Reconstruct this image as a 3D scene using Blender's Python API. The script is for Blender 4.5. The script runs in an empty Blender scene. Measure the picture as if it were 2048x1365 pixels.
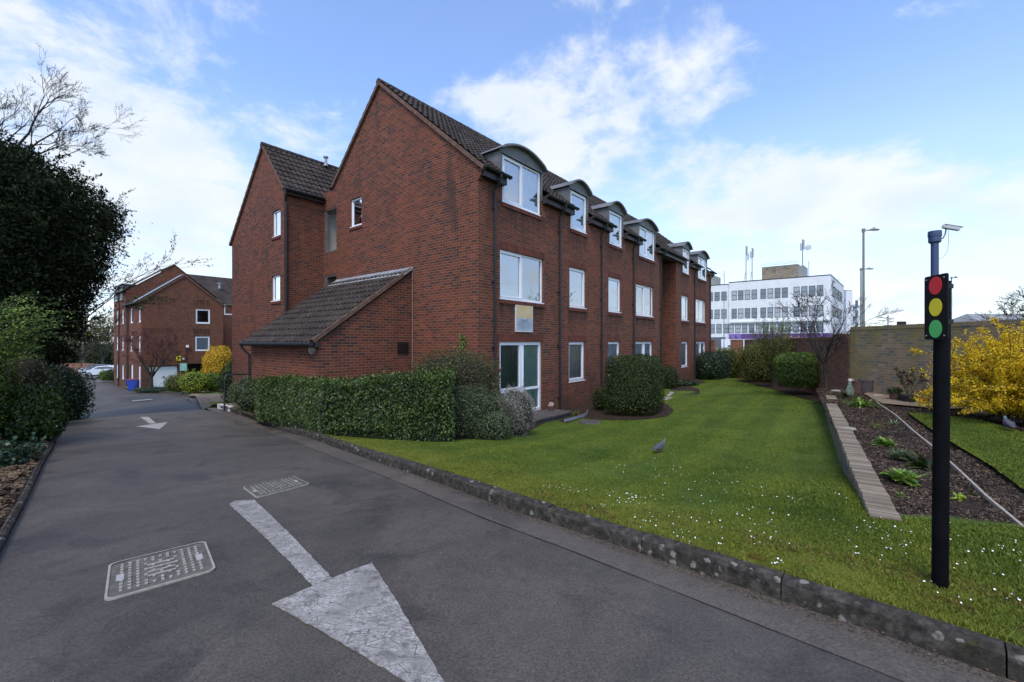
import bpy, math, random
import numpy as np
from mathutils import Vector, Matrix
from mathutils.geometry import delaunay_2d_cdt
R = math.radians
random.seed(7); rng = np.random.default_rng(7)
scene = bpy.context.scene
col = scene.collection
EYE = 1.6            # camera height over the road at its feet; the model is laid out relative to the eye and lifted at the end
# ---------------------------------------------------------------- camera, sky, sun, exposure
cam_d = bpy.data.cameras.new('camera'); cam = bpy.data.objects.new('camera', cam_d); col.objects.link(cam)
cam.location = (0, 0, 0); cam.rotation_euler = (R(90), 0, 0)
cam_d.sensor_width = 36; cam_d.lens = 36*868/2048
cam_d.shift_y = 0.0007; cam_d.clip_start = .05; cam_d.clip_end = 3000
scene.camera = cam
scene.view_settings.view_transform = 'Standard'; scene.view_settings.look = 'None'
scene.view_settings.exposure = 0.37; scene.view_settings.gamma = 1; scene.view_settings.use_curve_mapping = False
SUN_EL, SUN_AZ = 54, -168        # azimuth clockwise from +Y (the way the camera looks); negative = to the left
SUN_STRENGTH, SKY_STRENGTH = 1.9, 0.10
sd = bpy.data.lights.new('sun', 'SUN'); sun = bpy.data.objects.new('sun', sd); col.objects.link(sun)
sd.energy = SUN_STRENGTH; sd.angle = R(24); sd.color = (1, .93, .82)
dirv = Vector((math.sin(R(SUN_AZ))*math.cos(R(SUN_EL)), math.cos(R(SUN_AZ))*math.cos(R(SUN_EL)), math.sin(R(SUN_EL))))
sun.rotation_euler = dirv.to_track_quat('Z', 'Y').to_euler()

class NT:
    """tiny node-tree helper"""
    def __init__(s, nt): s.nt = nt
    def n(s, t, **k):
        nd = s.nt.nodes.new(t)
        for a, b in k.items():
            if a.startswith('i_'): s.set(nd, a[2:], b)
            else: setattr(nd, a, b)
        return nd
    def set(s, nd, key, val):
        key = int(key) if key.isdigit() else key.replace('_', ' ')
        sk = nd.inputs[key]
        if isinstance(val, bpy.types.NodeSocket): s.nt.links.new(val, sk)
        else: sk.default_value = val
    def l(s, a, b): s.nt.links.new(a, b)
    def math(s, op, a, b=None, c=None, clamp=False):
        nd = s.n('ShaderNodeMath', operation=op, use_clamp=clamp)
        for i, x in enumerate((a, b, c)):
            if x is not None: s.set(nd, str(i), x)
        return nd.outputs[0]
    def vm(s, op, a, b=None, sc=None):
        nd = s.n('ShaderNodeVectorMath', operation=op); s.set(nd, '0', a)
        if b is not None: s.set(nd, '1', b)
        if sc is not None: s.set(nd, 'Scale', sc)
        return nd
    def mix(s, f, a, b, mode='MIX'):
        nd = s.n('ShaderNodeMix', data_type='RGBA', blend_type=mode)
        s.set(nd, '0', f); s.set(nd, '6', a); s.set(nd, '7', b); return nd.outputs[2]
    def ramp(s, f, stops, interp='LINEAR'):
        nd = s.n('ShaderNodeValToRGB'); cr = nd.color_ramp; cr.interpolation = interp
        while len(cr.elements) < len(stops): cr.elements.new(.5)
        for e, (p, c) in zip(cr.elements, stops): e.position = p; e.color = tuple(c)+(1,) if len(c) == 3 else c
        s.l(f, nd.inputs[0]); return nd.outputs[0]
    def noise(s, vec, scale, detail=4, rough=.55, dist=0):
        nd = s.n('ShaderNodeTexNoise'); s.set(nd, 'Vector', vec)
        nd.inputs['Scale'].default_value = scale; nd.inputs['Detail'].default_value = detail
        nd.inputs['Roughness'].default_value = rough; nd.inputs['Distortion'].default_value = dist
        return nd.outputs['Fac']
    def mr(s, v, a, b, c=0., d=1., smooth=True):
        nd = s.n('ShaderNodeMapRange'); nd.interpolation_type = 'SMOOTHSTEP' if smooth else 'LINEAR'
        for k, x in zip('01234', (v, a, b, c, d)): s.set(nd, k, x)
        return nd.outputs[0]

def make_world():
    w = bpy.data.worlds.new('World'); scene.world = w; w.use_nodes = True
    t = w.node_tree; t.nodes.clear(); k = NT(t)
    sky = k.n('ShaderNodeTexSky', sky_type='NISHITA'); sky.sun_disc = False
    sky.sun_elevation = R(SUN_EL); sky.sun_rotation = R(SUN_AZ); sky.air_density = 1.0; sky.dust_density = .6; sky.ozone_density = 2.5
    tc = k.n('ShaderNodeTexCoord').outputs['Generated']
    sep = k.n('ShaderNodeSeparateXYZ'); k.l(tc, sep.inputs[0])
    z = k.math('MAXIMUM', sep.outputs[2], 0.0)
    # cloud sheet coordinates (a flat layer far overhead) blended with the plain direction so clouds keep size low down
    inv = k.math('DIVIDE', 1.0, k.math('ADD', z, .38))
    pl = k.vm('SCALE', tc, sc=inv).outputs[0]
    n1 = k.noise(pl, 3.4, 8, .60, .5)
    n2 = k.noise(k.vm('ADD', pl, (3.1, 7.7, 0)).outputs[0], 10.5, 6, .62, .3)
    dens = k.math('ADD', k.math('MULTIPLY', n1, .62), k.math('MULTIPLY', n2, .38))
    # where the cloud banks lie: (photo column, row, radius, amount) turned into sky directions
    banks = [(1100, 215, .20, .12), (950, 185, .13, .10), (1390, 110, .19, .17), (1010, 290, .16, .08), (1180, 310, .2, .10), (1530, 385, .24, .16), (1700, 330, .14, .08),
             (1440, 330, .15, .12), (1740, 395, .14, .13), (60, 40, .32, .06), (230, 90, .22, .03), (200, 330, .40, .10), (480, 260, .17, .10), (620, 260, .14, .04),
             (300, 480, .36, .12), (1900, 600, .5, .08), (1180, 20, .11, .10), (1860, 175, .09, .08), (480, 10, .12, .05),
             (1760, 185, .06, .07), (1990, 395, .12, .09), (1095, 108, .07, .08), (1370, 240, .06, .06), (1375, 440, .06, .06), (1850, 20, .10, .05),
             (760, 60, .3, -.14), (620, 170, .14, -.06), (1750, 60, .34, -.12), (1680, 250, .2, -.09), (1450, 10, .2, -.08), (1900, 290, .2, -.09), (960, 60, .16, -.10), (1290, 40, .1, -.06), (380, 150, .12, -.04)]
    tot = None
    for px, py, r, a in banks:
        d = Vector(((px-1024)/868, 1, (684-py)/868)).normalized()
        dist = k.vm('LENGTH', k.vm('MULTIPLY', k.vm('SUBTRACT', tc, tuple(d)).outputs[0], (1, 1, 1.7)).outputs[0]).outputs['Value']
        m = k.mr(dist, r*1.25, 0.0, 0.0, a)
        tot = m if tot is None else k.math('ADD', tot, m)
    dens = k.math('ADD', dens, tot)
    fac = k.mr(dens, .49, .71)
    hor = k.mr(sep.outputs[2], .50, .0, .06, .66)       # thin high haze thickens towards the horizon
    fac2 = k.math('SUBTRACT', 1.0, k.math('MULTIPLY', k.math('SUBTRACT', 1.0, fac), k.math('SUBTRACT', 1.0, hor)))
    base = k.mix(1.0, sky.outputs[0], (2.15, 2.30, 2.6, 1), 'MULTIPLY')
    shade = k.noise(pl, 5., 4, .5)
    cc = k.mix(k.mr(shade, .3, .7), (6.4, 7.1, 8.0, 1), (7.5, 7.8, 8.1, 1))
    c = k.mix(k.math('MULTIPLY', fac2, .93), base, cc)
    bg = k.n('ShaderNodeBackground'); k.l(c, bg.inputs[0]); bg.inputs[1].default_value = SKY_STRENGTH
    out = k.n('ShaderNodeOutputWorld'); k.l(bg.outputs[0], out.inputs[0])
make_world()

# ---------------------------------------------------------------- frames
F = 868.0
Cx, Cy = -.8994, 11.3965                       # main building corner
ang = math.atan(701/868); dR = Vector((math.sin(ang), math.cos(ang), 0)); dL = Vector((-dR.y, dR.x, 0))
def W(u, v, z): return Vector((Cx, Cy, 0)) + dR*u + dL*v + Vector((0, 0, z))
def P(px, py, d): return Vector(((px-1024)/F*d, d, (684-py)/F*d))

# ground heights (x, depth, z below the eye)
_cp = []
def _g(px, py, z): d = F*(-z)/(py-684); _cp.append(((px-1024)/F*d, d, z))
for x, y, z in [(0,0,-1.6),(3,1.2,-1.6),(-4,1,-1.62),(-9,0,-1.7),(6,-3,-1.6),(0,-8,-1.55),(12,-6,-1.6),(-12,-8,-1.8),(0,4,-1.62)]: _cp.append((x,y,z))
for q in [(1250,1100,-1.6),(911,980,-1.66),(800,940,-1.78),(700,906,-1.95),(620,880,-2.03),(127,850,-2.15),(35,1000,-1.72),(0,1090,-1.65),
          (440,818,-2.12),(400,803,-2.7),(375,795,-3.2),(350,788,-4.1),(262,783,-4.3),(330,777,-4.1),(190,753,-4.75),(300,850,-2.12),
          (160,800,-2.75),(1880,1172,-1.57),(1740,1025,-1.68),(1700,972,-1.95),(1670,890,-2.03),(1651,822,-1.97),(1323,905,-2.12),
          (1460,765,-2.55),(1290,836,-2.33),(1070,878,-2.33),(880,890,-2.1),(1200,960,-1.92),(1600,790,-2.1),(1500,763,-2.4),(1400,762,-2.5),
          (1480,1080,-1.66),(1500,1000,-1.78),(1900,1050,-1.66)]: _g(*q)
for u, v, z in [(2,0,-2.44),(6,0,-2.44),(10,0,-2.47),(22,0,-2.6),(0,3,-2.35),(-2.9,5,-2.4),(0,10,-2.6),(10,10,-2.7),(-2,14,-2.9),(3,25,-3.4)]:
    p = W(u, v, z); _cp.append(tuple(p))
for x, y, z in [(12,8,-1.7),(13,14,-2.0),(20,30,-2.6),(60,80,-2.8),(-60,60,-5),(-60,10,-3),(-30,0,-2.2),(0,120,-5),(-60,120,-5),(150,100,-3),(-20,20,-3.0),(-17,9,-1.9),(-8,3,-1.55)]: _cp.append((x,y,z))
_cp = np.array(_cp)
def _k(r2): return np.sqrt(r2+4.0)
_A = _k(((_cp[:, None, :2]-_cp[None, :, :2])**2).sum(-1)); n_ = len(_cp)
_M = np.zeros((n_+3, n_+3)); _M[:n_, :n_] = _A - np.eye(n_)*.02; _M[:n_, n_] = 1; _M[:n_, n_+1:] = _cp[:, :2]; _M[n_:, :n_] = _M[:n_, n_:].T
_w = np.linalg.solve(_M, np.concatenate([_cp[:, 2], [0, 0, 0]]))
def G(xy):
    xy = np.atleast_2d(np.asarray(xy, float))[:, :2]; out = np.empty(len(xy))
    for i in range(0, len(xy), 20000):
        q = xy[i:i+20000]; K = _k(((q[:, None]-_cp[None, :, :2])**2).sum(-1))
        out[i:i+20000] = K@_w[:n_]+_w[n_]+q@_w[n_+1:]
    return np.clip(out, -5.2, -1.3)
def g(x, y): return float(G([(x, y)])[0])
LIFT = .11                                     # lawn and beds stand a kerb's height over the road
def gp(px, py, lift=0.0):
    """the ground point seen at photo pixel (px, py)"""
    k = (px-1024)/F; s = (684-py)/F
    ds = np.concatenate([np.linspace(1, 30, 1200), np.linspace(30.05, 120, 1200)])
    h = G(np.stack([k*ds, ds], 1))+lift-s*ds
    i = np.argmax(h > 0)
    if i == 0: i = len(ds)-1
    d = ds[i-1]+(ds[i]-ds[i-1])*(-h[i-1])/(h[i]-h[i-1]) if h[i] != h[i-1] else ds[i]
    return Vector((k*d, d, s*d))
def zR(x, y):                                   # the raised garden right of the low wall
    return -1.55 + .1*max(0, min(1, (y-7)/3.5)) * max(0, min(1, (x-6.5)/2.5))
def rp(px, py):
    z = -1.55
    for _ in range(6):
        d = F*(-z)/(py-684); x = (px-1024)/F*d; z = zR(x, d)
    return Vector((x, d, z))

# ---------------------------------------------------------------- materials
def mat(name, color=(.5,.5,.5), rough=.7, metal=0, spec=.5, var=0., vscale=3., bump=0., bscale=40., coat=0.):
    m = bpy.data.materials.new(name); m.use_nodes = True; t = m.node_tree; k = NT(t)
    b = t.nodes['Principled BSDF']
    b.inputs['Base Color'].default_value = (*color, 1); b.inputs['Roughness'].default_value = rough
    b.inputs['Metallic'].default_value = metal; b.inputs['Specular IOR Level'].default_value = spec
    b.inputs['Coat Weight'].default_value = coat
    pos = k.n('ShaderNodeNewGeometry').outputs['Position']
    if var:
        f = k.noise(pos, vscale, 5, .6)
        lo = tuple(c*(1-var) for c in color); hi = tuple(min(1, c*(1+var)) for c in color)
        k.l(k.ramp(f, [(.3, lo), (.7, hi)]), b.inputs['Base Color'])
    if bump:
        bm = k.n('ShaderNodeBump'); bm.inputs['Strength'].default_value = bump; bm.inputs['Distance'].default_value = .02
        k.l(k.noise(pos, bscale, 4, .65), bm.inputs['Height']); k.l(bm.outputs[0], b.inputs['Normal'])
    return m

def brick_mat(name, c1, c2, mortar, dirt=(.035,.026,.02), swap=False, moss=None, dirt_amt=.6, w=.225, h=.075):
    m = bpy.data.materials.new(name); m.use_nodes = True; t = m.node_tree; k = NT(t); b = t.nodes['Principled BSDF']
    uv = k.n('ShaderNodeUVMap', uv_map='UVMap').outputs[0]; pos = k.n('ShaderNodeNewGeometry').outputs['Position']
    if swap:
        s = k.n('ShaderNodeSeparateXYZ'); k.l(uv, s.inputs[0]); cb = k.n('ShaderNodeCombineXYZ'); k.l(s.outputs[1], cb.inputs[0]); k.l(s.outputs[0], cb.inputs[1]); uv = cb.outputs[0]
    # a hair of wobble so courses are not ruler-straight
    nz = k.n('ShaderNodeTexNoise'); k.l(uv, nz.inputs['Vector']); nz.inputs['Scale'].default_value = 6.
    wob = k.vm('SCALE', k.vm('SUBTRACT', nz.outputs['Color'], (.5, .5, .5)).outputs[0], sc=.006).outputs[0]
    uvw = k.vm('ADD', uv, wob).outputs[0]
    br = k.n('ShaderNodeTexBrick'); k.l(uvw, br.inputs['Vector']); br.offset = .5
    for key, val in (('Scale', 1), ('Brick Width', w), ('Row Height', h), ('Mortar Size', .0075), ('Mortar Smooth', .25), ('Bias', -.1)): br.inputs[key].default_value = val
    br.inputs['Color1'].default_value = (*c1, 1); br.inputs['Color2'].default_value = (*c2, 1); br.inputs['Mortar'].default_value = (*mortar, 1)
    # a few burnt headers: coarse value noise sampled per brick size
    mp = k.n('ShaderNodeMapping'); k.l(uv, mp.inputs[0]); mp.inputs['Scale'].default_value = (1/w, 1/h, 1)
    sx_ = k.n('ShaderNodeSeparateXYZ'); k.l(mp.outputs[0], sx_.inputs[0])
    row = k.math('FLOOR', sx_.outputs[1]); ev = k.math('SUBTRACT', 1.0, k.math('ABSOLUTE', k.math('MODULO', row, 2.0)))
    colm = k.math('FLOOR', k.math('ADD', sx_.outputs[0], k.math('MULTIPLY', ev, .5)))
    cbx = k.n('ShaderNodeCombineXYZ'); k.l(colm, cbx.inputs[0]); k.l(row, cbx.inputs[1])
    wn = k.n('ShaderNodeTexWhiteNoise', noise_dimensions='2D'); k.l(cbx.outputs[0], wn.inputs['Vector'])
    n3 = k.noise(mp.outputs[0], .12, 3, .6)
    notm = k.math('SUBTRACT', 1.0, br.outputs['Fac'])
    dk = k.math('MULTIPLY', k.mr(k.math('ADD', wn.outputs['Value'], k.math('MULTIPLY', n3, .5)), 1.0, 1.12), notm)
    lt = k.math('MULTIPLY', k.mr(wn.outputs['Value'], .28, .0), notm)
    c = k.mix(k.math('MULTIPLY', lt, .55), br.outputs['Color'], (min(1, c1[0]*1.45), c1[1]*1.55, c1[2]*1.4, 1))
    c = k.mix(k.math('MULTIPLY', dk, .75), c, (c1[0]*.26, c1[1]*.55, c1[2]*1.0, 1))
    sm = k.n('ShaderNodeMapping'); k.l(uv, sm.inputs[0]); sm.inputs['Scale'].default_value = (1.1, .28, 1)
    st = k.noise(sm.outputs[0], 1.3, 5, .6, .4)
    c = k.mix(k.math('MULTIPLY', k.mr(st, .50, .75), dirt_amt), c, (*dirt, 1))
    big = k.noise(pos, .55, 3, .5)
    c = k.mix(k.mr(big, .35, .7, 0, .22), c, (c1[0]*1.3, c1[1]*1.35, c1[2]*1.3, 1))
    if moss:
        mm = k.n('ShaderNodeMapping'); k.l(uv, mm.inputs[0]); mm.inputs['Scale'].default_value = (.8, .35, 1)
        c = k.mix(k.math('MULTIPLY', k.mr(k.noise(mm.outputs[0], 1.6, 5, .6), .40, .66), .62), c, (*moss, 1))
    if name == 'red_brick':      # rain streaks under the sills of the long front, and splashed, damp brick low down
        s2 = k.n('ShaderNodeSeparateXYZ'); k.l(uv, s2.inputs[0]); uu = k.math('SUBTRACT', s2.outputs[0], 8.30); zz_ = s2.outputs[1]
        fr_ = k.mr(k.vm('DOT_PRODUCT', k.n('ShaderNodeNewGeometry').outputs['Normal'], tuple(dL)).outputs['Value'], -.6, -.8); fr_ = k.math('MAXIMUM', fr_, k.mr(k.vm('DOT_PRODUCT', k.n('ShaderNodeNewGeometry').outputs['Normal'], tuple(dL)).outputs['Value'], .6, .8))
        band = None
        for a_, b_ in ((.8,3.1),(4.5,5.8),(7.4,8.8),(10.1,12.5),(16.4,17.8),(19.1,21.4)):
            q_ = k.math('MULTIPLY', k.mr(uu, a_-.12, a_+.12), k.mr(uu, b_+.12, b_-.12)); band = q_ if band is None else k.math('ADD', band, q_)
        hz_ = k.math('ADD', k.math('MULTIPLY', k.mr(zz_, 2.75, 3.85), k.mr(zz_, 3.98, 3.9)), k.math('MULTIPLY', k.mr(zz_, .25, 1.1), k.mr(zz_, 1.25, 1.15)))
        ms = k.n('ShaderNodeMapping'); k.l(uv, ms.inputs[0]); ms.inputs['Scale'].default_value = (3.2, .35, 1)
        stn = k.mr(k.noise(ms.outputs[0], 1.6, 5, .65), .36, .62, .25, 1.)
        c = k.mix(k.math('MULTIPLY', k.math('MULTIPLY', k.math('MULTIPLY', band, hz_), stn), k.math('MULTIPLY', fr_, .72)), c, (.032,.020,.014, 1))
        low = k.math('MULTIPLY', k.mr(zz_, -1.35, -2.3), k.mr(k.noise(pos, 1.8, 5, .65), .35, .65, .2, 1.)); c = k.mix(k.math('MULTIPLY', low, .6), c, (.05,.042,.026, 1))
    k.l(c, b.inputs['Base Color']); b.inputs['Roughness'].default_value = .88; b.inputs['Specular IOR Level'].default_value = .25
    bm = k.n('ShaderNodeBump'); bm.inputs['Strength'].default_value = .55; bm.inputs['Distance'].default_value = .008
    hgt = k.math('ADD', k.math('SUBTRACT', 1.0, br.outputs['Fac']), k.math('MULTIPLY', k.noise(pos, 55, 3, .6), .5))
    k.l(hgt, bm.inputs['Height']); k.l(bm.outputs[0], b.inputs['Normal'])
    return m

def leaf_mat(name, cols, rough=.5, spec=.35, trans=.18, clump=1.2):
    """cols: three leaf colours, dark to light, picked leaf by leaf"""
    m = bpy.data.materials.new(name); m.use_nodes = True; t = m.node_tree; k = NT(t); b = t.nodes['Principled BSDF']
    geo = k.n('ShaderNodeNewGeometry')
    f = k.math('ADD', k.math('MULTIPLY', geo.outputs['Random Per Island'], .6), k.math('MULTIPLY', k.noise(geo.outputs['Position'], clump, 3, .6), .5))
    c = k.ramp(f, [(.2, cols[0]), (.52, cols[1]), (.85, cols[2])])
    if name == 'grass_blade': c = turf_tone(k, geo.outputs['Position'], c)
    k.l(c, b.inputs['Base Color']); b.inputs['Roughness'].default_value = rough; b.inputs['Specular IOR Level'].default_value = spec
    if trans:
        tr = k.n('ShaderNodeBsdfTranslucent'); k.l(c, tr.inputs[0]); mx = k.n('ShaderNodeMixShader'); mx.inputs[0].default_value = trans
        k.l(b.outputs[0], mx.inputs[1]); k.l(tr.outputs[0], mx.inputs[2]); k.l(mx.outputs[0], t.nodes['Material Output'].inputs[0])
    return m

def glass_mat(name, refl=.5, tint=(.9,.95,.95)):
    m = bpy.data.materials.new(name); m.use_nodes = True; t = m.node_tree; t.nodes.clear(); k = NT(t)
    gl = k.n('ShaderNodeBsdfGlossy'); gl.inputs['Roughness'].default_value = .015; gl.inputs['Color'].default_value = (.93,.96,1,1)
    tr = k.n('ShaderNodeBsdfTransparent'); tr.inputs[0].default_value = (*tint, 1)
    lw = k.n('ShaderNodeLayerWeight'); lw.inputs[0].default_value = .35
    f = k.math('ADD', k.math('MULTIPLY', lw.outputs['Fresnel'], .9), refl, clamp=True)
    pos = k.n('ShaderNodeNewGeometry').outputs['Position']
    bm = k.n('ShaderNodeBump'); bm.inputs['Strength'].default_value = .06; bm.inputs['Distance'].default_value = .02
    k.l(k.noise(pos, 1.7, 2, .5), bm.inputs['Height']); k.l(bm.outputs[0], gl.inputs['Normal'])
    mx = k.n('ShaderNodeMixShader'); k.l(f, mx.inputs[0]); k.l(tr.outputs[0], mx.inputs[1]); k.l(gl.outputs[0], mx.inputs[2])
    o = k.n('ShaderNodeOutputMaterial'); k.l(mx.outputs[0], o.inputs[0]); return m

def asphalt_mat(name, base, light, speck=.5):
    m = bpy.data.materials.new(name); m.use_nodes = True; t = m.node_tree; k = NT(t); b = t.nodes['Principled BSDF']
    pos = k.n('ShaderNodeNewGeometry').outputs['Position']
    fine = k.noise(pos, 75, 4, .75); mid = k.noise(pos, 9, 4, .6); big = k.noise(pos, .55, 5, .6, .6)
    mp = k.n('ShaderNodeMapping'); k.l(pos, mp.inputs[0]); mp.inputs['Rotation'].default_value = (0, 0, R(-20)); mp.inputs['Scale'].default_value = (.25, 1.3, 1)
    strk = k.noise(mp.outputs[0], 1.0, 5, .55, .5)
    c = k.mix(k.mr(big, .34, .68), (*base, 1), (*light, 1))
    c = k.mix(k.mr(strk, .56, .8, 0, .45), c, (light[0]*1.35, light[1]*1.34, light[2]*1.3, 1))
    bl_ = k.noise(k.vm('ADD', pos, (9.3, 4.1, 0)).outputs[0], 1.25, 6, .62, .8)
    c = k.mix(k.mr(bl_, .50, .66, 0, .55), c, (base[0]*.42, base[1]*.43, base[2]*.45, 1))
    c = k.mix(k.mr(mid, .42, .72, 0, .3), c, (base[0]*.55, base[1]*.55, base[2]*.55, 1))
    c = k.mix(k.mr(fine, .30, .72, .0, .8), k.mix(1., c, (.55, .55, .55, 1), 'MULTIPLY'), k.mix(1., c, (1.7, 1.66, 1.62, 1), 'MULTIPLY'))
    vo = k.n('ShaderNodeTexVoronoi'); k.l(pos, vo.inputs['Vector']); vo.inputs['Scale'].default_value = 38
    c = k.mix(k.math('MULTIPLY', k.mr(vo.outputs['Distance'], .13, .05), k.mr(k.noise(pos, 30, 1, .5), .56, .66)), c, (.30, .26, .22, 1))
    k.l(c, b.inputs['Base Color']); b.inputs['Roughness'].default_value = .62; b.inputs['Specular IOR Level'].default_value = .5
    bm = k.n('ShaderNodeBump'); bm.inputs['Strength'].default_value = speck; bm.inputs['Distance'].default_value = .006
    k.l(k.math('ADD', fine, k.math('MULTIPLY', vo.outputs['Distance'], .6)), bm.inputs['Height']); k.l(bm.outputs[0], b.inputs['Normal']); return m

def mottled(name, stops, scale, detail=8, rough=.9, bump=.6, bscale=60, dist=.02, scale2=None, spec=.2):
    m = bpy.data.materials.new(name); m.use_nodes = True; t = m.node_tree; k = NT(t); b = t.nodes['Principled BSDF']
    pos = k.n('ShaderNodeNewGeometry').outputs['Position']
    f = k.noise(pos, scale, detail, .68)
    if scale2: f = k.math('ADD', k.math('MULTIPLY', f, .5), k.math('MULTIPLY', k.noise(pos, scale2, 5, .6), .5))
    k.l(k.ramp(f, stops), b.inputs['Base Color']); b.inputs['Roughness'].default_value = rough; b.inputs['Specular IOR Level'].default_value = spec
    bm = k.n('ShaderNodeBump'); bm.inputs['Strength'].default_value = bump; bm.inputs['Distance'].default_value = dist
    k.l(k.noise(pos, bscale, 5, .7), bm.inputs['Height']); k.l(bm.outputs[0], b.inputs['Normal']); return m

def turf_tone(k, pos, c):
    """mowing stripes, darker damp patches and the yellow mossy band beside the drive (colour of the turf itself)"""
    mp = k.n('ShaderNodeMapping'); k.l(pos, mp.inputs[0]); mp.inputs['Rotation'].default_value = (0, 0, R(35))
    wv = k.n('ShaderNodeTexWave'); k.l(mp.outputs[0], wv.inputs['Vector']); wv.inputs['Scale'].default_value = .30; wv.inputs['Distortion'].default_value = 1.6; wv.inputs['Detail Scale'].default_value = .5
    c = k.mix(k.mr(wv.outputs['Fac'], .25, .75, 0, .42), c, k.mix(1., c, (1.5, 1.30, 1.15, 1), 'MULTIPLY'))
    c = k.mix(k.mr(k.noise(pos, .7, 5, .62), .42, .66, 0, .55), c, k.mix(1., c, (.55, .66, .6, 1), 'MULTIPLY'))
    s = k.n('ShaderNodeSeparateXYZ'); k.l(pos, s.inputs[0])
    dist = k.math('ADD', k.math('MULTIPLY', k.math('SUBTRACT', s.outputs[0], 2.4), .726), k.math('MULTIPLY', k.math('SUBTRACT', s.outputs[1], 2.04), .688))
    near = k.mr(dist, 1.6, .0)
    n = k.noise(pos, 2.6, 5, .68)
    c = k.mix(k.math('MULTIPLY', near, k.mr(n, .38, .62, .25, .8)), c, (.22, .225, .035, 1))
    return k.mix(k.math('MULTIPLY', k.mr(dist, .9, .0), k.mr(k.noise(pos, 5.5, 4, .6), .56, .68, 0, .75)), c, (.13, .075, .02, 1))
def lawn_mat(name, moss=True):
    m = bpy.data.materials.new(name); m.use_nodes = True; t = m.node_tree; k = NT(t); b = t.nodes['Principled BSDF']
    pos = k.n('ShaderNodeNewGeometry').outputs['Position']
    f = k.math('ADD', k.math('MULTIPLY', k.noise(pos, 130, 3, .7), .55), k.math('MULTIPLY', k.noise(pos, 3.0, 5, .65), .45))
    c = k.ramp(f, [(.32, (.036, .060, .009)), (.5, (.076, .120, .015)), (.68, (.13, .172, .024))])
    k.l(turf_tone(k, pos, c), b.inputs['Base Color']); b.inputs['Roughness'].default_value = .85; b.inputs['Specular IOR Level'].default_value = .15
    bm = k.n('ShaderNodeBump'); bm.inputs['Strength'].default_value = .8; bm.inputs['Distance'].default_value = .02
    k.l(k.noise(pos, 90, 4, .7), bm.inputs['Height']); k.l(bm.outputs[0], b.inputs['Normal']); return m

M = {}
M['brick'] = brick_mat('red_brick', (.165,.045,.024), (.095,.027,.016), (.20,.14,.095))
M['soldier'] = brick_mat('red_brick_on_end', (.15,.037,.021), (.088,.023,.015), (.12,.075,.055), swap=True, w=.225, h=.075)
M['wallbrick'] = brick_mat('brown_brick', (.32,.215,.125), (.225,.15,.093), (.36,.29,.2), moss=(.24,.20,.055), dirt_amt=.35)
M['wallred'] = brick_mat('old_red_brick', (.26,.11,.07), (.19,.08,.055), (.3,.2,.15), moss=None, dirt_amt=.5)
M['tile'] = mottled('brown_roof_tile', [(.3,(.018,.014,.012)),(.5,(.048,.037,.031)),(.66,(.085,.070,.055)),(.78,(.13,.125,.085))], 9, bump=.5, bscale=50, scale2=1.1, rough=.85)
M['verge'] = mottled('verge_mortar', [(.3,(.09,.05,.036)),(.7,(.19,.12,.085))], 5, bump=.3)
M['lead'] = mottled('lead_sheet', [(.3,(.085,.085,.082)),(.7,(.19,.187,.18))], 2.2, rough=.55, bump=.1, spec=.4)
M['flash'] = mottled('flashing', [(.3,(.22,.23,.24)),(.7,(.42,.43,.45))], 4, rough=.5, bump=.15, spec=.4)
M['white'] = mat('white_upvc', (.80,.81,.83), .35, var=.04, vscale=2)
M['blackpl'] = mat('black_plastic', (.012,.012,.014), .6, var=.3, vscale=6)
M['browntrim'] = mat('dark_brown_fascia', (.028,.018,.016), .5, var=.2)
M['glassA'] = glass_mat('window_glass', .36)
M['glassB'] = glass_mat('ground_window_glass', .15)
M['dark'] = mat('unlit_room', (.02,.02,.022), .9)
M['greenc'] = mat('green_curtain', (.46,.58,.50), .9, var=.1)
M['dimgreen'] = mat('dim_green_curtain', (.13,.17,.14), .9, var=.3)
M['net'] = mat('net_curtain', (.62,.64,.66), .9, var=.08)
M['beige'] = mat('beige_curtain', (.62,.54,.46), .9, var=.1)
M['blind'] = mat('grey_blind', (.6,.61,.64), .8, var=.1)
M['render'] = mottled('white_render', [(.3,(.66,.66,.67)),(.7,(.80,.80,.80))], .6, rough=.8, bump=.05)
M['asphalt'] = asphalt_mat('asphalt', (.056,.046,.036), (.098,.080,.062))
M['asphalt2'] = asphalt_mat('asphalt_edge', (.092,.075,.058), (.122,.098,.076), .8)
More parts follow.
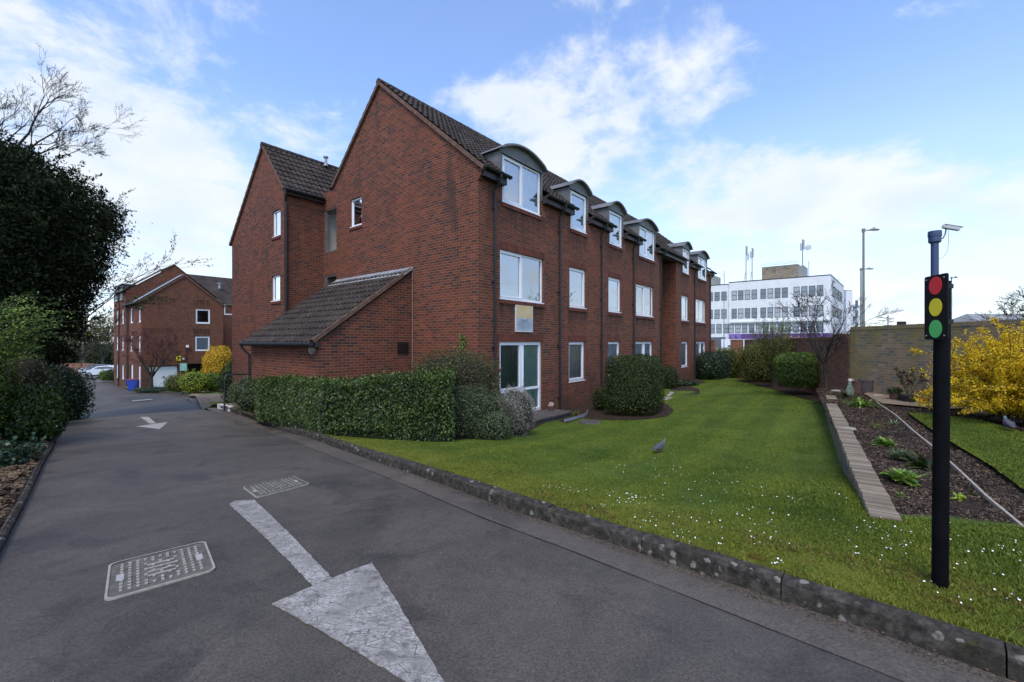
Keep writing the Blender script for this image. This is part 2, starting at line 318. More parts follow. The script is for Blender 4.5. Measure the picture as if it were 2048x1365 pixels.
def kerb_mat():
    m = bpy.data.materials.new('kerb_concrete'); m.use_nodes = True; t = m.node_tree; k = NT(t); b = t.nodes['Principled BSDF']; pos = k.n('ShaderNodeNewGeometry').outputs['Position']
    c = k.ramp(k.noise(pos, 16, 8, .72), [(.34, (.014,.012,.010)), (.48, (.045,.038,.031)), (.60, (.085,.073,.060)), (.74, (.15,.13,.105))])
    c = k.mix(k.mr(k.noise(pos, 3.2, 5, .65), .42, .62, 0, .6), c, (.030,.027,.018,1))
    nz = k.n('ShaderNodeTexNoise'); k.l(pos, nz.inputs['Vector']); nz.inputs['Scale'].default_value = 30
    pj = k.vm('ADD', pos, k.vm('SCALE', nz.outputs['Color'], sc=.035).outputs[0]).outputs[0]
    vo = k.n('ShaderNodeTexVoronoi'); k.l(pj, vo.inputs['Vector']); vo.inputs['Scale'].default_value = 11
    spot = k.math('MULTIPLY', k.mr(vo.outputs['Distance'], .30, .22), k.mr(k.noise(pos, 4.5, 3, .6), .47, .56))
    c = k.mix(k.math('MULTIPLY', spot, .7), c, (.30,.27,.23,1))
    c = k.mix(k.mr(k.noise(pos, 7, 5, .7), .60, .70, 0, .6), c, (.075,.065,.018,1))
    k.l(c, b.inputs['Base Color']); b.inputs['Roughness'].default_value = .9; b.inputs['Specular IOR Level'].default_value = .2
    bm = k.n('ShaderNodeBump'); bm.inputs['Strength'].default_value = .9; bm.inputs['Distance'].default_value = .012; k.l(k.noise(pos, 38, 6, .75), bm.inputs['Height']); k.l(bm.outputs[0], b.inputs['Normal']); return m
M['kerb'] = kerb_mat()
M['lawn'] = lawn_mat('lawn_turf')
M['mulch'] = mottled('bark_mulch', [(.3,(.012,.008,.005)),(.52,(.048,.030,.019)),(.66,(.10,.065,.042)),(.75,(.24,.17,.12))], 26, bump=1., bscale=45, dist=.05)
M['litter'] = mottled('leaf_litter', [(.3,(.012,.009,.007)),(.5,(.05,.034,.02)),(.64,(.10,.07,.045)),(.75,(.075,.075,.02))], 14, bump=1., bscale=45, dist=.04, scale2=1.6)
M['gravel'] = mottled('pea_gravel', [(.32,(.09,.06,.04)),(.5,(.25,.18,.12)),(.66,(.42,.33,.25))], 60, bump=1., bscale=80, dist=.02)
M['earth'] = mottled('earth', [(.3,(.03,.028,.015)),(.6,(.06,.07,.02))], 2)
M['slab'] = mottled('paving_slab', [(.3,(.2,.17,.14)),(.7,(.4,.36,.31))], 5, bump=.3)
M['stepstone'] = mottled('step_stone', [(.3,(.05,.042,.04)),(.7,(.13,.105,.1))], 6, bump=.3)
M['coping'] = leaf_mat('coping_brick', [(.14,.108,.076),(.20,.158,.112),(.27,.22,.16)], rough=.9, spec=.2, trans=0, clump=14)
M['timber'] = mottled('weathered_timber', [(.3,(.25,.2,.15)),(.7,(.45,.38,.3))], 12, bump=.2)
M['bark'] = mottled('bark', [(.3,(.018,.014,.011)),(.7,(.08,.062,.05))], 12, bump=.8, bscale=30)
M['bark2'] = mottled('pale_bark', [(.3,(.05,.043,.036)),(.7,(.17,.145,.12))], 12, bump=.6, bscale=30)
M['twig'] = mat('dark_twig', (.035,.026,.02), .9)
M['redtwig'] = mat('reddish_twig', (.10,.045,.038), .9)
M['yew'] = leaf_mat('yew_needles', [(.007,.011,.005),(.017,.025,.010),(.045,.062,.022)], rough=.8, spec=.12, trans=.04, clump=.8)
M['laurel'] = leaf_mat('laurel_leaf', [(.018,.032,.008),(.042,.075,.014),(.105,.15,.025)], rough=.42, spec=.4)
M['hedge2'] = leaf_mat('mixed_shrub_leaf', [(.03,.036,.012),(.075,.08,.026),(.14,.14,.045)], rough=.6)
M['cotone'] = leaf_mat('small_grey_green_leaf', [(.04,.06,.025),(.10,.13,.055),(.22,.25,.13)], rough=.55)
M['hebe'] = leaf_mat('silvery_leaf', [(.09,.09,.07),(.24,.23,.19),(.46,.44,.38)], rough=.7)
M['privet'] = leaf_mat('privet_leaf', [(.012,.020,.006),(.032,.048,.010),(.09,.11,.02)], rough=.5)
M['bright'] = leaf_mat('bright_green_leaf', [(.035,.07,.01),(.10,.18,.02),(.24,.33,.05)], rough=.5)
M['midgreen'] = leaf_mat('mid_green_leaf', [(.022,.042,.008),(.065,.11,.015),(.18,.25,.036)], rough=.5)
M['golden'] = leaf_mat('golden_blossom', [(.30,.15,.01),(.62,.36,.012),(.85,.60,.03)], rough=.7, trans=.2)
M['lime'] = leaf_mat('lime_leaf', [(.05,.10,.012),(.20,.28,.02),(.45,.5,.05)], rough=.6)
M['olive'] = leaf_mat('olive_leaf', [(.03,.045,.012),(.10,.12,.025),(.26,.25,.05)], rough=.6)
M['ivy'] = leaf_mat('ivy_leaf', [(.008,.02,.010),(.022,.05,.022),(.07,.11,.05)], rough=.35, spec=.5)
M['yellow'] = leaf_mat('yellow_blossom', [(.45,.28,.01),(.72,.48,.012),(.88,.66,.03)], rough=.7, trans=.3)
M['redleaf'] = leaf_mat('red_bud', [(.08,.016,.014),(.18,.04,.03),(.3,.08,.05)], rough=.7)
M['far'] = leaf_mat('far_leaf', [(.04,.055,.025),(.09,.11,.05),(.18,.19,.10)], rough=.8)
M['grassb'] = leaf_mat('grass_blade', [(.050,.076,.010),(.106,.152,.017),(.215,.245,.040)], rough=.6, spec=.2, trans=.25, clump=.9)
M['petal'] = mat('white_petal', (.85,.85,.84), .6)
M['chip'] = leaf_mat('bark_chip', [(.014,.009,.006),(.05,.031,.019),(.19,.125,.08)], rough=.9, trans=0)
M['deadleaf'] = leaf_mat('dead_leaf', [(.022,.014,.008),(.07,.042,.023),(.19,.125,.07)], rough=.9, trans=.05)

# ---------------------------------------------------------------- mesh helpers
class MB:
    def __init__(s): s.v = []; s.f = []; s.m = []
    def poly(s, pts, m=0):
        b = len(s.v); s.v += [Vector(p) for p in pts]; s.f.append(tuple(range(b, b+len(pts)))); s.m.append(m)
    def box(s, o, a, b, c, m=0):
        o, a, b, c = map(Vector, (o, a, b, c)); i = len(s.v)
        s.v += [o, o+a, o+a+b, o+b, o+c, o+a+c, o+a+b+c, o+b+c]
        fs = [(0,3,2,1),(4,5,6,7),(0,1,5,4),(1,2,6,5),(2,3,7,6),(3,0,4,7)]
        if a.cross(b).dot(c) < 0: fs = [t[::-1] for t in fs]
        for t in fs: s.f.append(tuple(i+j for j in t)); s.m.append(m)
    def bw(s, u0, u1, v0, v1, z0, z1, m=0, fr=None):
        fr = fr or W; o = fr(u0, v0, z0); s.box(o, fr(u1, v0, z0)-o, fr(u0, v1, z0)-o, fr(u0, v0, z1)-o, m)
    def cb(s, c, sx, sy, sz, m=0, rz=0):
        mt = Matrix.Rotation(rz, 3, 'Z'); a = mt@Vector((sx, 0, 0)); b = mt@Vector((0, sy, 0)); cc = Vector((0, 0, sz))
        s.box(Vector(c)-a/2-b/2-cc/2, a, b, cc, m)
    def tube(s, pts, r, n=8, m=0, caps=True):
        pts = [Vector(p) for p in pts]; rr = r if isinstance(r, (list, tuple)) else [r]*len(pts); base = len(s.v); ref = None
        for i, p in enumerate(pts):
            d = (pts[min(i+1, len(pts)-1)]-pts[max(i-1, 0)]).normalized()
            if ref is None: ref = Vector((0, 0, 1)) if abs(d.z) < .9 else Vector((1, 0, 0))
            x = d.cross(ref).normalized(); y = d.cross(x).normalized(); ref = -y if False else ref
            if abs(d.dot(ref)) > .98: ref = Vector((0, 1, 0)) if abs(d.y) < .9 else Vector((1, 0, 0))
            for j in range(n):
                t = 2*math.pi*j/n; s.v.append(p+(x*math.cos(t)+y*math.sin(t))*rr[i])
        for i in range(len(pts)-1):
            for j in range(n):
                a = base+i*n+j; b = base+i*n+(j+1)%n; s.f.append((a, a+n, b+n, b)); s.m.append(m)
        if caps:
            s.f.append(tuple(base+j for j in range(n))); s.m.append(m)
            e = base+(len(pts)-1)*n; s.f.append(tuple(e+j for j in range(n-1, -1, -1))); s.m.append(m)
    def lathe(s, c, prof, n=16, m=0, sx=1, sy=1):
        c = Vector(c); b = len(s.v)
        for r, z in prof:
            for j in range(n):
                t = 2*math.pi*j/n; s.v.append(c+Vector((r*sx*math.cos(t), r*sy*math.sin(t), z)))
        for i in range(len(prof)-1):
            for j in range(n):
                a = b+i*n+j; q = b+i*n+(j+1)%n; s.f.append((a, q, q+n, a+n)); s.m.append(m)
        s.f.append(tuple(b+j for j in range(n-1, -1, -1))); s.m.append(m)
        e = b+(len(prof)-1)*n; s.f.append(tuple(e+j for j in range(n))); s.m.append(m)
    def build(s, name, mats, parent=None, smooth=False, bevel=0, origin=None):
        if not isinstance(mats, (list, tuple)): mats = [mats]
        me = bpy.data.meshes.new(name)
        if origin is None:
            if parent is not None: origin = parent['_o'] if '_o' in parent else (0, 0, 0)
            else:
                a = np.array([tuple(p) for p in s.v]); origin = ((a[:,0].min()+a[:,0].max())/2, (a[:,1].min()+a[:,1].max())/2, a[:,2].min())
        o3 = Vector(origin)
        me.from_pydata([tuple(p-o3) for p in s.v], [], s.f)
        for mm in mats: me.materials.append(mm)
        me.polygons.foreach_set('material_index', s.m)
        if smooth: me.polygons.foreach_set('use_smooth', [True]*len(s.f))
        autouv(me, s.v, s.f)
        return link(name, me, parent, origin, bevel)

def autouv(me, vs, fs):
    uv = me.uv_layers.new(name='UVMap'); data = np.empty(len(me.loops)*2); k = 0
    for p in fs:
        a, b, c = vs[p[0]], vs[p[1]], vs[p[2]]; n = (b-a).cross(c-b)
        if abs(n.z) < .75*n.length and n.length > 0:
            t = Vector((-n.y, n.x, 0)).normalized()
            if abs(t.dot(dR)) > .9: t = dR
            elif abs(t.dot(dL)) > .9: t = dL
            for i in p: data[k] = vs[i].dot(t); data[k+1] = vs[i].z; k += 2
        else:
            for i in p: data[k] = vs[i].dot(dR); data[k+1] = vs[i].dot(dL); k += 2
    uv.data.foreach_set('uv', data)

def link(name, me, parent=None, origin=(0,0,0), bevel=0):
    o = bpy.data.objects.new(name, me); col.objects.link(o)
    o['_o'] = tuple(origin)
    if parent is not None:
        o.parent = parent; po = Vector(parent['_o']); o.location = Vector(origin)-po
    else: o.location = origin
    if bevel:
        bv = o.modifiers.new('bevel', 'BEVEL'); bv.width = bevel; bv.segments = 2; bv.limit_method = 'ANGLE'; bv.angle_limit = R(40)
    return o
def thing(name, label, cat, loc, group=None):
    o = bpy.data.objects.new(name, None); col.objects.link(o); o.location = loc; o['_o'] = tuple(loc); o.empty_display_size = .2
    return tag(o, label, cat, group)
def tag(o, label=None, cat=None, group=None, kind=None):
    if label: o['label'] = label
    if cat: o['category'] = cat
    if group: o['group'] = group
    if kind: o['kind'] = kind
    return o
def copy_tree(src, loc, label=None):
    c = src.copy(); col.objects.link(c); c.location = loc; c['_o'] = tuple(loc)
    if label: c['label'] = label
    for ch in list(src.children):
        k = ch.copy(); col.objects.link(k); k.parent = c
        for g2 in list(ch.children):
            q = g2.copy(); col.objects.link(q); q.parent = k
    return c

def raw_mesh(name, verts, nper, mats, parent=None, origin=(0,0,0)):
    """verts (N*nper,3) numpy: N separate faces of nper corners"""
    me = bpy.data.meshes.new(name); n = len(verts); nf = n//nper
    me.vertices.add(n); me.vertices.foreach_set('co', (verts-np.array(origin)).astype(np.float32).ravel())
    me.loops.add(n); me.loops.foreach_set('vertex_index', np.arange(n, dtype=np.int32))
    me.polygons.add(nf); me.polygons.foreach_set('loop_start', np.arange(0, n, nper, dtype=np.int32))
    me.polygons.foreach_set('loop_total', np.full(nf, nper, dtype=np.int32))
    me.update(calc_edges=True); me.materials.append(mats)
    return link(name, me, parent, origin)

def unit(a): return a/np.maximum(np.linalg.norm(a, axis=1, keepdims=True), 1e-9)
def leaves(name, pts, nrm, L, Wd, m, parent=None, up=.3, fold=.15, spread=.9):
    N = len(pts); origin = parent['_o'] if parent is not None else (0, 0, 0)
    n = unit(nrm + rng.normal(0, spread, (N, 3))*.7); a = unit(np.cross(n, rng.normal(0, 1, (N, 3)))); a = unit(a+np.array([0, 0, up])); n = unit(np.cross(a, np.cross(n, a)))
    b = np.cross(n, a); s = rng.uniform(.6, 1.3, (N, 1)); l = L*s; w = Wd*s*rng.uniform(.8, 1.2, (N, 1))
    base = pts-a*l*.5; tip = pts+a*l*.5-n*l*fold; mid = pts+n*l*fold*.4
    v = np.stack([base, mid-b*w*.5, tip, mid+b*w*.5], 1).reshape(-1, 3)
    return raw_mesh(name, v, 4, m, parent, origin)

def lump(d, k, seed=0):
    r = np.random.default_rng(seed); o = 0
    for i in range(5):
        q = r.normal(0, 1, 3)*k*(1+.5*i); o = o+np.sin(d@q+r.uniform(0, 6))/(1+.6*i)
    return o/2.2
def blob(c, rad, n, N, depth=.25, amp=.08, rot=0., seed=0, k=2.5, zmin=None):
    """N points (and outward normals) near the skin of a lumpy super-ellipsoid"""
    d = unit(rng.normal(0, 1, (N, 3))); q = d/((np.abs(d)**n).sum(1, keepdims=True)**(1/n))
    rr = (1+amp*lump(d, k, seed)+amp*.5*lump(d, k*3, seed+9))[:, None]*(1-depth*rng.uniform(0, 1, (N, 1))**1.6)
    p = q*rr*np.array(rad); nn = unit(np.sign(q)*np.abs(q)**(n-1)/np.array(rad))
    cr, sr = math.cos(rot), math.sin(rot); mt = np.array([[cr, -sr, 0], [sr, cr, 0], [0, 0, 1]])
    p = p@mt.T+np.array(c); nn = nn@mt.T
    if zmin is not None: kp = p[:, 2] > zmin; p, nn = p[kp], nn[kp]
    return p, nn
def core(name, c, rad, n, m, parent, rot=0., seed=0, amp=.08, k=2.5, f=.8):
    mb = MB(); nu, nv = 28, 14; b = []
    for i in range(nv+1):
        th = math.pi*i/nv
        for j in range(nu):
            ph = 2*math.pi*j/nu; b.append((math.sin(th)*math.cos(ph), math.sin(th)*math.sin(ph), math.cos(th)))
    d = np.array(b); q = d/((np.abs(d)**n).sum(1, keepdims=True)**(1/n)); q = q*(1+amp*lump(d, k, seed))[:, None]*f*np.array(rad)
    cr, sr = math.cos(rot), math.sin(rot); q = q@np.array([[cr, -sr, 0], [sr, cr, 0], [0, 0, 1]]).T+np.array(c)
    mb.v = [Vector(p) for p in q]
    for i in range(nv):
        for j in range(nu):
            a = i*nu+j; e = i*nu+(j+1)%nu; mb.f.append((a, a+nu, e+nu, e)); mb.m.append(0)
    return mb.build(name, m, parent, smooth=True)

def inpoly(xy, poly):
    x, y = xy[:, 0], xy[:, 1]; r = np.zeros(len(x), bool); n = len(poly)
    for i in range(n):
        (x0, y0), (x1, y1) = poly[i][:2], poly[(i+1) % n][:2]
        c = ((y0 > y) != (y1 > y)) & (x < (x1-x0)*(y-y0)/((y1-y0) or 1e-12)+x0); r ^= c
    return r
def patch(name, poly, step, zf, m, far=None, kind='structure', parent=None, edge=True):
    """triangulated sheet over a ground polygon, following zf(x, y) arrays"""
    pl = [(p[0], p[1]) for p in poly]; dense = []
    for i, p in enumerate(pl):
        q = pl[(i+1) % len(pl)]; L = math.dist(p, q); n = max(1, min(60, int(L/(step*1.5))))
        dense += [(p[0]+(q[0]-p[0])*t/n, p[1]+(q[1]-p[1])*t/n) for t in range(n)]
    a = np.array(pl); pts = []
    for (s, lim) in ([(step, far or 1e9)] if not far else [(step, far), (step*5, 1e9)]):
        xs = np.arange(a[:,0].min(), a[:,0].max(), s); ys = np.arange(a[:,1].min(), a[:,1].max(), s)
        gx, gy = np.meshgrid(xs, ys); gx = gx+(rng.uniform(-.2, .2, gx.shape)*s); q = np.stack([gx.ravel(), gy.ravel()], 1)
        dd = np.hypot(q[:,0], q[:,1]); q = q[(dd < lim) if lim < 1e9 else ((dd >= far) if far else dd >= -1)]
        pts.append(q[inpoly(q, dense)])
    q = np.concatenate(pts)
    co = [Vector(p) for p in dense]+[Vector(p) for p in q]
    v, e, fc, *_ = delaunay_2d_cdt(co, [], [list(range(len(dense)))], 1, 1e-5)
    xy = np.array([(p.x, p.y) for p in v]); z = zf(xy)
    me = bpy.data.meshes.new(name); me.from_pydata([(x, y, zz) for (x, y), zz in zip(xy, z)], [], [tuple(t) for t in fc]); me.materials.append(m)
    me.polygons.foreach_set('use_smooth', [True]*len(me.polygons))
    if sum(p.normal.z for p in list(me.polygons)[:50]) < 0: me.flip_normals()
    o = link(name, me, parent); 
    if parent is None: o['kind'] = kind
    return o
GL = lambda xy: G(xy)+LIFT
ZR = lambda xy: np.array([zR(x, y) for x, y in xy])

# ================================================================ THE SETTING
kb = [gp(*q) for q in [(2030,1365),(1770,1272),(1590,1212),(1410,1151),(1290,1111),(1180,1073),(1090,1044),(1010,1017),(911,980),(850,958),(800,940),(745,922),(700,906),(650,889),(600,872),
                       (550,856),(500,838),(470,828),(440,818),(415,809),(397,801),(380,795),(365,790),(350,788),(325,786.5),(300,786),(275,784.5),(262,783)]]
kb = [Vector((p.x, p.y, 0)) for p in kb]
d0 = (kb[0]-kb[2]).normalized(); kb = [kb[0]+d0*14+Vector((2, 0, 0)), kb[0]+d0*6+Vector((.3, 0, 0)), kb[0]+d0*2.0]+kb
lk = [gp(*q) for q in [(16,1077),(50,1011),(74,959),(87,930),(111,890),(137,837),(158,803),(166,775),(170,757)]]
lk = [Vector((p.x, p.y, 0)) for p in lk]; d1 = (lk[0]-lk[1]).normalized(); lk = [lk[0]+d1*10, lk[0]+d1*3]+lk
def smooth_line(pts, it=1):
    for _ in range(it):
        q = [pts[0]]
        for a, b in zip(pts[:-1], pts[1:]): q += [a*.75+b*.25, a*.25+b*.75]
        pts = q+[pts[-1]]
    return pts
kb = smooth_line(kb, 1); lk = smooth_line(lk, 1)
def offs(line, d):
    out = []
    for i, p in enumerate(line):
        t = (line[min(i+1, len(line)-1)]-line[max(i-1, 0)]).normalized(); out.append(p+Vector((t.y, -t.x, 0))*d)
    return out
# far end of the tarmac: the garage court
far_r = [gp(262,783), gp(240,772), gp(236,757), gp(228,752.5)]; far_l = gp(150,745)
road_poly = kb+[Vector((p.x, p.y, 0)) for p in far_r]+[Vector((far_l.x, far_l.y, 0))]+lk[::-1]
patch('road', road_poly, .8, G, M['asphalt'], far=16)
ge = patch('road_edge', kb+offs(kb, -.36)[::-1], .5, lambda xy: G(xy)+.004, M['asphalt2'])

kb_in = offs(kb, .12)
land_poly = kb_in+[Vector((p.x, p.y, 0)) for p in far_r]+[Vector((-36,75,0)), Vector((40,95,0)), Vector((50,20,0)), Vector((40,-14,0))]
land = patch('lawn', land_poly, .7, GL, M['lawn'], far=18)
bank_poly = lk+[Vector((-46,62,0)), Vector((-60,30,0)), Vector((-45,-12,0))]
patch('bank', bank_poly, .8, lambda xy: G(xy)+.05, M['litter'], far=16)
def far_ground():
    mb = MB(); xs = [-1500,-600,-250,-120,-80,-50,-20,20,50,80,120,250,600,1500]; ys = [-300,-60,-15,15,45,75,110,160,260,600,1500]
    zz = G([(max(-70,min(90,x)), max(-15,min(110,y))) for y in ys for x in xs])-.5
    mb.v = [Vector((x, y, zz[j*len(xs)+i])) for j, y in enumerate(ys) for i, x in enumerate(xs)]
    for j in range(len(ys)-1):
        for i in range(len(xs)-1):
            a = j*len(xs)+i; mb.f.append((a, a+1, a+1+len(xs), a+len(xs))); mb.m.append(0)
    o = mb.build('ground', M['earth'], origin=(0,0,0)); o['kind'] = 'structure'
far_ground()

def kerb(name, line, w, h0, h1, side, stone=.915, m=None):
    """a row of kerb stones: each a bevelled block following the line; one structure"""
    mb = MB(); L = [0]
    for a, b in zip(line[:-1], line[1:]): L.append(L[-1]+(b-a).length)
    def at(s):
        s = max(0, min(L[-1], s))
        for i in range(len(L)-1):
            if s <= L[i+1]: t = (s-L[i])/max(1e-9, L[i+1]-L[i]); return line[i].lerp(line[i+1], t)
        return line[-1]
    s = 0; r = random.Random(3)
    while s < L[-1]-.05:
        e = min(s+stone, L[-1]); n = 4; gap = .0035
        jz = r.uniform(-.006, .006); jo = r.uniform(-.006, .006); rows = []
        for i in range(n+1):
            q = s+gap+(e-s-2*gap)*i/n; p = at(q); t = (at(q+.05)-at(q-.05)).normalized(); nr = Vector((t.y, -t.x, 0))*side
            z = g(p.x, p.y); top = z+h1+jz
            prof = [(jo, z-h0), (jo+.004, top-.022), (jo+.018, top-.005), (jo+.035, top), (w-.03, top+.004), (w-.008, top-.006), (w, top-.03), (w, z-h0)]
            rows.append([p+nr*a+Vector((0, 0, b)) for a, b in prof])
        b = len(mb.v)
        for rw in rows: mb.v += rw
        m8 = len(rows[0])
        for i in range(n):
            for j in range(m8-1):
                a = b+i*m8+j; f4 = (a, a+m8, a+m8+1, a+1); mb.f.append(f4 if side > 0 else f4[::-1]); mb.m.append(0)
        mb.f.append(tuple(b+j for j in range(m8))); mb.m.append(0); mb.f.append(tuple(b+n*m8+j for j in range(m8-1, -1, -1))); mb.m.append(0)
        s = e
    o = mb.build(name, m or M['kerb'], origin=(0,0,0)); o['kind'] = 'structure'; return o
kerb('kerb', kb, .13, .1, .125, 1)
kerb('road_edging', lk, .06, .1, .065, -1)

# raised garden on the right: soil, lawn, gravel, all a step above the main lawn
NW, FW = rp(1740,1042), rp(1643,781)
rin = [rp(1796,1040), rp(1665,781)]
garden_poly = [NW+Vector((.1,0,0)), rin[0]]+[rp(1900,1052), rp(2048,1062), rp(2300,1075), Vector((14,2.5,0)), Vector((14.5,9,0)), Vector((10.6,13.6,0)), Vector((FW.x+.1,FW.y+.4,0))]
patch('flower_bed', garden_poly, .35, lambda xy: ZR(xy)+.03*lump(np.concatenate([xy, xy[:, :1]*0], 1), 3.0, 5)*1.0, M['mulch'])
rl = [rp(*q) for q in [(1815,830),(1860,834),(1960,846),(2048,872),(2200,900),(2300,1020),(2048,990),(1985,942),(1925,905),(1880,877),(1850,856)]]
patch('garden_lawn', rl, .3, lambda xy: ZR(xy)+.055, M['lawn'])
gr = [rp(*q) for q in [(1728,790),(1745,800),(1765,810),(1830,816),(1880,822),(1960,818),(1900,800),(1800,792),(1745,785)]]
patch('gravel_strip', gr, .3, lambda xy: ZR(xy)+.035, M['gravel'])
# beds cut into the main lawn and the gravel by the hedge
def lawn_patch(name, px, m, dz=.012, step=.4): return patch(name, [gp(x, y, LIFT) for x, y in px], step, lambda xy: GL(xy)+dz, m)
lawn_patch('shrub_bed', [(1168,838),(1185,818),(1205,800),(1290,795),(1335,810),(1348,822),(1335,834),(1290,840),(1230,842)], M['mulch'])
patch('foot_bed', [W(3.4,-.03,0), W(9.3,-.03,0), W(9.3,-.7,0), gp(1196,822,LIFT), gp(1182,832,LIFT), gp(1176,834,LIFT), gp(1130,848,LIFT), gp(1118,842,LIFT)], .4, lambda xy: GL(xy)+.018, M['mulch'])
lawn_patch('corner_bed', [(1085,848),(1048,868),(975,877),(890,882),(780,873),(640,868),(560,848),(480,826),(440,806),(470,790),(700,800),(990,822),(1060,832),(1100,838)], M['mulch'])
lawn_patch('wall_bed', [(1640,806),(1600,797),(1560,783),(1500,768),(1470,760),(1520,752),(1600,762),(1646,776),(1648,800)], M['mulch'], .02)
lawn_patch('border_bed', [(1340,792),(1400,789),(1398,779),(1380,774),(1392,770),(1412,766),(1400,760),(1340,770)], M['mulch'], .014)
lawn_patch('gravel_bed', [(395,800),(375,792),(388,785),(440,778),(500,778),(520,800),(480,822),(440,814)], M['gravel'], .02)
def small_slab(name, px, m, h, label=None, cat=None, drop=.1):
    mb = MB(); p = [gp(x, y, LIFT) for x, y in px]; z = min(q.z for q in p)
    top = [Vector((q.x, q.y, z+h)) for q in p]; bot = [Vector((q.x, q.y, z-drop)) for q in p]
    n = sum(((top[(i+1)%len(top)]-top[0]).cross(top[(i+2)%len(top)]-top[0])).z for i in range(len(top)-2))
    if n < 0: top.reverse(); bot.reverse()
    mb.poly(top)
    for i in range(len(top)): j = (i+1) % len(top); mb.poly([bot[i], bot[j], top[j], top[i]])
    o = mb.build(name, m); 
    if label: tag(o, label, cat)
    return o
for i, q in enumerate([[(1322,807),(1330,795),(1372,797),(1366,806)],[(1333,793),(1341,785),(1392,790),(1374,796)]]):
    o = small_slab('patio_slab', q, M['slab'], .03, ['pale paving slab beside the square clipped shrub, nearer the lawn', 'pale paving slab behind the square clipped shrub, nearer the building'][i], 'paving slab')

# ================================================================ MAIN BUILDING
base = W(0, 0, -2.5)
bld = thing('apartment_building', 'three storey red brick apartment building with steep gable, curved dormers and black downpipes', 'apartment building', base)

def wall(mb, pt, a0, a1, zb, top, holes, inn, m=0, depth=.10, extra=()):
    """vertical wall sheet with openings; pt(a, z) -> point, inn = inward vector, top = height function of a"""
    xs = sorted(set([a0, a1]+[h[0] for h in holes]+[h[1] for h in holes]+list(extra))); xs = [x for x in xs if a0-1e-6 <= x <= a1+1e-6]
    for x0, x1 in zip(xs[:-1], xs[1:]):
        xm = (x0+x1)/2; hs = sorted([(h[2], h[3]) for h in holes if h[0] < xm < h[1]]); z = zb
        for h0, h1 in hs+[(None, None)]:
            if h0 is None:
                t0, t1 = top(x0+1e-6), top(x1-1e-6)
                if max(t0, t1) > z+1e-4: mb.poly([pt(x0, z), pt(x1, z), pt(x1, max(t1, z)), pt(x0, max(t0, z))], m)
            else:
                if h0 > z+1e-4: mb.poly([pt(x0, z), pt(x1, z), pt(x1, h0), pt(x0, h0)], m)
                z = h1
    for h in holes:
        d = inn*depth; q = [pt(h[0], h[2]), pt(h[1], h[2]), pt(h[1], h[3]), pt(h[0], h[3])]
        if h[3] > top((h[0]+h[1])/2): continue
        for i in range(4): a, b = q[i], q[(i+1) % 4]; mb.poly([a, b, b+d, a+d], m)

def window(parent, pt, out, a0, a1, z0, z1, kind, glass, curtain=None, inset=.06, name='window', fw=.055):
    """white framed window. pt(a, z) on the wall face; out = outward unit vector. kind: 'single', 'double', 'door', 'fixed'"""
    mb = MB(); t = .06; o = -out*inset
    def bar(x0, x1, y0, y1, pr=0., th=t): p = pt(x0, y0)+o+out*pr; mb.box(p-out*th, pt(x1, y0)-pt(x0, y0), pt(x0, y1)-pt(x0, y0), out*th)
    bar(a0, a1, z1-fw, z1); bar(a0, a1, z0, z0+fw); bar(a0, a0+fw, z0+fw, z1-fw); bar(a1-fw, a1, z0+fw, z1-fw)
    am = (a0+a1)/2; sh = .045
    def sash(x0, x1, y0, y1):
        bar(x0, x1, y1-sh, y1, .012); bar(x0, x1, y0, y0+sh, .012); bar(x0, x0+sh, y0+sh, y1-sh, .012); bar(x1-sh, x1, y0+sh, y1-sh, .012)
    if kind == 'double':
        bar(am-.03, am+.03, z0+fw, z1-fw); sash(a0+fw, am-.03, z0+fw, z1-fw)
    if kind == 'single': sash(a0+fw, a1-fw, z0+fw, z1-fw)
    if kind == 'door':
        m2 = a0+(a1-a0)*.52; bar(m2-.05, m2+.05, z0+fw, z1-fw); zt = z0+.72
        bar(a0+fw, m2-.05, zt-.04, zt+.04); sash(a0+fw, m2-.05, zt+.04, z1-fw); sash(m2+.05, a1-fw, z0+fw, z1-fw); bar(m2+.05+sh, a1-fw-sh, zt-.035, zt+.035, .010)
    if kind != 'door':   # projecting white sill
        p = pt(a0-.02, z0-.03)+o; mb.box(p-out*.02, pt(a1+.02, z0)-pt(a0-.02, z0), Vector((0, 0, .029)), out*(inset+.035))
    w = mb.build(name, M['white'], parent, bevel=0)
    pm = MB(); e = o-out*.03; pm.poly([pt(a0+.02, z0+.02)+e, pt(a1-.02, z0+.02)+e, pt(a1-.02, z1-.02)+e, pt(a0+.02, z1-.02)+e]); 
    pn = pm.build('pane', glass, w)
    for cu_ in (curtain if isinstance(curtain, list) else [curtain] if curtain else []):
        cm = MB(); mname, x0f, x1f, zf = cu_; n = max(8, int((a1-a0)*28)); e = o-out*.09
        xs = [a0+(a1-a0)*(x0f+(x1f-x0f)*i/n) for i in range(n+1)]; zz0 = z0+(z1-z0)*zf
        for i in range(n):
            d0 = out*(.018*math.sin(i*1.9+.7*math.sin(i*.7))); d1_ = out*(.018*math.sin((i+1)*1.9+.7*math.sin((i+1)*.7)))
            cm.poly([pt(xs[i], zz0)+e+d0, pt(xs[i+1], zz0)+e+d1_, pt(xs[i+1], z1)+e+d1_, pt(xs[i], z1)+e+d0])
        cm.build('curtain', M[mname], w)
    if kind == 'door':
        hm = MB(); hp = pt(a0+(a1-a0)*.52+.075, z0+1.02)+o+out*.02; hm.tube([hp, hp+out*.05, hp+out*.05-Vector((0, 0, .1))], .012, 6); hm.build('handle', M['lead'], w)
    return w

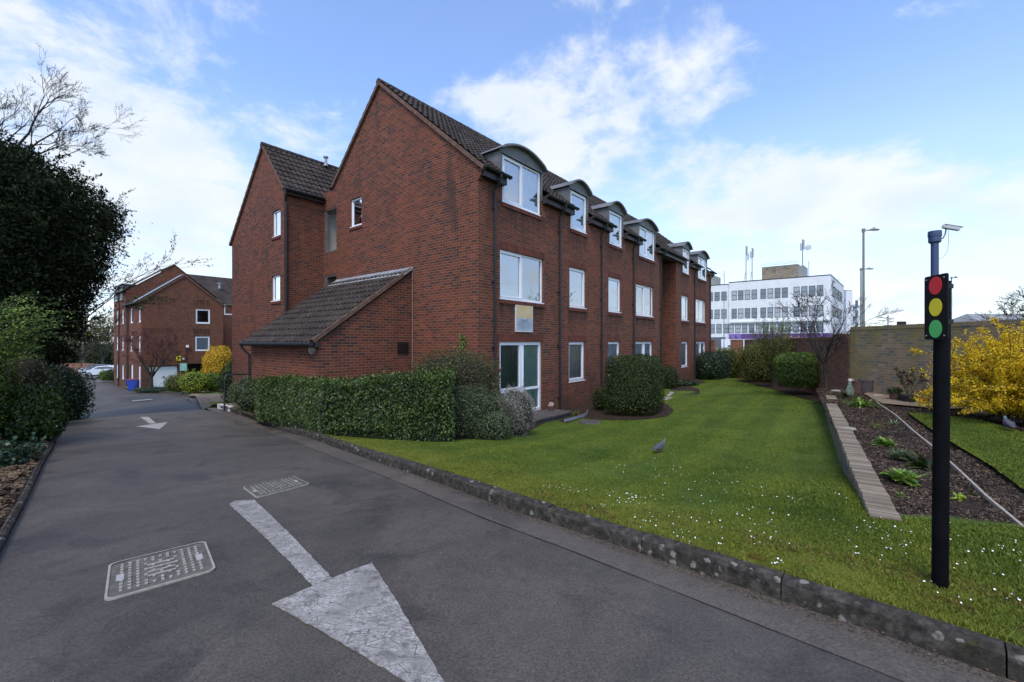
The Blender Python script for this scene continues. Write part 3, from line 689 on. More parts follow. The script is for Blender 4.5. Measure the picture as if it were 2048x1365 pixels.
ZB = -3.3
fp = lambda u, z: W(u, 0, z)
OUTF, OUTG = -dL, -dR
EAVE = 4.62; RS = .85
GFw = [(.88,2.94,-2.14,0.0,'door'),(4.55,5.66,-1.38,0.0,'single'),(7.5,8.6,-1.42,0,'single'),(10.2,12.2,-2.1,0,'door')]
FFw = [(.9,3.02,1.22,2.6,'double'),(4.59,5.73,1.22,2.6,'single'),(7.54,8.69,1.22,2.6,'single'),(10.23,12.32,1.2,2.6,'double')]
DFw = [(1.0,2.84,3.95,5.28,'double'),(4.65,5.77,3.95,5.27,'single'),(7.62,8.78,3.94,5.28,'single'),(10.6,12.45,3.92,5.28,'double')]
GF2 = [(16.48,17.65,-1.42,0,'single'),(19.25,21.25,-2.1,0,'door')]; FF2 = [(16.5,17.72,1.22,2.6,'single'),(19.16,21.25,1.22,2.6,'double')]; DF2 = [(16.7,17.84,3.92,5.27,'single'),(19.6,21.48,3.93,5.28,'double')]
mb = MB()
hol = [h[:4] for h in GFw+FFw]+[(h[0],h[1],h[2],6) for h in DFw]
wall(mb, fp, 0, 13.35, ZB, lambda u: EAVE, hol, dL)
hol2 = [h[:4] for h in GF2+FF2]+[(h[0],h[1],h[2],6) for h in DF2]
wall(mb, fp, 15.57, 22.45, ZB, lambda u: EAVE, hol2, dL)
# the recessed entrance bay and its cheeks
mb.poly([W(13.35,0,ZB), W(13.35,2.2,ZB), W(13.35,2.2,EAVE), W(13.35,0,EAVE)])
mb.poly([W(15.57,0,ZB), W(15.57,2.2,ZB), W(15.57,2.2,EAVE), W(15.57,0,EAVE)])
mb.poly([W(13.35,2.2,ZB), W(15.57,2.2,ZB), W(15.57,2.2,EAVE), W(13.35,2.2,EAVE)])
# far end gable
AP = (4.37, 8.36)
top1 = lambda v: min(4.72+.84*v if v < 4.37 else 8.39-.93*(v-4.37), 8.39) if v < 7.35 else 5.62
mb.poly([W(22.45,0,ZB), W(22.45,8.8,ZB), W(22.45,8.8,4.6), W(22.45,4.37,8.3), W(22.45,0,4.66)])
# near gable
vp = lambda v, z: W(0, v, z)
gh = [(5.45,6.14,4.02,4.98), (7.08,7.91,3.34,4.95), (7.08,7.91,.9,2.46)]
wall(mb, vp, 0, 8.03, ZB, top1, gh, dR, extra=(4.37, 7.35), depth=.09)
# second wing: side wall and gable
E2 = -1.44
mb.poly([W(E2,8.03,ZB), W(0,8.03,ZB), W(0,8.03,5.5), W(E2,8.03,5.5)])
t2 = lambda v: 5.5+1.09*(v-8.03) if v < 9.76 else 7.385-1.0*(v-9.76)
vp2 = lambda v, z: W(E2, v, z)
wall(mb, vp2, 8.03, 12.95, ZB, t2, [(8.3,8.97,3.83,4.76),(8.34,9.05,1.49,2.41)], dR, extra=(9.76,), depth=.09)
mb.poly([W(E2,12.95,ZB), W(3,12.95,ZB), W(3,12.95,4.15), W(E2,12.95,4.15)])
# third gable stepping back behind it
wall(mb, lambda v, z: W(3, v, z), 12.95, 16.3, ZB, lambda v: 4.9-1.0*(v-12.95) if v < 14.6 else 3.25, [], dR, extra=(14.6,))
mb.poly([W(3,16.3,ZB), W(12,16.3,ZB), W(12,16.3,3.25), W(3,16.3,3.25)])
mb.poly([W(22.45,8.8,ZB), W(12,8.8,ZB), W(12,8.8,4.6), W(22.45,8.8,4.6)])
# corbelled brickwork under the eave at the corner
for i, (du, z0, z1) in enumerate([(.06, 4.28, 4.355), (.12, 4.355, 4.43), (.18, 4.43, 4.56)]): mb.bw(.003, .16, -du, 0, z0, z1)
# flat infill pieces where wings meet
# soldier courses over openings, brick on edge sills (stand 3 mm proud)
for h in GFw+GF2+FFw[1:]*0: mb.bw(h[0]-.08, h[1]+.08, -.004, .02, h[3]+.003, h[3]+.225, 1)
for h in FFw+FF2: mb.bw(h[0]-.05, h[1]+.05, -.004, .02, h[3]+.003, h[3]+.225, 1); mb.bw(h[0]-.05, h[1]+.05, -.035, .05, h[2]-.145, h[2]-.032, 1)
for h in DFw+DF2: mb.bw(h[0]-.03, h[1]+.03, -.035, .05, h[2]-.145, h[2]-.032, 1)
mb.bw(-.035, .05, 5.40, 6.19, 3.90, 3.985, 1); mb.bw(E2-.035, E2+.05, 8.25, 9.02, 3.71, 3.80, 1); mb.bw(E2-.035, E2+.05, 8.29, 9.1, 1.37, 1.46, 1)
mb.build('brick_wall', [M['brick'], M['soldier']], bld)

cur_ff = [None, ('net',0,1,0), ('net',0,1,0), None]
for i, h in enumerate(GFw):
    window(bld, fp, OUTF, *h[:4], h[4], M['glassB'], [[('greenc',.5,1,0),('dimgreen',0,.5,0)],('beige',0,1,0),('blind',0,1,.3),('net',0,1,.1)][i], name='french_door' if h[4] == 'door' else 'window')
for i, h in enumerate(FFw): window(bld, fp, OUTF, *h[:4], h[4], M['glassA'], [('net',0,.48,0),('net',0,1,0),('net',0,1,.15),None][i])
for i, h in enumerate(DFw): window(bld, fp, OUTF, *h[:4], h[4], M['glassA'], [('net',0,1,0),('net',0,1,0),('net',0,1,0),('net',0,1,0)][i], inset=.02)
for i, h in enumerate(GF2): window(bld, fp, OUTF, *h[:4], h[4], M['glassB'], ('net',0,1,.1), name='french_door' if h[4] == 'door' else 'window')
for i, h in enumerate(FF2+DF2): window(bld, fp, OUTF, *h[:4], h[4], M['glassA'], ('net',0,1,.2), inset=.06 if i < 2 else .02)
window(bld, vp, OUTG, *gh[0], 'fixed', M['glassA'], None, inset=.05); window(bld, vp2, OUTG, 8.3, 8.97, 3.83, 4.76, 'fixed', M['glassA'], None, inset=.05)
window(bld, vp2, OUTG, 8.34, 9.05, 1.49, 2.41, 'fixed', M['glassA'], None, inset=.05)
# stair landing openings: grey posts, pale back wall, a rail
mb = MB()
for z0, z1 in ((3.34, 4.95), (.9, 2.46)):
    mb = MB(); mb.bw(.02, .10, 7.85, 7.91, z0, z1); mb.bw(.02, .10, 7.08, 7.85, z1-.05, z1); mb.bw(.03, .06, 7.08, 7.85, z0, z0+.05)
    mb.tube([W(.5, 7.0, z0+.55), W(.5, 8.0, z0+.55)], .02, 6)
    mb.build('stair_opening_frame', M['lead'], bld)
mb = MB()
for z0, z1 in ((3.34, 4.95), (.9, 2.46)):
    mb.poly([W(1.5,6.9,z0-.3), W(1.5,8.03,z0-.3), W(1.5,8.03,z1+.2), W(1.5,6.9,z1+.2)]); mb.poly([W(.1,8.0,z0-.3), W(1.5,8.0,z0-.3), W(1.5,8.0,z1+.2), W(.1,8.0,z1+.2)])
    mb.poly([W(.1,6.95,z0-.02), W(1.5,6.95,z0-.02), W(1.5,8.03,z0-.02), W(.1,8.03,z0-.02)])
mb.build('stair_lining', mat('cream_plaster', (.5,.46,.4), .8), bld)

def tiles(mb, o, ax, up, L, S, nrm, roll=.2, gauge=.31, amp=.036, lap=.036, seg=5, skip=None):
    """interlocking rolled tiles: a wavy, stepped sheet with slightly uneven rows"""
    nc = max(2, int(round(S/gauge))); nl = max(2, int(round(L/roll)))*seg; r = random.Random(int(L*100)); gl = S/nc; b0 = len(mb.v)
    jit = {}
    for c in range(nc):
        for e in (0, 1):
            for i in range(nl+1):
                ph = (i % seg)/seg; h = amp*(.5+.5*math.cos(2*math.pi*ph))**1.6; tcol = i//seg; j = jit.setdefault((c, tcol), (r.uniform(-.004, .006), r.uniform(-.008, .008)))
                off = lap*(1-e)+h+j[0]
                s = c*gl+(gl*e) + (j[1] if e == 0 else 0)
                mb.v.append(o+ax*(L*i/nl)+up*s+nrm*off)
    w = nl+1
    for c in range(nc):
        a0 = b0+2*c*w
        for i in range(nl):
            a = a0+i
            if skip and skip(L*(i+.5)/nl, (c+.5)*gl): continue
            mb.f.append((a, a+1, a+1+w, a+w)); mb.m.append(0)
            if c+1 < nc: q = a0+2*w+i; mb.f.append((a+w, a+w+1, q+1, q)); mb.m.append(0)
    # closing drop at the eave
    for i in range(nl): a = b0+i; mb.v += []; 
def slope_unit(dv, dz):
    q = (dL*dv+Vector((0,0,dz))); return q.length, q.normalized()
# main roof
mb = MB()
S, up = slope_unit(4.37+.22, .85*(4.37+.22)); nrm = dR.cross(up); nrm = nrm if nrm.z > 0 else -nrm
cutd = lambda a, q: any(h[0]-.1 < a-.06 < h[1]+.1 and q < .95 for h in DFw+DF2)
tiles(mb, W(-.06, -.22, 4.76-.85*.22), dR, up, 22.6, S, nrm, skip=cutd)
S, up = slope_unit(-3.1, .93*3.1); nrm = dR.cross(up); nrm = nrm if nrm.z > 0 else -nrm
tiles(mb, W(-.06, 4.37+3.1, 8.46-.93*3.1), dR, up, 11, S, nrm)
mb.poly([W(10.9,4.37,8.42), W(22.5,4.37,8.42), W(22.5,8.9,4.5), W(10.9,8.9,4.5)])
# second wing roof
S, up = slope_unit(1.73+.2, 1.127*(1.73+.2)); nrm = dR.cross(up); nrm = nrm if nrm.z > 0 else -nrm
tiles(mb, W(E2-.06, 8.03-.2, 5.5-1.127*.2), dR, up, 1.55, S, nrm); tiles(mb, W(.06, 8.03-.2, 5.5-1.127*.2+.01), dR, up, 10.5, S, nrm)
S, up = slope_unit(-3.35, 3.35); nrm = dR.cross(up); nrm = nrm if nrm.z > 0 else -nrm
tiles(mb, W(E2-.06, 9.76+3.35, 7.45-3.35), dR, up, 12, S, nrm)
mb.poly([W(2.95,13.0,4.95), W(12,13.0,4.95), W(12,16.5,3.2), W(2.95,16.5,3.2)])
roof = mb.build('roof', M['tile'], bld)
mb = MB()
def ridge(u0, u1, v, z):
    n = int((u1-u0)/.45)
    for i in range(n):
        a, b = u0+(u1-u0)*i/n, u0+(u1-u0)*(i+1)/n
        mb.tube([W(a, v, z), W(b-.012, v, z)], [.118, .11], 10)
ridge(-.08, 22.5, 4.37, 8.44); mb.build('ridge_tile', M['tile'], roof); mb = MB(); ridge(E2-.08, 10.5, 9.76, 7.42)
mb.build('ridge_tile', M['tile'], roof)
# verges: mortared edge under the tiles
mb = MB()
def rake(u, v0, z0, v1, z1, w=.09, h=.10, out=-1):
    d = W(u, v1, z1)-W(u, v0, z0); n = Vector((0, 0, 1)); n = (n-d.normalized()*n.dot(d.normalized())).normalized()
    mb.box(W(u, v0, z0)-n*h*.8, d, n*h, dR*w*out)
rake(.02, -.28, 4.76-.28*.85, 4.37, 8.46, .10); rake(.02, 4.37, 8.46, 7.35, 8.46-.93*2.98, .10)
rake(E2+.02, 7.95, 5.42, 9.76, 7.45, .09); rake(E2+.02, 9.76, 7.45, 13.1, 4.12, .09)
mb.build('verge', M['verge'], roof)
# gutters, fascias and soffits
segs = [(.02,.92),(2.92,4.57),(5.85,7.54),(8.86,10.52),(12.53,16.62),(17.92,19.52),(21.56,22.65)]
for a, b in segs:
    mb = MB(); gm = MB()
    mb.bw(a+.02, b+.06, -.19, .0, 4.34, 4.57); 
    n = 8; zc = 4.56; vc = -.27; r = .062
    for i in range(n):
        t0 = math.pi+math.pi*i/n; t1 = math.pi+math.pi*(i+1)/n
        p = [(vc+r*math.cos(t), zc+r*math.sin(t)) for t in (t0, t1)]
        for rr, fl in ((1, 0), (.9, 1)):
            q = [(vc+r*rr*math.cos(t), zc+r*rr*math.sin(t)) for t in (t0, t1)]
            gm.poly([W(a-.05, *q[0]), W(b+.12, *q[0]), W(b+.12, *q[1]), W(a-.05, *q[1])])
    for e in (a-.05, b+.115): gm.bw(e, e+.008, vc-r, vc+r, zc-r, zc+.01)
    gm.tube([W(a-.06, vc-r, zc), W(b+.125, vc-r, zc)], .008, 6)
    mb.build('fascia', M['browntrim'], bld); gm.build('gutter', M['blackpl'], bld)
mb = MB(); gm = MB()
mb.bw(13.3, 15.6, .0, 2.2, 4.3, 4.36); mb.build('soffit', M['browntrim'], bld); mb = MB()
mb.bw(E2, -.03, 8.03-.14, 8.03-.003, 5.2, 5.40)
mb.build('fascia', M['browntrim'], bld)
gm.tube([W(E2-.08, 7.82, 5.36), W(-.06, 7.82, 5.36)], .055, 8)
gm.build('gutter', M['blackpl'], bld)
for u in (.62, 3.9, 6.87, 9.87, 13.2, 18.8, 22.2):
    pm = MB(); pm.tube([W(u,-.27,4.5), W(u,-.27,4.42), W(u,-.2,4.3), W(u,-.075,4.16), W(u,-.06,4.05), W(u,-.06,-2.5)], .036, 8)
    pm.tube([W(u,-.27,4.52), W(u,-.27,4.44)], .05, 8)
    for z in (3.6, 1.6, -.2, -1.9): pm.tube([W(u,-.06,z), W(u,-.06,z+.09)], .046, 8); pm.bw(u-.07, u+.07, -.03, 0, z+.02, z+.06)
    pm.build('downpipe', M['blackpl'], bld)
pm = MB(); pm.tube([W(E2-.02,7.82,5.32), W(E2-.02,7.86,5.15), W(E2+.05,7.97,4.95), W(E2+.05,7.97,-2.5)], .04, 8)
for z in (4.2, 2.2, .3): pm.tube([W(E2+.05,7.97,z), W(E2+.05,7.97,z+.09)], .05, 8)
pm.build('downpipe', M['blackpl'], bld)

def dormer(u0, u1, rise):
    """lead-clad dormer with a shallow barrel roof"""
    mb = MB(); a0, a1 = u0-.10, u1+.10; zs = 5.36; n = 14; um = (a0+a1)/2; hw = (a1-a0)/2+.05
    def arc(t, off=0.): x = -1+2*t; return um+x*(hw+off), zs+rise*(1-x*x)+off*(.9 if abs(x) < 1 else 0)
    vb = lambda z: max(.1, (z-4.70)/.85)          # where the main slope is at this height
    # cheeks
    for a, s in ((a0, -1), (a1, 1)):
        x0, x1 = (a, a+.07) if s < 0 else (a-.07, a)
        for x in (x0, x1): mb.poly([W(x,-.02,4.42), W(x,-.02,zs+.02), W(x,vb(zs)+.1,zs+.02), W(x,.05,4.42)])
        mb.poly([W(x0,-.02,4.42), W(x1,-.02,4.42), W(x1,-.02,zs+.02), W(x0,-.02,zs+.02)])
        # front strip beside the window down the jamb
    # tympanum
    pts = [W(a0,-.025,5.285), W(a1,-.025,5.285)]+[W(arc(1-i/n)[0],-.025,arc(1-i/n)[1]) for i in range(n+1)]
    mb.poly(pts); mb.bw(a0, a1, -.05, -.025, 5.283, 5.325)
    c = mb.build('dormer', M['lead'], bld)
    rm = MB()
    for i in range(n):
        (x0, z0), (x1, z1) = arc(i/n), arc((i+1)/n); (y0, w0), (y1, w1) = arc(i/n, .055), arc((i+1)/n, .055)
        rm.poly([W(x0,-.16,z0), W(x1,-.16,z1), W(x1,vb(z1)+.15,z1), W(x0,vb(z0)+.15,z0)])
        rm.poly([W(y0,-.17,w0), W(y0,vb(w0)+.15,w0), W(y1,vb(w1)+.15,w1), W(y1,-.17,w1)])
        rm.poly([W(x0,-.17,z0), W(y0,-.17,w0), W(y1,-.17,w1), W(x1,-.17,z1)])
    for t in (0, 1): (x, z), (y, w) = arc(t), arc(t, .055); rm.poly([W(x,-.17,z), W(x,.9,z), W(y,.9,w), W(y,-.17,w)])
    rm.build('barrel_roof', M['lead'], c)
for h in DFw+DF2: dormer(h[0], h[1], .31 if h[1]-h[0] > 1.5 else .30)

# lean-to store against the gable
mb = MB(); LU = -2.87
mb.poly([W(LU,2.77,ZB), W(0,2.77,ZB), W(0,2.77,2.08), W(LU,2.77,.02)])
mb.poly([W(LU,2.77,ZB), W(LU,7.0,ZB), W(LU,7.0,.02), W(LU,2.77,.02)]); mb.poly([W(LU,7.0,ZB), W(0,7.0,ZB), W(0,7.0,2.08), W(LU,7.0,.02)])
st = mb.build('store_wall', M['brick'], bld)
mb = MB(); upv = (dR*(2.87+.2)+Vector((0,0,2.08+.145))); S = upv.length; up = upv.normalized(); nrm = dL.cross(up); nrm = nrm if nrm.z > 0 else -nrm
tiles(mb, W(LU-.2, 2.72, .07-.145+.02), dL, up, 4.42, S, nrm, roll=.21, gauge=.31, amp=.055, lap=.045, seg=8)
rf2 = mb.build('store_roof', M['tile'], bld)
mb = MB(); mb.box(W(LU-.14, 2.70, -.03), upv.normalized()*(S-.06), dL*.07, nrm*.10); mb.build('verge', M['verge'], rf2)
mb = MB(); mb.box(W(-.32,2.68,1.965), dR*.32+Vector((0,0,.232)), dL*4.42, nrm*.035); mb.box(W(-.02,2.68,2.14), dR*.018, dL*4.42, Vector((0,0,.12))); mb.build('flashing', M['flash'], rf2)
mb = MB(); mb.bw(LU-.12, LU-.005, 2.7, 7.1, -.13, .0); mb.build('fascia', M['browntrim'], rf2)
mb = MB(); mb.tube([W(LU-.24,2.66,-.06), W(LU-.24,7.18,-.06)], .055, 8); mb.tube([W(LU-.24,7.1,-.08), W(LU-.22,7.1,-.2), W(LU-.06,6.98,-.42), W(LU-.06,6.98,-2.4)], .036, 8)
mb.build('gutter', M['blackpl'], rf2)
mb = MB()
for i in range(9): mb.box(W(-.49,2.765,-.33+i*.034), dR*.36, -dL*.03+Vector((0,0,-.014)), Vector((0,0,.008)))
mb.bw(-.51, -.11, 2.745, 2.772, -.35, -.335); mb.bw(-.51, -.11, 2.745, 2.772, -.02, -.005); mb.bw(-.51, -.495, 2.745, 2.772, -.335, -.02); mb.bw(-.125, -.11, 2.745, 2.772, -.335, -.02)
mb.bw(-.495,-.125,2.762,2.772,-.335,-.02)
mb.build('vent', M['browntrim'], bld)
mb = MB(); c0 = W(LU-.0, 3.05, -.2)
for r, d in ((.13, .03), (.115, .06), (.09, .085), (.05, .1)): mb.tube([c0, c0-dR*d], r, 16)
tag(mb.build('wall_lamp', mat('frosted_lamp', (.30,.24,.21), .5)), 'round frosted bulkhead lamp under the low tiled roof of the brick store', 'wall lamp')
mb = MB(); mb.tube([W(-.03, 2.66, 2.1), W(-.03, 2.66, -.4), W(-.03, 2.68, -1.6)], .012, 5); mb.build('cable', mat('grey_cable', (.2,.17,.15)), bld)
mb = MB(); mb.lathe(W(.9, 9.55, 7.32), [(.10,0),(.06,.08),(.055,.34),(.10,.35),(.10,.40),(.03,.43)], 12); mb.build('roof_vent', M['flash'], roof)

# rooms behind the ground floor glass stay dark: floors between storeys
mb = MB()
for z in (-2.2, .35, 2.95): mb.poly([W(.1,.1,z), W(13.2,.1,z), W(13.2,6.9,z), W(.1,6.9,z)]); mb.poly([W(15.7,.1,z), W(22.3,.1,z), W(22.3,6.9,z), W(15.7,6.9,z)])
for u in (3.5, 6.6, 9.4): mb.poly([W(u,.1,-2.2), W(u,6.9,-2.2), W(u,6.9,4.4), W(u,.1,4.4)])
mb.poly([W(.1,1.6,-2.2), W(13.2,1.6,-2.2), W(13.2,1.6,5.6), W(.1,1.6,5.6)]); mb.poly([W(15.7,1.6,-2.2), W(22.3,1.6,-2.2), W(22.3,1.6,5.6), W(15.7,1.6,5.6)])
mb.build('room_lining', mat('room_paint', (.28,.27,.25), .9), bld)

# agent's board screwed to the brickwork
sg = thing('sign_board', 'weathered yellow and pale blue board on the brick between french door and first floor window', 'sign', W(1.6, -.03, .25))
mb = MB(); A = lambda u, z: W(u, -.03, z)
mb.box(W(1.56,-.005,.29), dR*.84, Vector((0,0,.82)), -dL*.03); mb.build('board', mat('board_white', (.62,.60,.58), .6, var=.1), sg)
mb = MB(); mb.bw(1.60,2.37,-.038,-.036,.70,1.07); mb.build('yellow_panel', mottled('faded_yellow', [(.3,(.55,.38,.12)),(.7,(.62,.52,.33))], 3), sg)
mb = MB(); mb.bw(1.60,2.37,-.038,-.036,.33,.69); mb.build('blue_panel', mottled('faded_blue', [(.3,(.30,.36,.42)),(.7,(.46,.50,.55))], 3), sg)
mb = MB(); r = random.Random(4)
mb.bw(1.63,2.33,-.040,-.0385,.495,.505)
for row, z in enumerate((.98,.90,.82)):
    u = 1.72
    while u < 2.25: w = r.uniform(.015,.05); mb.bw(u,u+w,-.040,-.0385,z-.025,z+.02) if row < 3 and False else None; u += w+.02
for z in (.545, .44, .40):
    u = 1.72
    while u < 2.26: w = r.uniform(.008,.028); mb.bw(u,u+w,-.040,-.0385,z,z+.014); u += w+.012
mb.build('small_print', mat('faded_ink', (.12,.13,.16), .7), sg)
def lettering(txt, loc, xdir, size, m, parent, align='CENTER', ext=.004, bold=0., z=(0,0,1)):
    cu = bpy.data.curves.new('lettering', 'FONT'); cu.body = txt; cu.size = size; cu.extrude = ext; cu.align_x = align; cu.offset = bold
    tmp = bpy.data.objects.new('tmp', cu); me = bpy.data.meshes.new_from_object(tmp); bpy.data.objects.remove(tmp); me.materials.clear(); me.materials.append(m)
    x = Vector(xdir).normalized(); z = Vector(z); mt = Matrix((x, z, x.cross(z))).transposed().to_4x4(); me.transform(mt); me.name = 'lettering'
    return link('lettering', me, parent, loc)
lettering('Cole S.', W(1.99,-.041,.585), dR, .13, mat('ink', (.10,.11,.14), .7), sg, ext=.001)

# ================================================================ WALLS AND GARDEN ON THE RIGHT
rw = thing('garden_wall', 'long tall brown brick garden wall with mossy faces behind the yellow shrub and gravel', 'wall', (10.1, 13, -1.6))
A0, A1 = Vector((10.12, 13.0, 0)), Vector((9.45, 4.0, 0))
def wall_run(a, b, zb, zt, th, mats, parent, name='brick_wall', cop=True, step=1.4):
    d = (b-a).normalized(); n = Vector((d.y, -d.x, 0)); L = (b-a).length; mb = MB()
    mb.box(a+Vector((0,0,zb)), d*L, n*th, Vector((0,0,zt-zb-.10)), 0)
    o = mb.build(name, mats, parent)
    if cop:
        cm = MB(); s = 0; r = random.Random(5)
        while s < L-.03:
            cm.box(a+d*s-n*.012+Vector((0,0,zt-.10+r.uniform(-.002,.002))), d*.064, n*(th+.024), Vector((0,0,.10+r.uniform(-.004,.004)))); s += .075
        cm.build('coping', mats[1] if len(mats) > 1 else mats[0], parent)
    return o
wall_run(A1, A0, -1.9, .435, .22, [M['wallbrick'], M['wallbrick']], rw)
rw2 = thing('garden_wall', 'lower red brick garden wall behind the clipped bushes and bare tree', 'wall', (13, 21, -2.6))
B1 = Vector((16.6, 31, 0)); wall_run(A0+Vector((.02,.08,0)), B1, -2.9, .16, .22, [M['wallred'], M['wallred']], rw2)
B2 = Vector((15.9, 31.6, 0)); B3 = Vector((15.2, 32.6, 0)); B4 = Vector((13.4, 36.0, 0))
rw3 = thing('garden_wall', 'short far stretch of pinkish brick wall beyond the end of the apartment building', 'wall', tuple(B3)[:2]+(-2.9,))
wall_run(B1+Vector((-.1,.06,0)), B2, -3, .16, .22, [M['wallred'], M['wallred']], rw3); wall_run(B3, B4, -3, .12, .22, [M['wallred'], M['wallred']], rw3)
gt = thing('garden_gate', 'narrow brown timber gate in the far brick wall', 'gate', (15.55, 32.1, -2.7))
mb = MB(); d = (B3-B2).normalized()
for i in range(7): mb.box(B2+d*(.02+i*.16)+Vector((0,0,-2.6)), d*.15, Vector((.03,.03,0)), Vector((0,0,1.95)))
mb.build('gate_boards', mat('gate_timber', (.11,.05,.03), .8, var=.3), gt)
mb = MB(); mb.box(B2+d*.02+Vector((-.04,-.03,-2.3)), d*1.1, Vector((.03,.03,0)), Vector((0,0,.12))); mb.build('gate_rail', M['browntrim'], gt); mb = MB(); mb.box(B2+d*.02+Vector((-.04,-.03,-1.0)), d*1.1, Vector((.03,.03,0)), Vector((0,0,.12))); mb.build('gate_rail', M['browntrim'], gt)

lw = thing('retaining_wall', 'low brick retaining wall with brick on edge top between the lawn and flower bed', 'wall', (NW.x, NW.y, -1.9))
a, b = Vector((NW.x, NW.y, 0)), Vector((FW.x, FW.y, 0)); L = (b-a).length; d = (b-a)/L; n = Vector((d.y, -d.x, 0))
mb = MB(); L1 = L*.80
mb.box(a+Vector((0,0,-2.6))+n*.015, d*L1, n*.2, Vector((0,0,1.0))); mb.box(a+d*L1+n*.05+Vector((0,0,-2.6)), d*(L-L1), n*.2, Vector((0,0,1.03)))
mb.build('brick_body', brick_mat('weathered_brick', (.24,.17,.12), (.17,.12,.09), (.26,.21,.16), moss=(.12,.11,.05)), lw)
mb = MB(); s = 0; r = random.Random(8)
while s < L-.05:
    o = n*.0 if s < L1 else n*.05+Vector((0,0,.035)); j = r.uniform(-.006,.006)
    mb.box(a+d*(s+r.uniform(0,.003))+o+n*j+Vector((0,0,-1.605)), d*.050+n*r.uniform(-.005,.005), n*.215, Vector((0,0,.108+r.uniform(-.006,.006)))); s += .0755
mb.build('coping_bricks', M['coping'], lw, bevel=.006)
# bed mortar between coping bricks
mb = MB(); mb.box(a+n*.01+Vector((0,0,-1.6)), d*L1, n*.195, Vector((0,0,.082))); mb.build('mortar', mat('dark_joint', (.03,.024,.018), .9), lw)

# timber edging rail across the bed
rp_ = [rp(*q) for q in [(1738,793),(1760,812),(1790,832),(1830,868),(1875,905),(1925,952),(1975,1000),(2046,1060)]]
mb = MB()
for i in range(len(rp_)-1):
    p, q = rp_[i], rp_[i+1]; dd = (q-p); nn = Vector((dd.y, -dd.x, 0)).normalized()
    mb.box(p-nn*.011-Vector((0,0,.03)), dd*1.004, nn*.022, Vector((0,0,.065)))
tag(mb.build('timber_edging', M['timber']), 'thin pale timber edging board running across the dark flower bed', 'edging')

# ---------------------------------------------------------------- traffic light board on its post
tl = thing('traffic_light_sign', 'black board with red, yellow and green discs on a black post by the kerb', 'traffic light', gp(1880, 1172, LIFT))
p0 = gp(1880, 1172, LIFT); tp = P(1884.5, 600, 2.575)
mb = MB(); mb.tube([p0-Vector((0,0,.2)), p0, tp, tp+Vector((0,0,.1))], .038, 24); mb.tube([tp+Vector((0,0,.1)), tp+Vector((0,0,.108))], .04, 24)
mb.build('post', mottled('black_paint', [(.3,(.003,.003,.004)),(.7,(.007,.007,.009))], 8, rough=.5, bump=.05, spec=.06), tl, smooth=False)
bl, br = Vector((2.4775, 2.60, 0)), Vector((2.4365, 2.42, 0)); bx = (br-bl); BW = bx.length; bx.normalize(); bn = Vector((-abs(bx.y), abs(bx.x)*(1 if bx.x*bx.y > 0 else -1), 0)).normalized()
if bn.x > 0: bn = -bn
def rrect(w, h, r, n=6):
    pts = []
    for cx, cy, a0 in ((w-r, r, -90), (w-r, h-r, 0), (r, h-r, 90), (r, r, 180)):
        for i in range(n+1): t = R(a0+90*i/n); pts.append((cx+r*math.cos(t), cy+r*math.sin(t)))
    return pts
BH = .3735; zb = .0125
def bp(a, z, o=0.): return Vector((bl.x, bl.y, 0))+bx*a+Vector((0, 0, zb+z))+bn*o
mb = MB(); rr = rrect(BW, BH, .014)
mb.poly([bp(a, z, .006) for a, z in rr]); mb.poly([bp(a, z, 0) for a, z in rr][::-1])
for i in range(len(rr)): j = (i+1) % len(rr); mb.poly([bp(*rr[i], .006), bp(*rr[j], .006), bp(*rr[j], 0), bp(*rr[i], 0)])
mb.build('board', mat('black_sheet', (.006,.006,.007), .5, spec=.25), tl)
for nm, zc, cc in (('red_disc', .312, (.80,.035,.045)), ('yellow_disc', .187, (.90,.70,.03)), ('green_disc', .062, (.10,.52,.12))):
    mb = MB(); ring = [bp(BW*.5+.0515*math.cos(t)*.98, zc+.0515*math.sin(t), .008) for t in [2*math.pi*i/48 for i in range(48)]]; mb.poly(ring)
    for i in range(48): mb.poly([ring[i], ring[(i+1)%48], ring[(i+1)%48]-bn*.002, ring[i]-bn*.002])
    mb.build(nm, mat(nm+'_film', cc, .5), tl)
for a in (.019, BW-.024):
    for z in (.022, BH-.022):
        mb = MB(); mb.tube([bp(a, z, .006), bp(a, z, .0085), bp(a, z, .0105)], [.0055, .0055, .002], 10); mb.build('screw', mat('steel', (.5,.5,.5), .3, metal=1), tl)
mb = MB()
for z in (.09, .29): mb = MB(); mb.box(bp(BW*.3, z, -.004), bx*BW*.5, Vector((.05,-.0,0)), Vector((0,0,.025))); mb.build('bracket', M['blackpl'], tl)

# ---------------------------------------------------------------- camera mast behind the wall
cm = thing('camera_mast', 'blue steel mast with a small white surveillance camera on a curved arm behind the wall', 'camera mast', P(1869.5, 684, 11.0)-Vector((0,0,1.8)))
c = P(1869.5, 684, 11.0); blue = mat('blue_mast_paint', (.035,.06,.13), .4); mb = MB()
mb.tube([c-Vector((0,0,1.8)), c+Vector((0,0,2.55))], .078, 20); mb.build('mast', blue, cm)
mb = MB(); mb.lathe(c, [(.10,2.50),(.125,2.53),(.125,2.66),(.135,2.665),(.135,2.73),(.13,2.80),(.05,2.81)], 24); mb.build('mast_cap', blue, cm)
mb = MB(); mb.tube([c+Vector((.1,0,2.6)), c+Vector((.19,-.02,2.62)), c+Vector((.235,-.03,2.72)), c+Vector((.25,-.04,2.86))], .016, 8); mb.build('camera_arm', M['lead'], cm)
mb = MB(); ax_ = Vector((.36,-.1,-.1)).normalized(); sd_ = ax_.cross(Vector((0,0,1))).normalized(); u_ = sd_.cross(ax_)
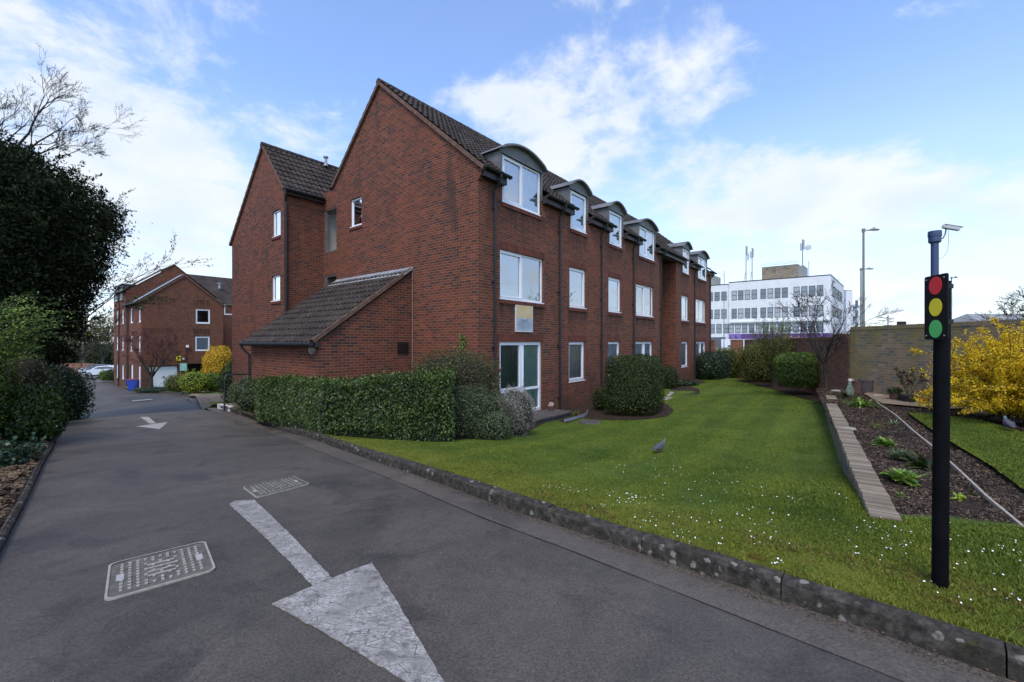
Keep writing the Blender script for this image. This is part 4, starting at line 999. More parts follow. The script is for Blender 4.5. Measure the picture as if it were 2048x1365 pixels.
q = c+Vector((.22,-.04,2.90)); mb.box(q-sd_*.05-u_*.04, ax_*.30, sd_*.1, u_*.085); mb.box(q-sd_*.06+u_*.05-ax_*.03, ax_*.38, sd_*.12, u_*.012); mb.box(q-sd_*.045-u_*.035-ax_*.05, ax_*.05, sd_*.09, u_*.07)
mb.build('camera', mat('camera_shell', (.45,.46,.46), .4), cm, bevel=.006)
mb = MB(); mb.tube([c+Vector((.30,-.04,2.84)), c+Vector((.31,-.04,2.6)), c+Vector((.29,-.04,2.3)), c+Vector((.2,-.02,2.13)), c+Vector((.08,0,2.1))], .004, 5); mb.build('cable', M['blackpl'], cm)

# ---------------------------------------------------------------- street lamps beyond the wall
grey = mottled('galvanised_steel', [(.3,(.16,.17,.16)),(.7,(.26,.27,.26))], 3, rough=.5, bump=.05)
def lamp(px, ytop, d, r0, label, arm=1.0, grp='street lamps beyond the wall', head=True, zb=-2.9):
    top = P(px, ytop, d); b = Vector((top.x, top.y, zb)); t = thing('street_lamp', label, 'street lamp', b, grp)
    mb = MB(); h = top.z-zb; mb.tube([b, b+Vector((0,0,h*.22)), b+Vector((0,0,h*.225)), top], [r0*1.35, r0*1.35, r0, r0*.7], 12); mb.build('pole', grey, t)
    mb = MB(); mb.tube([top-Vector((0,0,.12)), top+Vector((0,0,.1))], r0*1.2, 10); mb.tube([top, top+Vector((arm*.45,0,.0))], r0*.42, 8); mb.build('arm', grey, t)
    if head:
        mb = MB(); q = top+Vector((arm*.72,0,.02)); L_ = arm*.36
        for i in range(10):
            for j in range(12): pass
        ring = []
        for i in range(9):
            x = -1+2*i/8; w = math.sqrt(max(0,1-x*x))**.7; ring.append([(q+Vector((x*L_, .13*w*math.cos(2*math.pi*j/10), (.10*math.sin(2*math.pi*j/10)*w if j < 5 else .05*w*math.sin(2*math.pi*j/10))))) for j in range(10)])
        b0 = len(mb.v)
        for rg in ring: mb.v += rg
        for i in range(8):
            for j in range(10): a_ = b0+i*10+j; e_ = b0+i*10+(j+1)%10; mb.f.append((a_, e_, e_+10, a_+10)); mb.m.append(0)
        mb.build('lamp_head', grey, t, smooth=True); mb = MB(); mb.cb(q+Vector((-.02,0,.12)), .08, .08, .08); mb.build('sensor', grey, t)
    return t
lamp(1727, 461, 29, .085, 'tall grey street lamp nearest the white building, the taller of the pair', 1.0)
lamp(1722, 539, 42, .085, 'shorter looking grey street lamp close beside the tall one', 1.15)
lamp(1903, 556, 46, .07, 'slim street lamp just right of the traffic light board', .6)
lamp(1448, 594, 69, .06, 'thin pale lamp column in front of the left part of the white building', .5)
def twin(px, y, d, arms, label):
    top = P(px, y, d); b = Vector((top.x, top.y, -3)); t = thing('floodlight_mast', label, 'floodlight mast', b, 'distant masts with arms over the wall')
    mb = MB(); mb.tube([b, top], .12, 8); mb.build('pole', grey, t)
    for dz, x0, x1 in arms:
        mb = MB(); mb.tube([top+Vector((x0,0,dz)), top+Vector((x1,0,dz-.25))], .07, 6); mb.cb(top+Vector((x0,0,dz-.02)), 1.0, .3, .16); mb.cb(top+Vector((x1,0,dz-.25)), 1.0, .3, .16); mb.build('arm', grey, t)
twin(1776, 631, 110, [(-.6,-2.2,1.0),(-1.3,-1.8,1.0)], 'distant mast with two pairs of short arms above the wall left of the post')
twin(2009, 621, 95, [(-.9,-1.3,3.0)], 'distant mast with one long slanting arm, right of the other masts')
twin(1989, 629, 95, [(-1.0,-.8,1.8)], 'distant shorter mast with a slanting arm beside the rightmost one')

# ---------------------------------------------------------------- white office building
wf = Vector((-.789, .615, 0)); ws = Vector((.67, .742, 0)); wc = Vector((60.96, 83, 0))
wbg = thing('office_building', 'white rendered four storey office building with rows of grey framed windows', 'office building', wc+Vector((-8,6,-4)))
def wq(a, s, z): return wc+wf*a+ws*s+Vector((0,0,z))
mb = MB(); HW = 17.75
def wbx(a0, a1, s0, s1, z0, z1, m=0, mbb=None): (mbb or mb).box(wq(a0,s0,z0), wf*(a1-a0), ws*(s1-s0), Vector((0,0,z1-z0)), m)
wbx(0, HW, 0, 24, -4, 12.75); wbx(HW, 34, .35, 20, -4, 12.45)
wbx(-.05, HW-.2, -.45, 0, 4.05, 4.35); 
mb.build('white_wall', M['render'], wbg)
mb = MB(); wbx(-.06, HW+.06, -.06, .3, 12.75, 12.9); wbx(-.06, .25, .3, 24, 12.75, 12.9); wbx(HW, 34, .29, .6, 12.45, 12.6); mb.build('parapet_cap', M['browntrim'], wbg)
mb = MB(); wbx(6.0, 12.6, 5, 10, 12.8, 16.2); mb.build('rooftop_block', brick_mat('buff_brick', (.22,.175,.12),(.18,.145,.10),(.24,.2,.16), w=.45, h=.15), wbg)
mb = MB(); wbx(5.9, 12.7, 4.9, 5.0, 16.5, 16.55); wbx(5.9, 12.7, 4.95, 4.99, 16.85, 16.9); wbx(5.0, 6.0, 5, 10, 12.8, 15.8); mb.build('rooftop_rail', grey, wbg)
mb = MB(); wbx(22.0, 34, 4, 9, 12.4, 15.2); mb.build('rooftop_block', mottled('grey_render', [(.3,(.2,.2,.18)),(.7,(.3,.3,.27))], 1), wbg)
def wwin(a0, a1, z0, z1, side=False, s=None):
    mb = MB(); wbx = lambda *q: globals()['wbx'](*q[:6], q[6] if len(q) > 6 else 0, mb)
    if not side:
        o = -.03 if s is None else s-.03; wbx(a0, a1, o, o+.02, z0, z1, 1)
        for x0, x1, y0, y1 in ((a0,a1,z1-.09,z1),(a0,a1,z0,z0+.09),(a0,a0+.08,z0,z1),(a1-.08,a1,z0,z1),(a0,a1,z0+(z1-z0)*.5-.05,z0+(z1-z0)*.5+.05)): wbx(x0, x1, o-.05, o-.001, y0, y1, 0)
    else:
        mb.box(wq(-.03, a0, z0), ws*(a1-a0), wf*.02, Vector((0,0,z1-z0)), 1)
        for x0, x1, y0, y1 in ((a0,a1,z1-.09,z1),(a0,a1,z0,z0+.09),(a0,a0+.08,z0,z1),(a1-.08,a1,z0,z1)): mb.box(wq(-.08, x0, y0), ws*(x1-x0), wf*.049, Vector((0,0,y1-y0)), 0)
    mb.build('window', [mat_frame, mat_gl[random.randrange(3)]], wbg)
mat_frame = mat('grey_frame', (.11,.125,.145), .5)
mat_gl = [mat('office_glass', c_, .12, spec=.9) for c_ in ((.12,.15,.18),(.20,.24,.27),(.32,.36,.38))]
for z0, z1 in ((8.95, 10.95), (5.0, 7.1)):
    for gI, st_ in enumerate((1.15, 6.95, 12.4)):
        for i in range(4): a = st_+i*1.27; wwin(a, a+1.0, z0, z1)
    for i in range(5): a = 18.3+i*1.4; wwin(a, a+1.05, z0+.1, z1, s=.35)
    for i in range(9): wwin(2.0+i*2.0, 3.5+i*2.0, z0, z1, True)
for i in range(13): wwin(1.2+i*1.3, 2.2+i*1.3, 1.9, 3.75)
for i in range(5): a = 17.9+i*1.4; wwin(a, a+1.05, 1.9, 3.9, s=.35)
mb = MB(); wbx(18.5, 34, .0, .3, -1.2, 1.0); mb.build('shopfront', mat('slate_front', (.10,.12,.14), .5), wbg)
# hoardings and fascias in front of the ground floor
hd = thing('shop_fascia', 'long purple shop fascia lettered Fabrics below the white building', 'shop sign', wq(8, -1.2, -3))
mb = MB(); wbx(-1.5, 17.4, -1.2, -1.0, -.2, 1.65); mb.build('purple_board', mat('purple_board', (.10,.045,.17), .5, var=.2, vscale=.3), hd)
mb = MB()
for a in (1.0, 15.0, 16.2): mb = MB(); mb.poly([wq(a,-1.22,1.64), wq(a+1.3,-1.22,1.64), wq(a+.2,-1.22,-.18)]); mb.build('violet_panel', mat('violet_panel', (.20,.13,.36), .5), hd)
lettering('Fabrics', wq(5.6, -1.23, .15), -wf, 1.45, mat('gold_letter', (.62,.45,.12), .5), hd, ext=.02, bold=.02)
mb = MB(); mb.tube([wq(4,-1.1,-4), wq(4,-1.1,-.2)], .1, 6); mb.build('post', grey, hd); mb = MB(); mb.tube([wq(14,-1.1,-4), wq(14,-1.1,-.2)], .1, 6); mb.build('post', grey, hd)
hd = thing('shop_board', 'white board with black chevron and pink panel at the right end of the purple fascia', 'shop sign', wq(-1, -2.2, -3))
mb = MB(); wbx(-3.3, 1.6, -2.4, -2.2, -.9, .75); wbx(-3.3, -1.9, -2.4, -2.2, .75, 1.75); mb.build('white_board', mat('white_board', (.75,.75,.78), .5), hd)
mb = MB(); mb.poly([wq(1.2,-2.43,-.8), wq(-1.3,-2.43,-.8), wq(-.9,-2.43,.1), wq(.4,-2.43,.35)]); mb.build('pink_panel', mat('pink_panel', (.62,.22,.33), .5), hd)
mb = MB(); mb.poly([wq(-1.6,-2.44,.6), wq(-1.9,-2.44,.6), wq(-1.45,-2.44,-.05), wq(-1.2,-2.44,-.05)]); mb.poly([wq(-1.2,-2.44,-.05), wq(-1.45,-2.44,-.05), wq(-1.9,-2.44,-.75), wq(-1.6,-2.44,-.75)]); mb.build('chevron', M['blackpl'], hd)
mb = MB(); [wbx(-3.2, -2.0, -2.43, -2.41, z, z+.05) for z in (-.5,-.2,.1,.4)]; mb.build('fine_line', mat('board_line', (.35,.37,.4)), hd)
mb = MB(); mb.tube([wq(-1,-2.3,-4), wq(-1,-2.3,-.9)], .1, 6); mb.build('post', grey, hd)
hd = thing('shop_board', 'plain white board under the left end of the purple fascia', 'shop sign', wq(15, -2.2, -3))
mb = MB(); wbx(10.5, 18.6, -2.4, -2.2, -2.2, .55); mb.build('white_board', mat('white_board_b', (.78,.78,.80), .5), hd)
mb = MB(); wbx(15.2, 17.3, -2.42, -2.405, -1.1, -.75); mb.build('black_strip', M['blackpl'], hd)
mb = MB(); mb.tube([wq(14,-2.3,-4), wq(14,-2.3,-2.2)], .1, 6); mb.build('post', grey, hd)
hd = thing('shop_board', 'yellow lettered board below the word Fabrics on the purple fascia', 'shop sign', wq(6, -2.2, -3))
mb = MB(); wbx(2.2, 10.2, -2.4, -2.2, -1.5, -.25); mb.build('dark_board', mat('dark_board', (.08,.05,.11), .5), hd)
mb = MB(); r = random.Random(2); a = 2.8
while a < 9.6: w_ = r.uniform(.3,.7); wbx(a, a+w_, -2.43, -2.405, -1.05, -.5); a += w_+r.uniform(.1,.3)
mb.build('yellow_wording', mat('yellow_ink', (.55,.48,.10), .6), hd); mb = MB(); mb.tube([wq(6,-2.3,-4), wq(6,-2.3,-1.5)], .1, 6); mb.build('post', grey, hd)
# antennas
def ant(a, s, zt, label, n_pan, dish=False):
    t = thing('antenna_mast', label, 'antenna', wq(a, s, 12.7), 'antenna masts on the office roof'); mb = MB(); mb.tube([wq(a,s,12.7), wq(a,s,zt)], .09, 6); mb.tube([wq(a+.6,s,12.7), wq(a+.1,s,15.5)], .05, 5); mb.build('mast', grey, t)
    for i in range(n_pan): mb = MB(); q = wq(a-.25+.5*i, s-.15, zt-1.2-.4*i); mb.cb(q, .26, .18, 2.0 if i == 0 else 1.5); mb.build('antenna_panel', mat('panel_grey', (.42,.43,.45), .6), t)
    if dish:
        mb = MB(); q = wq(a-1.1, s-.3, zt-1.9); mb.lathe(q, [(.02,0)], 6) if False else None
        y = Vector((-.2,-1,0)).normalized(); x = Vector((1,-.2,0)).normalized(); ring = [q+x*.55*math.cos(2*math.pi*i/16)+Vector((0,0,.55*math.sin(2*math.pi*i/16))) for i in range(16)]
        mb.poly(ring); [mb.poly([ring[i], ring[(i+1)%16], ring[(i+1)%16]-y*.3, ring[i]-y*.3]) for i in range(16)]; mb.build('dish', mat('dish_grey', (.5,.5,.5), .5), t)
        mb = MB(); mb.tube([wq(a-1.1,s,12.7), wq(a-1.1,s,16.9)], .06, 6); mb.build('stay', grey, t)
ant(15.9, 6, 21.5, 'leftmost tall antenna mast on the white office roof', 1); ant(14.7, 6, 20.9, 'antenna mast with crowded panels just left of the brick roof block', 3)
ant(5.5, 7, 21.6, 'antenna mast with round dish right of the brick roof block', 2, True); 
t = thing('aerial_pole', 'single thin pole on the left part of the white office roof', 'aerial', wq(23.0, 1, 12.5)); 
mb = MB(); mb.tube([wq(23.0-4,1,12.6), wq(23.0-4,1,15.6)], .07, 6); mb.build('pole', grey, t)
# building behind it to the right
nb = thing('apartment_building', 'pale block with slate mansard and balconies behind the right end of the white office', 'building', P(1712, 684, 118)-Vector((0,0,4)))
mb = MB(); o = P(1692, 684, 112)-Vector((0,0,4)); mb.box(o, Vector((2.2,.6,0)), Vector((3,18,0)), Vector((0,0,17.2))); o = P(1705, 684, 116)-Vector((0,0,4)); mb.box(o, Vector((2.6,.6,0)), Vector((2,14,0)), Vector((0,0,14))); mb.build('white_wall', M['render'], nb)
mb = MB(); o = P(1676, 684, 122)+Vector((0,0,14.2)); mb.box(o, Vector((4.6,.9,0)), Vector((4,12,0)), Vector((0,0,.35))); o = P(1680, 684, 124)+Vector((0,0,11)); mb.box(o, Vector((3.4,.6,0)), Vector((4,10,0)), Vector((0,0,3.2))); mb.build('roof', M['browntrim'], nb)
for z in (3.5, 6.5, 9.2): mb = MB(); mb.box(P(1708, 684, 115)+Vector((0,0,z)), Vector((1.7,0,0)), Vector((.2,1.2,0)), Vector((0,0,.18))); mb.box(P(1711, 684, 115)+Vector((0,0,z+.2)), Vector((.7,0,0)), Vector((0,.1,0)), Vector((0,0,1.6))); mb.build('balcony', mat_frame, nb)
# houses whose tops just show over the wall
def house(px, d, w, ze, zr, label, chim, colr=(.3,.28,.27)):
    o = P(px, 684, d); t = thing('house', label, 'house', Vector((o.x, o.y, -3)))
    mb = MB(); mb.box(Vector((o.x-w/2, o.y, -3)), Vector((w,0,0)), Vector((0,8,0)), Vector((0,0,ze+3))); mb.build('wall', M['wallred'], t)
    mb = MB(); a_, b_ = Vector((o.x-w/2-.3, o.y-.3, ze)), Vector((o.x+w/2+.3, o.y-.3, ze)); c_, d_ = b_+Vector((0,8.6,0)), a_+Vector((0,8.6,0)); r0, r1 = Vector((o.x-w/2+1, o.y+4, zr)), Vector((o.x+w/2+.3, o.y+4, zr))
    mb.poly([a_, b_, r1, r0]); mb.poly([c_, d_, r0, r1]); mb.poly([d_, a_, r0]); mb.poly([b_, c_, r1]); mb.build('roof', mat('slate', colr, .8, var=.15), t)
    for (cx_, cz) in chim:
        mb = MB(); q = P(cx_, 684, d+2); mb.cb((q.x, q.y, cz-1), .55, .5, 2); mb.build('chimney', M['render'], t); mb = MB(); mb.cb((q.x, q.y, cz+.18), .8, .7, .5); mb.build('chimney_cap', M['blackpl'], t)
house(1803, 62, 8, 1.2, 2.0, 'house showing only a black capped white chimney over the wall left of the traffic light', [(1803, 2.55)])
house(1975, 60, 7, 1.2, 2.3, 'house behind the yellow shrub with a black capped chimney over the wall', [(1975, 2.8)])
house(2065, 52, 9.5, 1.6, 3.6, 'house with pale grey sloping roof at the right end of the wall', [], (.25,.25,.25))

# ================================================================ FAR LEFT BUILDING WITH GARAGES
GV = 40.57; GU = .75
def Q(t, w, z): return W(GU+t, GV+w, z)
gb = thing('apartment_building', 'distant red brick block with garages under its front gable, down the drive', 'apartment building', Q(3, 3, -4.2))
mb = MB(); topA = lambda t: 3.6+.81*t if t < 3.05 else 6.07-.81*(t-3.05)
ga = [(3.92,5.06,1.73,3.06),(3.88,5.03,-.84,.49),(.5,2.6,-4.6,-2.15),(3.3,5.85,-4.6,-2.05)]
wall(mb, lambda t, z: Q(t, 0, z), 0, 6.15, -4.8, topA, ga, dL, extra=(3.05,), depth=.2)
sa = [(.2,1.15,1.73,3.05),(3.2,4.4,1.73,3.05),(.2,1.15,-.85,.5),(3.2,4.4,-.85,.5),(.4,1.2,-4.3,-2.1),(3.2,4.2,-4.3,-2.1)]
wall(mb, lambda w, z: Q(0, w, z), 0, 5.8, -4.8, lambda w: 3.5, sa, dR, depth=.12)
mb.poly([Q(6.15,0,-4.8), Q(6.15,6,-4.8), Q(6.15,6,3.6), Q(6.15,0,3.6)])
# larger block behind
t0 = -.05; BV = 5.8
topB = lambda t: 4.88+.78*(t-t0) if t < 3.66 else 7.77-.85*(t-3.66)
wall(mb, lambda t, z: Q(t, BV, z), t0, 7.2, -4.8, topB, [], dL, extra=(3.66,))
sb = [(.9,1.9,z0,z0+1.35) for z0 in (-3.6,-.85,1.75)]+[(3.5,4.5,z0,z0+1.35) for z0 in (-3.6,-.85,1.75)]
wall(mb, lambda w, z: Q(t0, BV+w, z), 0, 5.7, -5, lambda w: 4.85, sb, dR, depth=.12)
# rear range to the right with its roof
mb.poly([Q(6.15,6.2,-4.8), Q(16,6.2,-4.8), Q(16,6.2,4.3), Q(6.15,6.2,4.3)])
mb.poly([Q(6.6,2.5,-4.8), Q(6.6,6.2,-4.8), Q(6.6,6.2,4.4), Q(6.6,2.5,3.4)])
mb.build('brick_wall', M['brick'], gb)
mb = MB()
S, up = (dR*3.35+Vector((0,0,2.71))).length, (dR*3.35+Vector((0,0,2.71))).normalized(); nr = Vector((0,0,1))
tiles(mb, Q(-.3, -.08, 3.36), dL, up, 6.2, S, (dL.cross(up) if dL.cross(up).z > 0 else -dL.cross(up)), roll=.3, gauge=.35)
up2 = (-dR*3.35+Vector((0,0,2.71))).normalized(); tiles(mb, Q(6.4, -.08, 3.36), dL, up2, 6.2, S, (dL.cross(up2) if dL.cross(up2).z > 0 else -dL.cross(up2)), roll=.3, gauge=.35)
mb.poly([Q(t0-.3,BV-.08,4.75), Q(3.66,BV-.08,7.85), Q(3.66,BV+5.8,7.85), Q(t0-.3,BV+5.8,4.75)]); mb.poly([Q(7.4,BV-.08,4.7), Q(7.4,BV+5.8,4.7), Q(3.66,BV+5.8,7.85), Q(3.66,BV-.08,7.85)])
mb.poly([Q(6.0,6.0,4.2), Q(16.5,6.0,4.2), Q(16.5,10.5,7.6), Q(4.0,10.5,7.6)])
grf = mb.build('roof', M['tile'], gb)
mb = MB(); mb.box(Q(-.35,-.1,3.25), up*(S+.1), dL*.1, Vector((0,0,.14))); mb.box(Q(6.45,-.1,3.25), up2*(S+.1), dL*.1, Vector((0,0,.14))); mb.build('verge', M['verge'], grf)
mb = MB(); mb.box(Q(-.34,.1,3.48), up*S, dL*1.0, (dL.cross(up) if dL.cross(up).z > 0 else -dL.cross(up))*.04); mb.build('lead_strip', M['flash'], grf)
mb = MB(); mb.tube([Q(-.36,-.1,3.36), Q(-.36,5.7,3.36)], .07, 6); mb.build('gutter', M['blackpl'], gb)
mb = MB(); mb.tube([Q(-.02-.06,4.9,3.3), Q(-.08,4.9,-4.2)], .05, 6); mb.build('downpipe', M['blackpl'], gb); mb = MB(); mb.tube([Q(t0-.08,BV+2.6,4.8), Q(t0-.08,BV+3,-4.5)], .05, 6); mb.build('downpipe', M['blackpl'], gb)
for w in (1.5, 3.9):   # dormers along the far side
    mb = MB(); mb.box(Q(t0-.1,BV+w-.6,4.0), dR*1.6, dL*1.3, Vector((0,0,1.45))); mb.box(Q(t0-.2,BV+w-.75,5.45), dR*1.8, dL*1.6, Vector((0,0,.12))); dd_ = mb.build('dormer', M['lead'], gb)
    window(gb, lambda a, z: Q(t0-.1, BV+a, z), -dR, w-.45, w+.55, 4.1, 5.35, 'fixed', M['glassA'], None, inset=0, fw=.08)
for h in ga[:2]: window(gb, lambda t, z: Q(t, 0, z), -dL, *h, 'fixed', M['glassB'], ('net',0,1,.12) if h[2] < 0 else None, inset=.03, fw=.12)
for h in sa[:4]: window(gb, lambda w, z: Q(0, w, z), -dR, *h, 'fixed', M['glassA'], ('net',0,1,.1), fw=.1)
for h in sb[:6]: window(gb, lambda w, z: Q(t0, BV+w, z), -dR, *h, 'fixed', M['glassA'], ('net',0,1,.1), fw=.1)
window(gb, lambda t, z: Q(t, 6.2, z), -dL, 8.2, 9.4, 3.0, 4.2, 'fixed', M['glassB'], None, inset=-.02, fw=.1)
for z0 in (1.6,-1.0): window(gb, lambda t, z: Q(t, 6.2, z), -dL, 6.95, 7.8, z0, z0+1.6, 'fixed', M['glassB'], None, inset=-.02, fw=.08)
mb = MB()
for w in (.4, 3.2): mb.box(Q(.06, w, -4.3), dL*.9, dR*.05, Vector((0,0,2.2)))
mb.build('white_door', M['white'], gb)
mb = MB()
for i in range(9): mb.box(Q(.56,.16,-4.25+i*.225), dR*1.98, dL*.04, Vector((0,0,.205)))
mb.box(Q(.56,.20,-4.25), dR*1.98, dL*.02, Vector((0,0,2.03)))
gd = mb.build('garage_door', M['white'], gb); mb = MB(); mb.cb(Q(1.55,.13,-3.15), .16, .06, .1); mb.build('handle', M['blackpl'], gd)
mb = MB(); mb.poly([Q(3.3,2.5,-4.6), Q(5.85,2.5,-4.6), Q(5.85,2.5,-2), Q(3.3,2.5,-2)]); mb.poly([Q(3.3,.2,-2.06), Q(5.85,.2,-2.06), Q(5.85,2.5,-2.06), Q(3.3,2.5,-2.06)]); mb.poly([Q(3.3,.2,-4.6), Q(3.3,2.5,-4.6), Q(3.3,2.5,-2), Q(3.3,.2,-2)])
mb.build('garage_interior', M['dark'], gb)
mb = MB()
for i in range(14): a = Q(3.35+i*.19,.1,-4.3); mb.tube([a, a+Vector((0,0,2.2))], .015, 5)
mb.tube([Q(3.3,.1,-3.2), Q(5.85,.1,-3.2)], .02, 5); mb.build('railing', M['blackpl'], gb)
mb = MB(); mb.tube([Q(3.2,-.05,-.35), Q(3.2,-.05,-1.85)], .03, 6); mb.build('conduit', M['blackpl'], gb)
def plate(nm, t_, z0, w_, h_, c_, label, cat): 
    tt = thing(nm, label, cat, Q(t_, -.05, z0)); mb = MB(); mb.box(Q(t_,-.04,z0), dR*w_, -dL*.02, Vector((0,0,h_))); mb.build('plate', mat(nm+'_face', c_, .5), tt); return tt
tt = plate('warning_sign', 2.42, -1.72, .36, .44, (.75,.62,.02), 'small yellow sign with black camera symbol above the garage door', 'sign')
mb = MB(); mb.cb(Q(2.6,-.07,-1.42), .2, .02, .08, rz=.68); mb.cb(Q(2.6,-.07,-1.52), .04, .02, .12, rz=.68); mb.build('camera_symbol', M['blackpl'], tt)
tt = plate('notice_board', 2.70, -2.66, .52, .68, (.30,.62,.52), 'pale green notice with white marks between the garage openings', 'sign')
mb = MB(); r = random.Random(3)
for i in range(9): mb.box(Q(2.75+r.uniform(0,.25),-.065,-2.58+i*.062), dR*r.uniform(.08,.18), -dL*.004, Vector((0,0,.03)))
mb.build('wording', M['white'], tt)
mb = MB(); mb.cb(Q(3.25,-.1,-.42), .2, .2, .22, rz=.68); tag(mb.build('security_light', M['white']), 'small white security light at the top of the black conduit', 'light')
mb = MB(); mb.cb(Q(2.95,-.1,-1.55), .14, .14, .14, rz=.68); tag(mb.build('alarm_box', M['white']), 'tiny white box on the bricks beside the yellow warning sign', 'alarm box')
mb = MB(); mb.lathe(Q(8.3,8.0,6.0), [(.12,0),(.12,.5),(.2,.52),(.2,.62)], 8); mb.build('roof_vent', M['flash'], grf)

# wheelie bin
bn_ = gp(268, 782, .0); bn_.z -= .02; wbn = thing('wheelie_bin', 'blue wheelie bin with dark red lid beside the drive', 'wheelie bin', bn_)
mb = MB(); w0, w1, H_ = .26, .36, .98
def fr_(s, z): return [bn_+Vector((x*s, y*s*1.05, z)) for x, y in ((-1,-1),(1,-1),(1,1),(-1,1))]
a_, b_, c_ = fr_(w0, .04), fr_(w1, H_), fr_(w1+.03, H_+.02)
for i in range(4): j = (i+1)%4; mb.poly([a_[i], a_[j], b_[j], b_[i]]); mb.poly([b_[i], b_[j], c_[j], c_[i]])
mb.poly(a_[::-1]); mb.build('bin_body', mat('blue_plastic', (.015,.05,.34), .45), wbn)
mb = MB(); c2 = fr_(w1+.04, H_+.025); d2 = [p+Vector((0,0,.07)) for p in fr_(w1*.85, H_+.025)]
for i in range(4): j = (i+1)%4; mb.poly([c2[i], c2[j], d2[j], d2[i]])
mb.poly(d2); mb.poly(c2[::-1]); mb.tube([bn_+Vector((-.25,.42,H_)), bn_+Vector((.25,.42,H_))], .02, 6); mb.build('lid', mat('red_plastic', (.16,.03,.05), .45), wbn)
for s in (-1, 1): mb = MB(); mb.tube([bn_+Vector((s*.26,.28,.1)), bn_+Vector((s*.33,.28,.1))], .1, 12); mb.build('wheel', M['blackpl'], wbn)

# parked cars
def car(o, yaw, colr, label, glass_c=(.03,.035,.04)):
    t = thing('parked_car', label, 'car', o, 'cars parked beyond the far building'); mt = Matrix.Rotation(yaw, 3, 'Z')
    def X(x, y, z): return Vector(o)+mt@Vector((x, y, z))
    prof = [(-2.0,.3),(-2.05,.55),(-2.0,.85),(-1.85,.98),(-1.35,1.42),(-.6,1.5),(.35,1.46),(1.05,1.02),(1.75,.88),(2.0,.68),(2.05,.4),(1.95,.25),(-1.9,.22)]
    wid = lambda z: .86 if z < 1.0 else .86-.22*(z-1.0)/.5
    mb = MB(); n = len(prof)
    L_, R_ = [X(x, -wid(z), z) for x, z in prof], [X(x, wid(z), z) for x, z in prof]
    mb.poly(L_); mb.poly(R_[::-1])
    for i in range(n): j = (i+1)%n; mb.poly([L_[j], L_[i], R_[i], R_[j]])
    paint = mat('car_paint', colr, .25, coat=.6); mb.build('body', paint, t, bevel=.03)
    wq_ = mat('car_glass', glass_c, .08, spec=.9)
    for s in (-1, 1):
        mb = MB(); pts = [(-1.5,1.04),(-1.2,1.36),(-.55,1.42),(.3,1.38),(.85,1.04)]; mb.poly([X(x, s*(wid(z)+.006), z) for x, z in pts]); mb.build('side_window', wq_, t)
    mb = MB(); mb.poly([X(.42,-.62,1.43), X(.42,.62,1.43), X(1.03,.78,1.05), X(1.03,-.78,1.05)]); mb.v = [p+mt@Vector((.02,0,.02)) for p in mb.v]; mb.build('windscreen', wq_, t)
    mb = MB(); mb.poly([X(-1.36,-.6,1.40), X(-1.36,.6,1.40), X(-1.8,.76,1.03), X(-1.8,-.76,1.03)]); mb.v = [p+mt@Vector((-.02,0,.02)) for p in mb.v]; mb.build('rear_window', wq_, t)
    for x in (-1.3, 1.25):
        for s in (-1, 1):
            mb = MB(); mb.tube([X(x, s*.70, .31), X(x, s*.88, .31)], .31, 18); wh = mb.build('wheel', mat('tyre', (.02,.02,.02), .8), t); mb = MB(); mb.tube([X(x, s*.86, .31), X(x, s*.89, .31)], .2, 12); mb.build('rim', mat('rim', (.4,.4,.42), .35, metal=.8), wh)
    for s in (-1, 1):
        mb = MB(); mb.cb(X(1.93, s*.6, .68), .14, .3, .13, rz=yaw); mb.build('headlight', mat('lamp_glass', (.6,.6,.62), .15), t); mb = MB(); mb.cb(X(-1.99, s*.68, .82), .1, .2, .26, rz=yaw); mb.build('tail_light', mat('tail', (.4,.02,.02), .25), t)
def cpos(px, d): o = P(px, 684, d); return Vector((o.x, o.y, g(o.x, o.y)+.0))
car(cpos(194, 69), R(250), (.22,.24,.27), 'grey car facing along the lane, furthest of the parked cars')
car(cpos(206, 63), R(205), (.62,.66,.72), 'white hatchback parked in front of the red car')
car(cpos(226, 63.5), R(205), (.55,.60,.70), 'pale blue white car between the white hatchback and the red car')
car(cpos(242, 64.5), R(205), (.28,.03,.05), 'dark red car partly hidden by the brick block corner')
fwl = thing('brick_wall', 'low brick wall at the far end of the lane left of the parked cars', 'wall', cpos(172, 70)); o = cpos(160, 70)
mb = MB(); mb.box(o-Vector((4,0,.3)), Vector((6.2,0,0)), Vector((0,.3,0)), Vector((0,0,1.9))); mb.build('brickwork', M['wallred'], fwl)

# handrail by the hedge
hr = thing('handrail', 'dark green metal handrail at the end of the hedge by the white kerb', 'handrail', gp(449, 815, LIFT)); a_ = gp(449, 815, LIFT); b_ = gp(500, 800, LIFT)+Vector((.2,.6,0)); mb = MB()
b_ = Vector((a_.x+.9, a_.y+1.3, a_.z-.05)); mb.tube([a_-Vector((0,0,.1)), a_+Vector((0,0,.88)), a_+Vector((.03,.05,.98)), a_+Vector((.12,.18,1.0)), b_+Vector((0,0,1.0)), b_+Vector((0,0,-.1))], .024, 8); mb.tube([a_+Vector((0,0,.5)), b_+Vector((0,0,.5))], .02, 8)
mb.build('rail', mat('dark_green_paint', (.02,.03,.028), .4), hr); mb = MB(); mb.cb(a_+Vector((0,0,.01)), .16, .16, .03); mb.build('base_plate', M['blackpl'], hr)
mb = MB(); i0 = min(range(len(kb)), key=lambda i: (kb[i]-Vector((gp(446,818).x, gp(446,818).y, 0))).length)
p_, q_ = kb[i0], kb[i0-1]; dd_ = (q_-p_).normalized(); nn_ = Vector((dd_.y, -dd_.x, 0)); nn_ = -nn_ if (kb[i0]+nn_-Vector((0,10,0))).length < (kb[i0]-Vector((0,10,0))).length and False else nn_
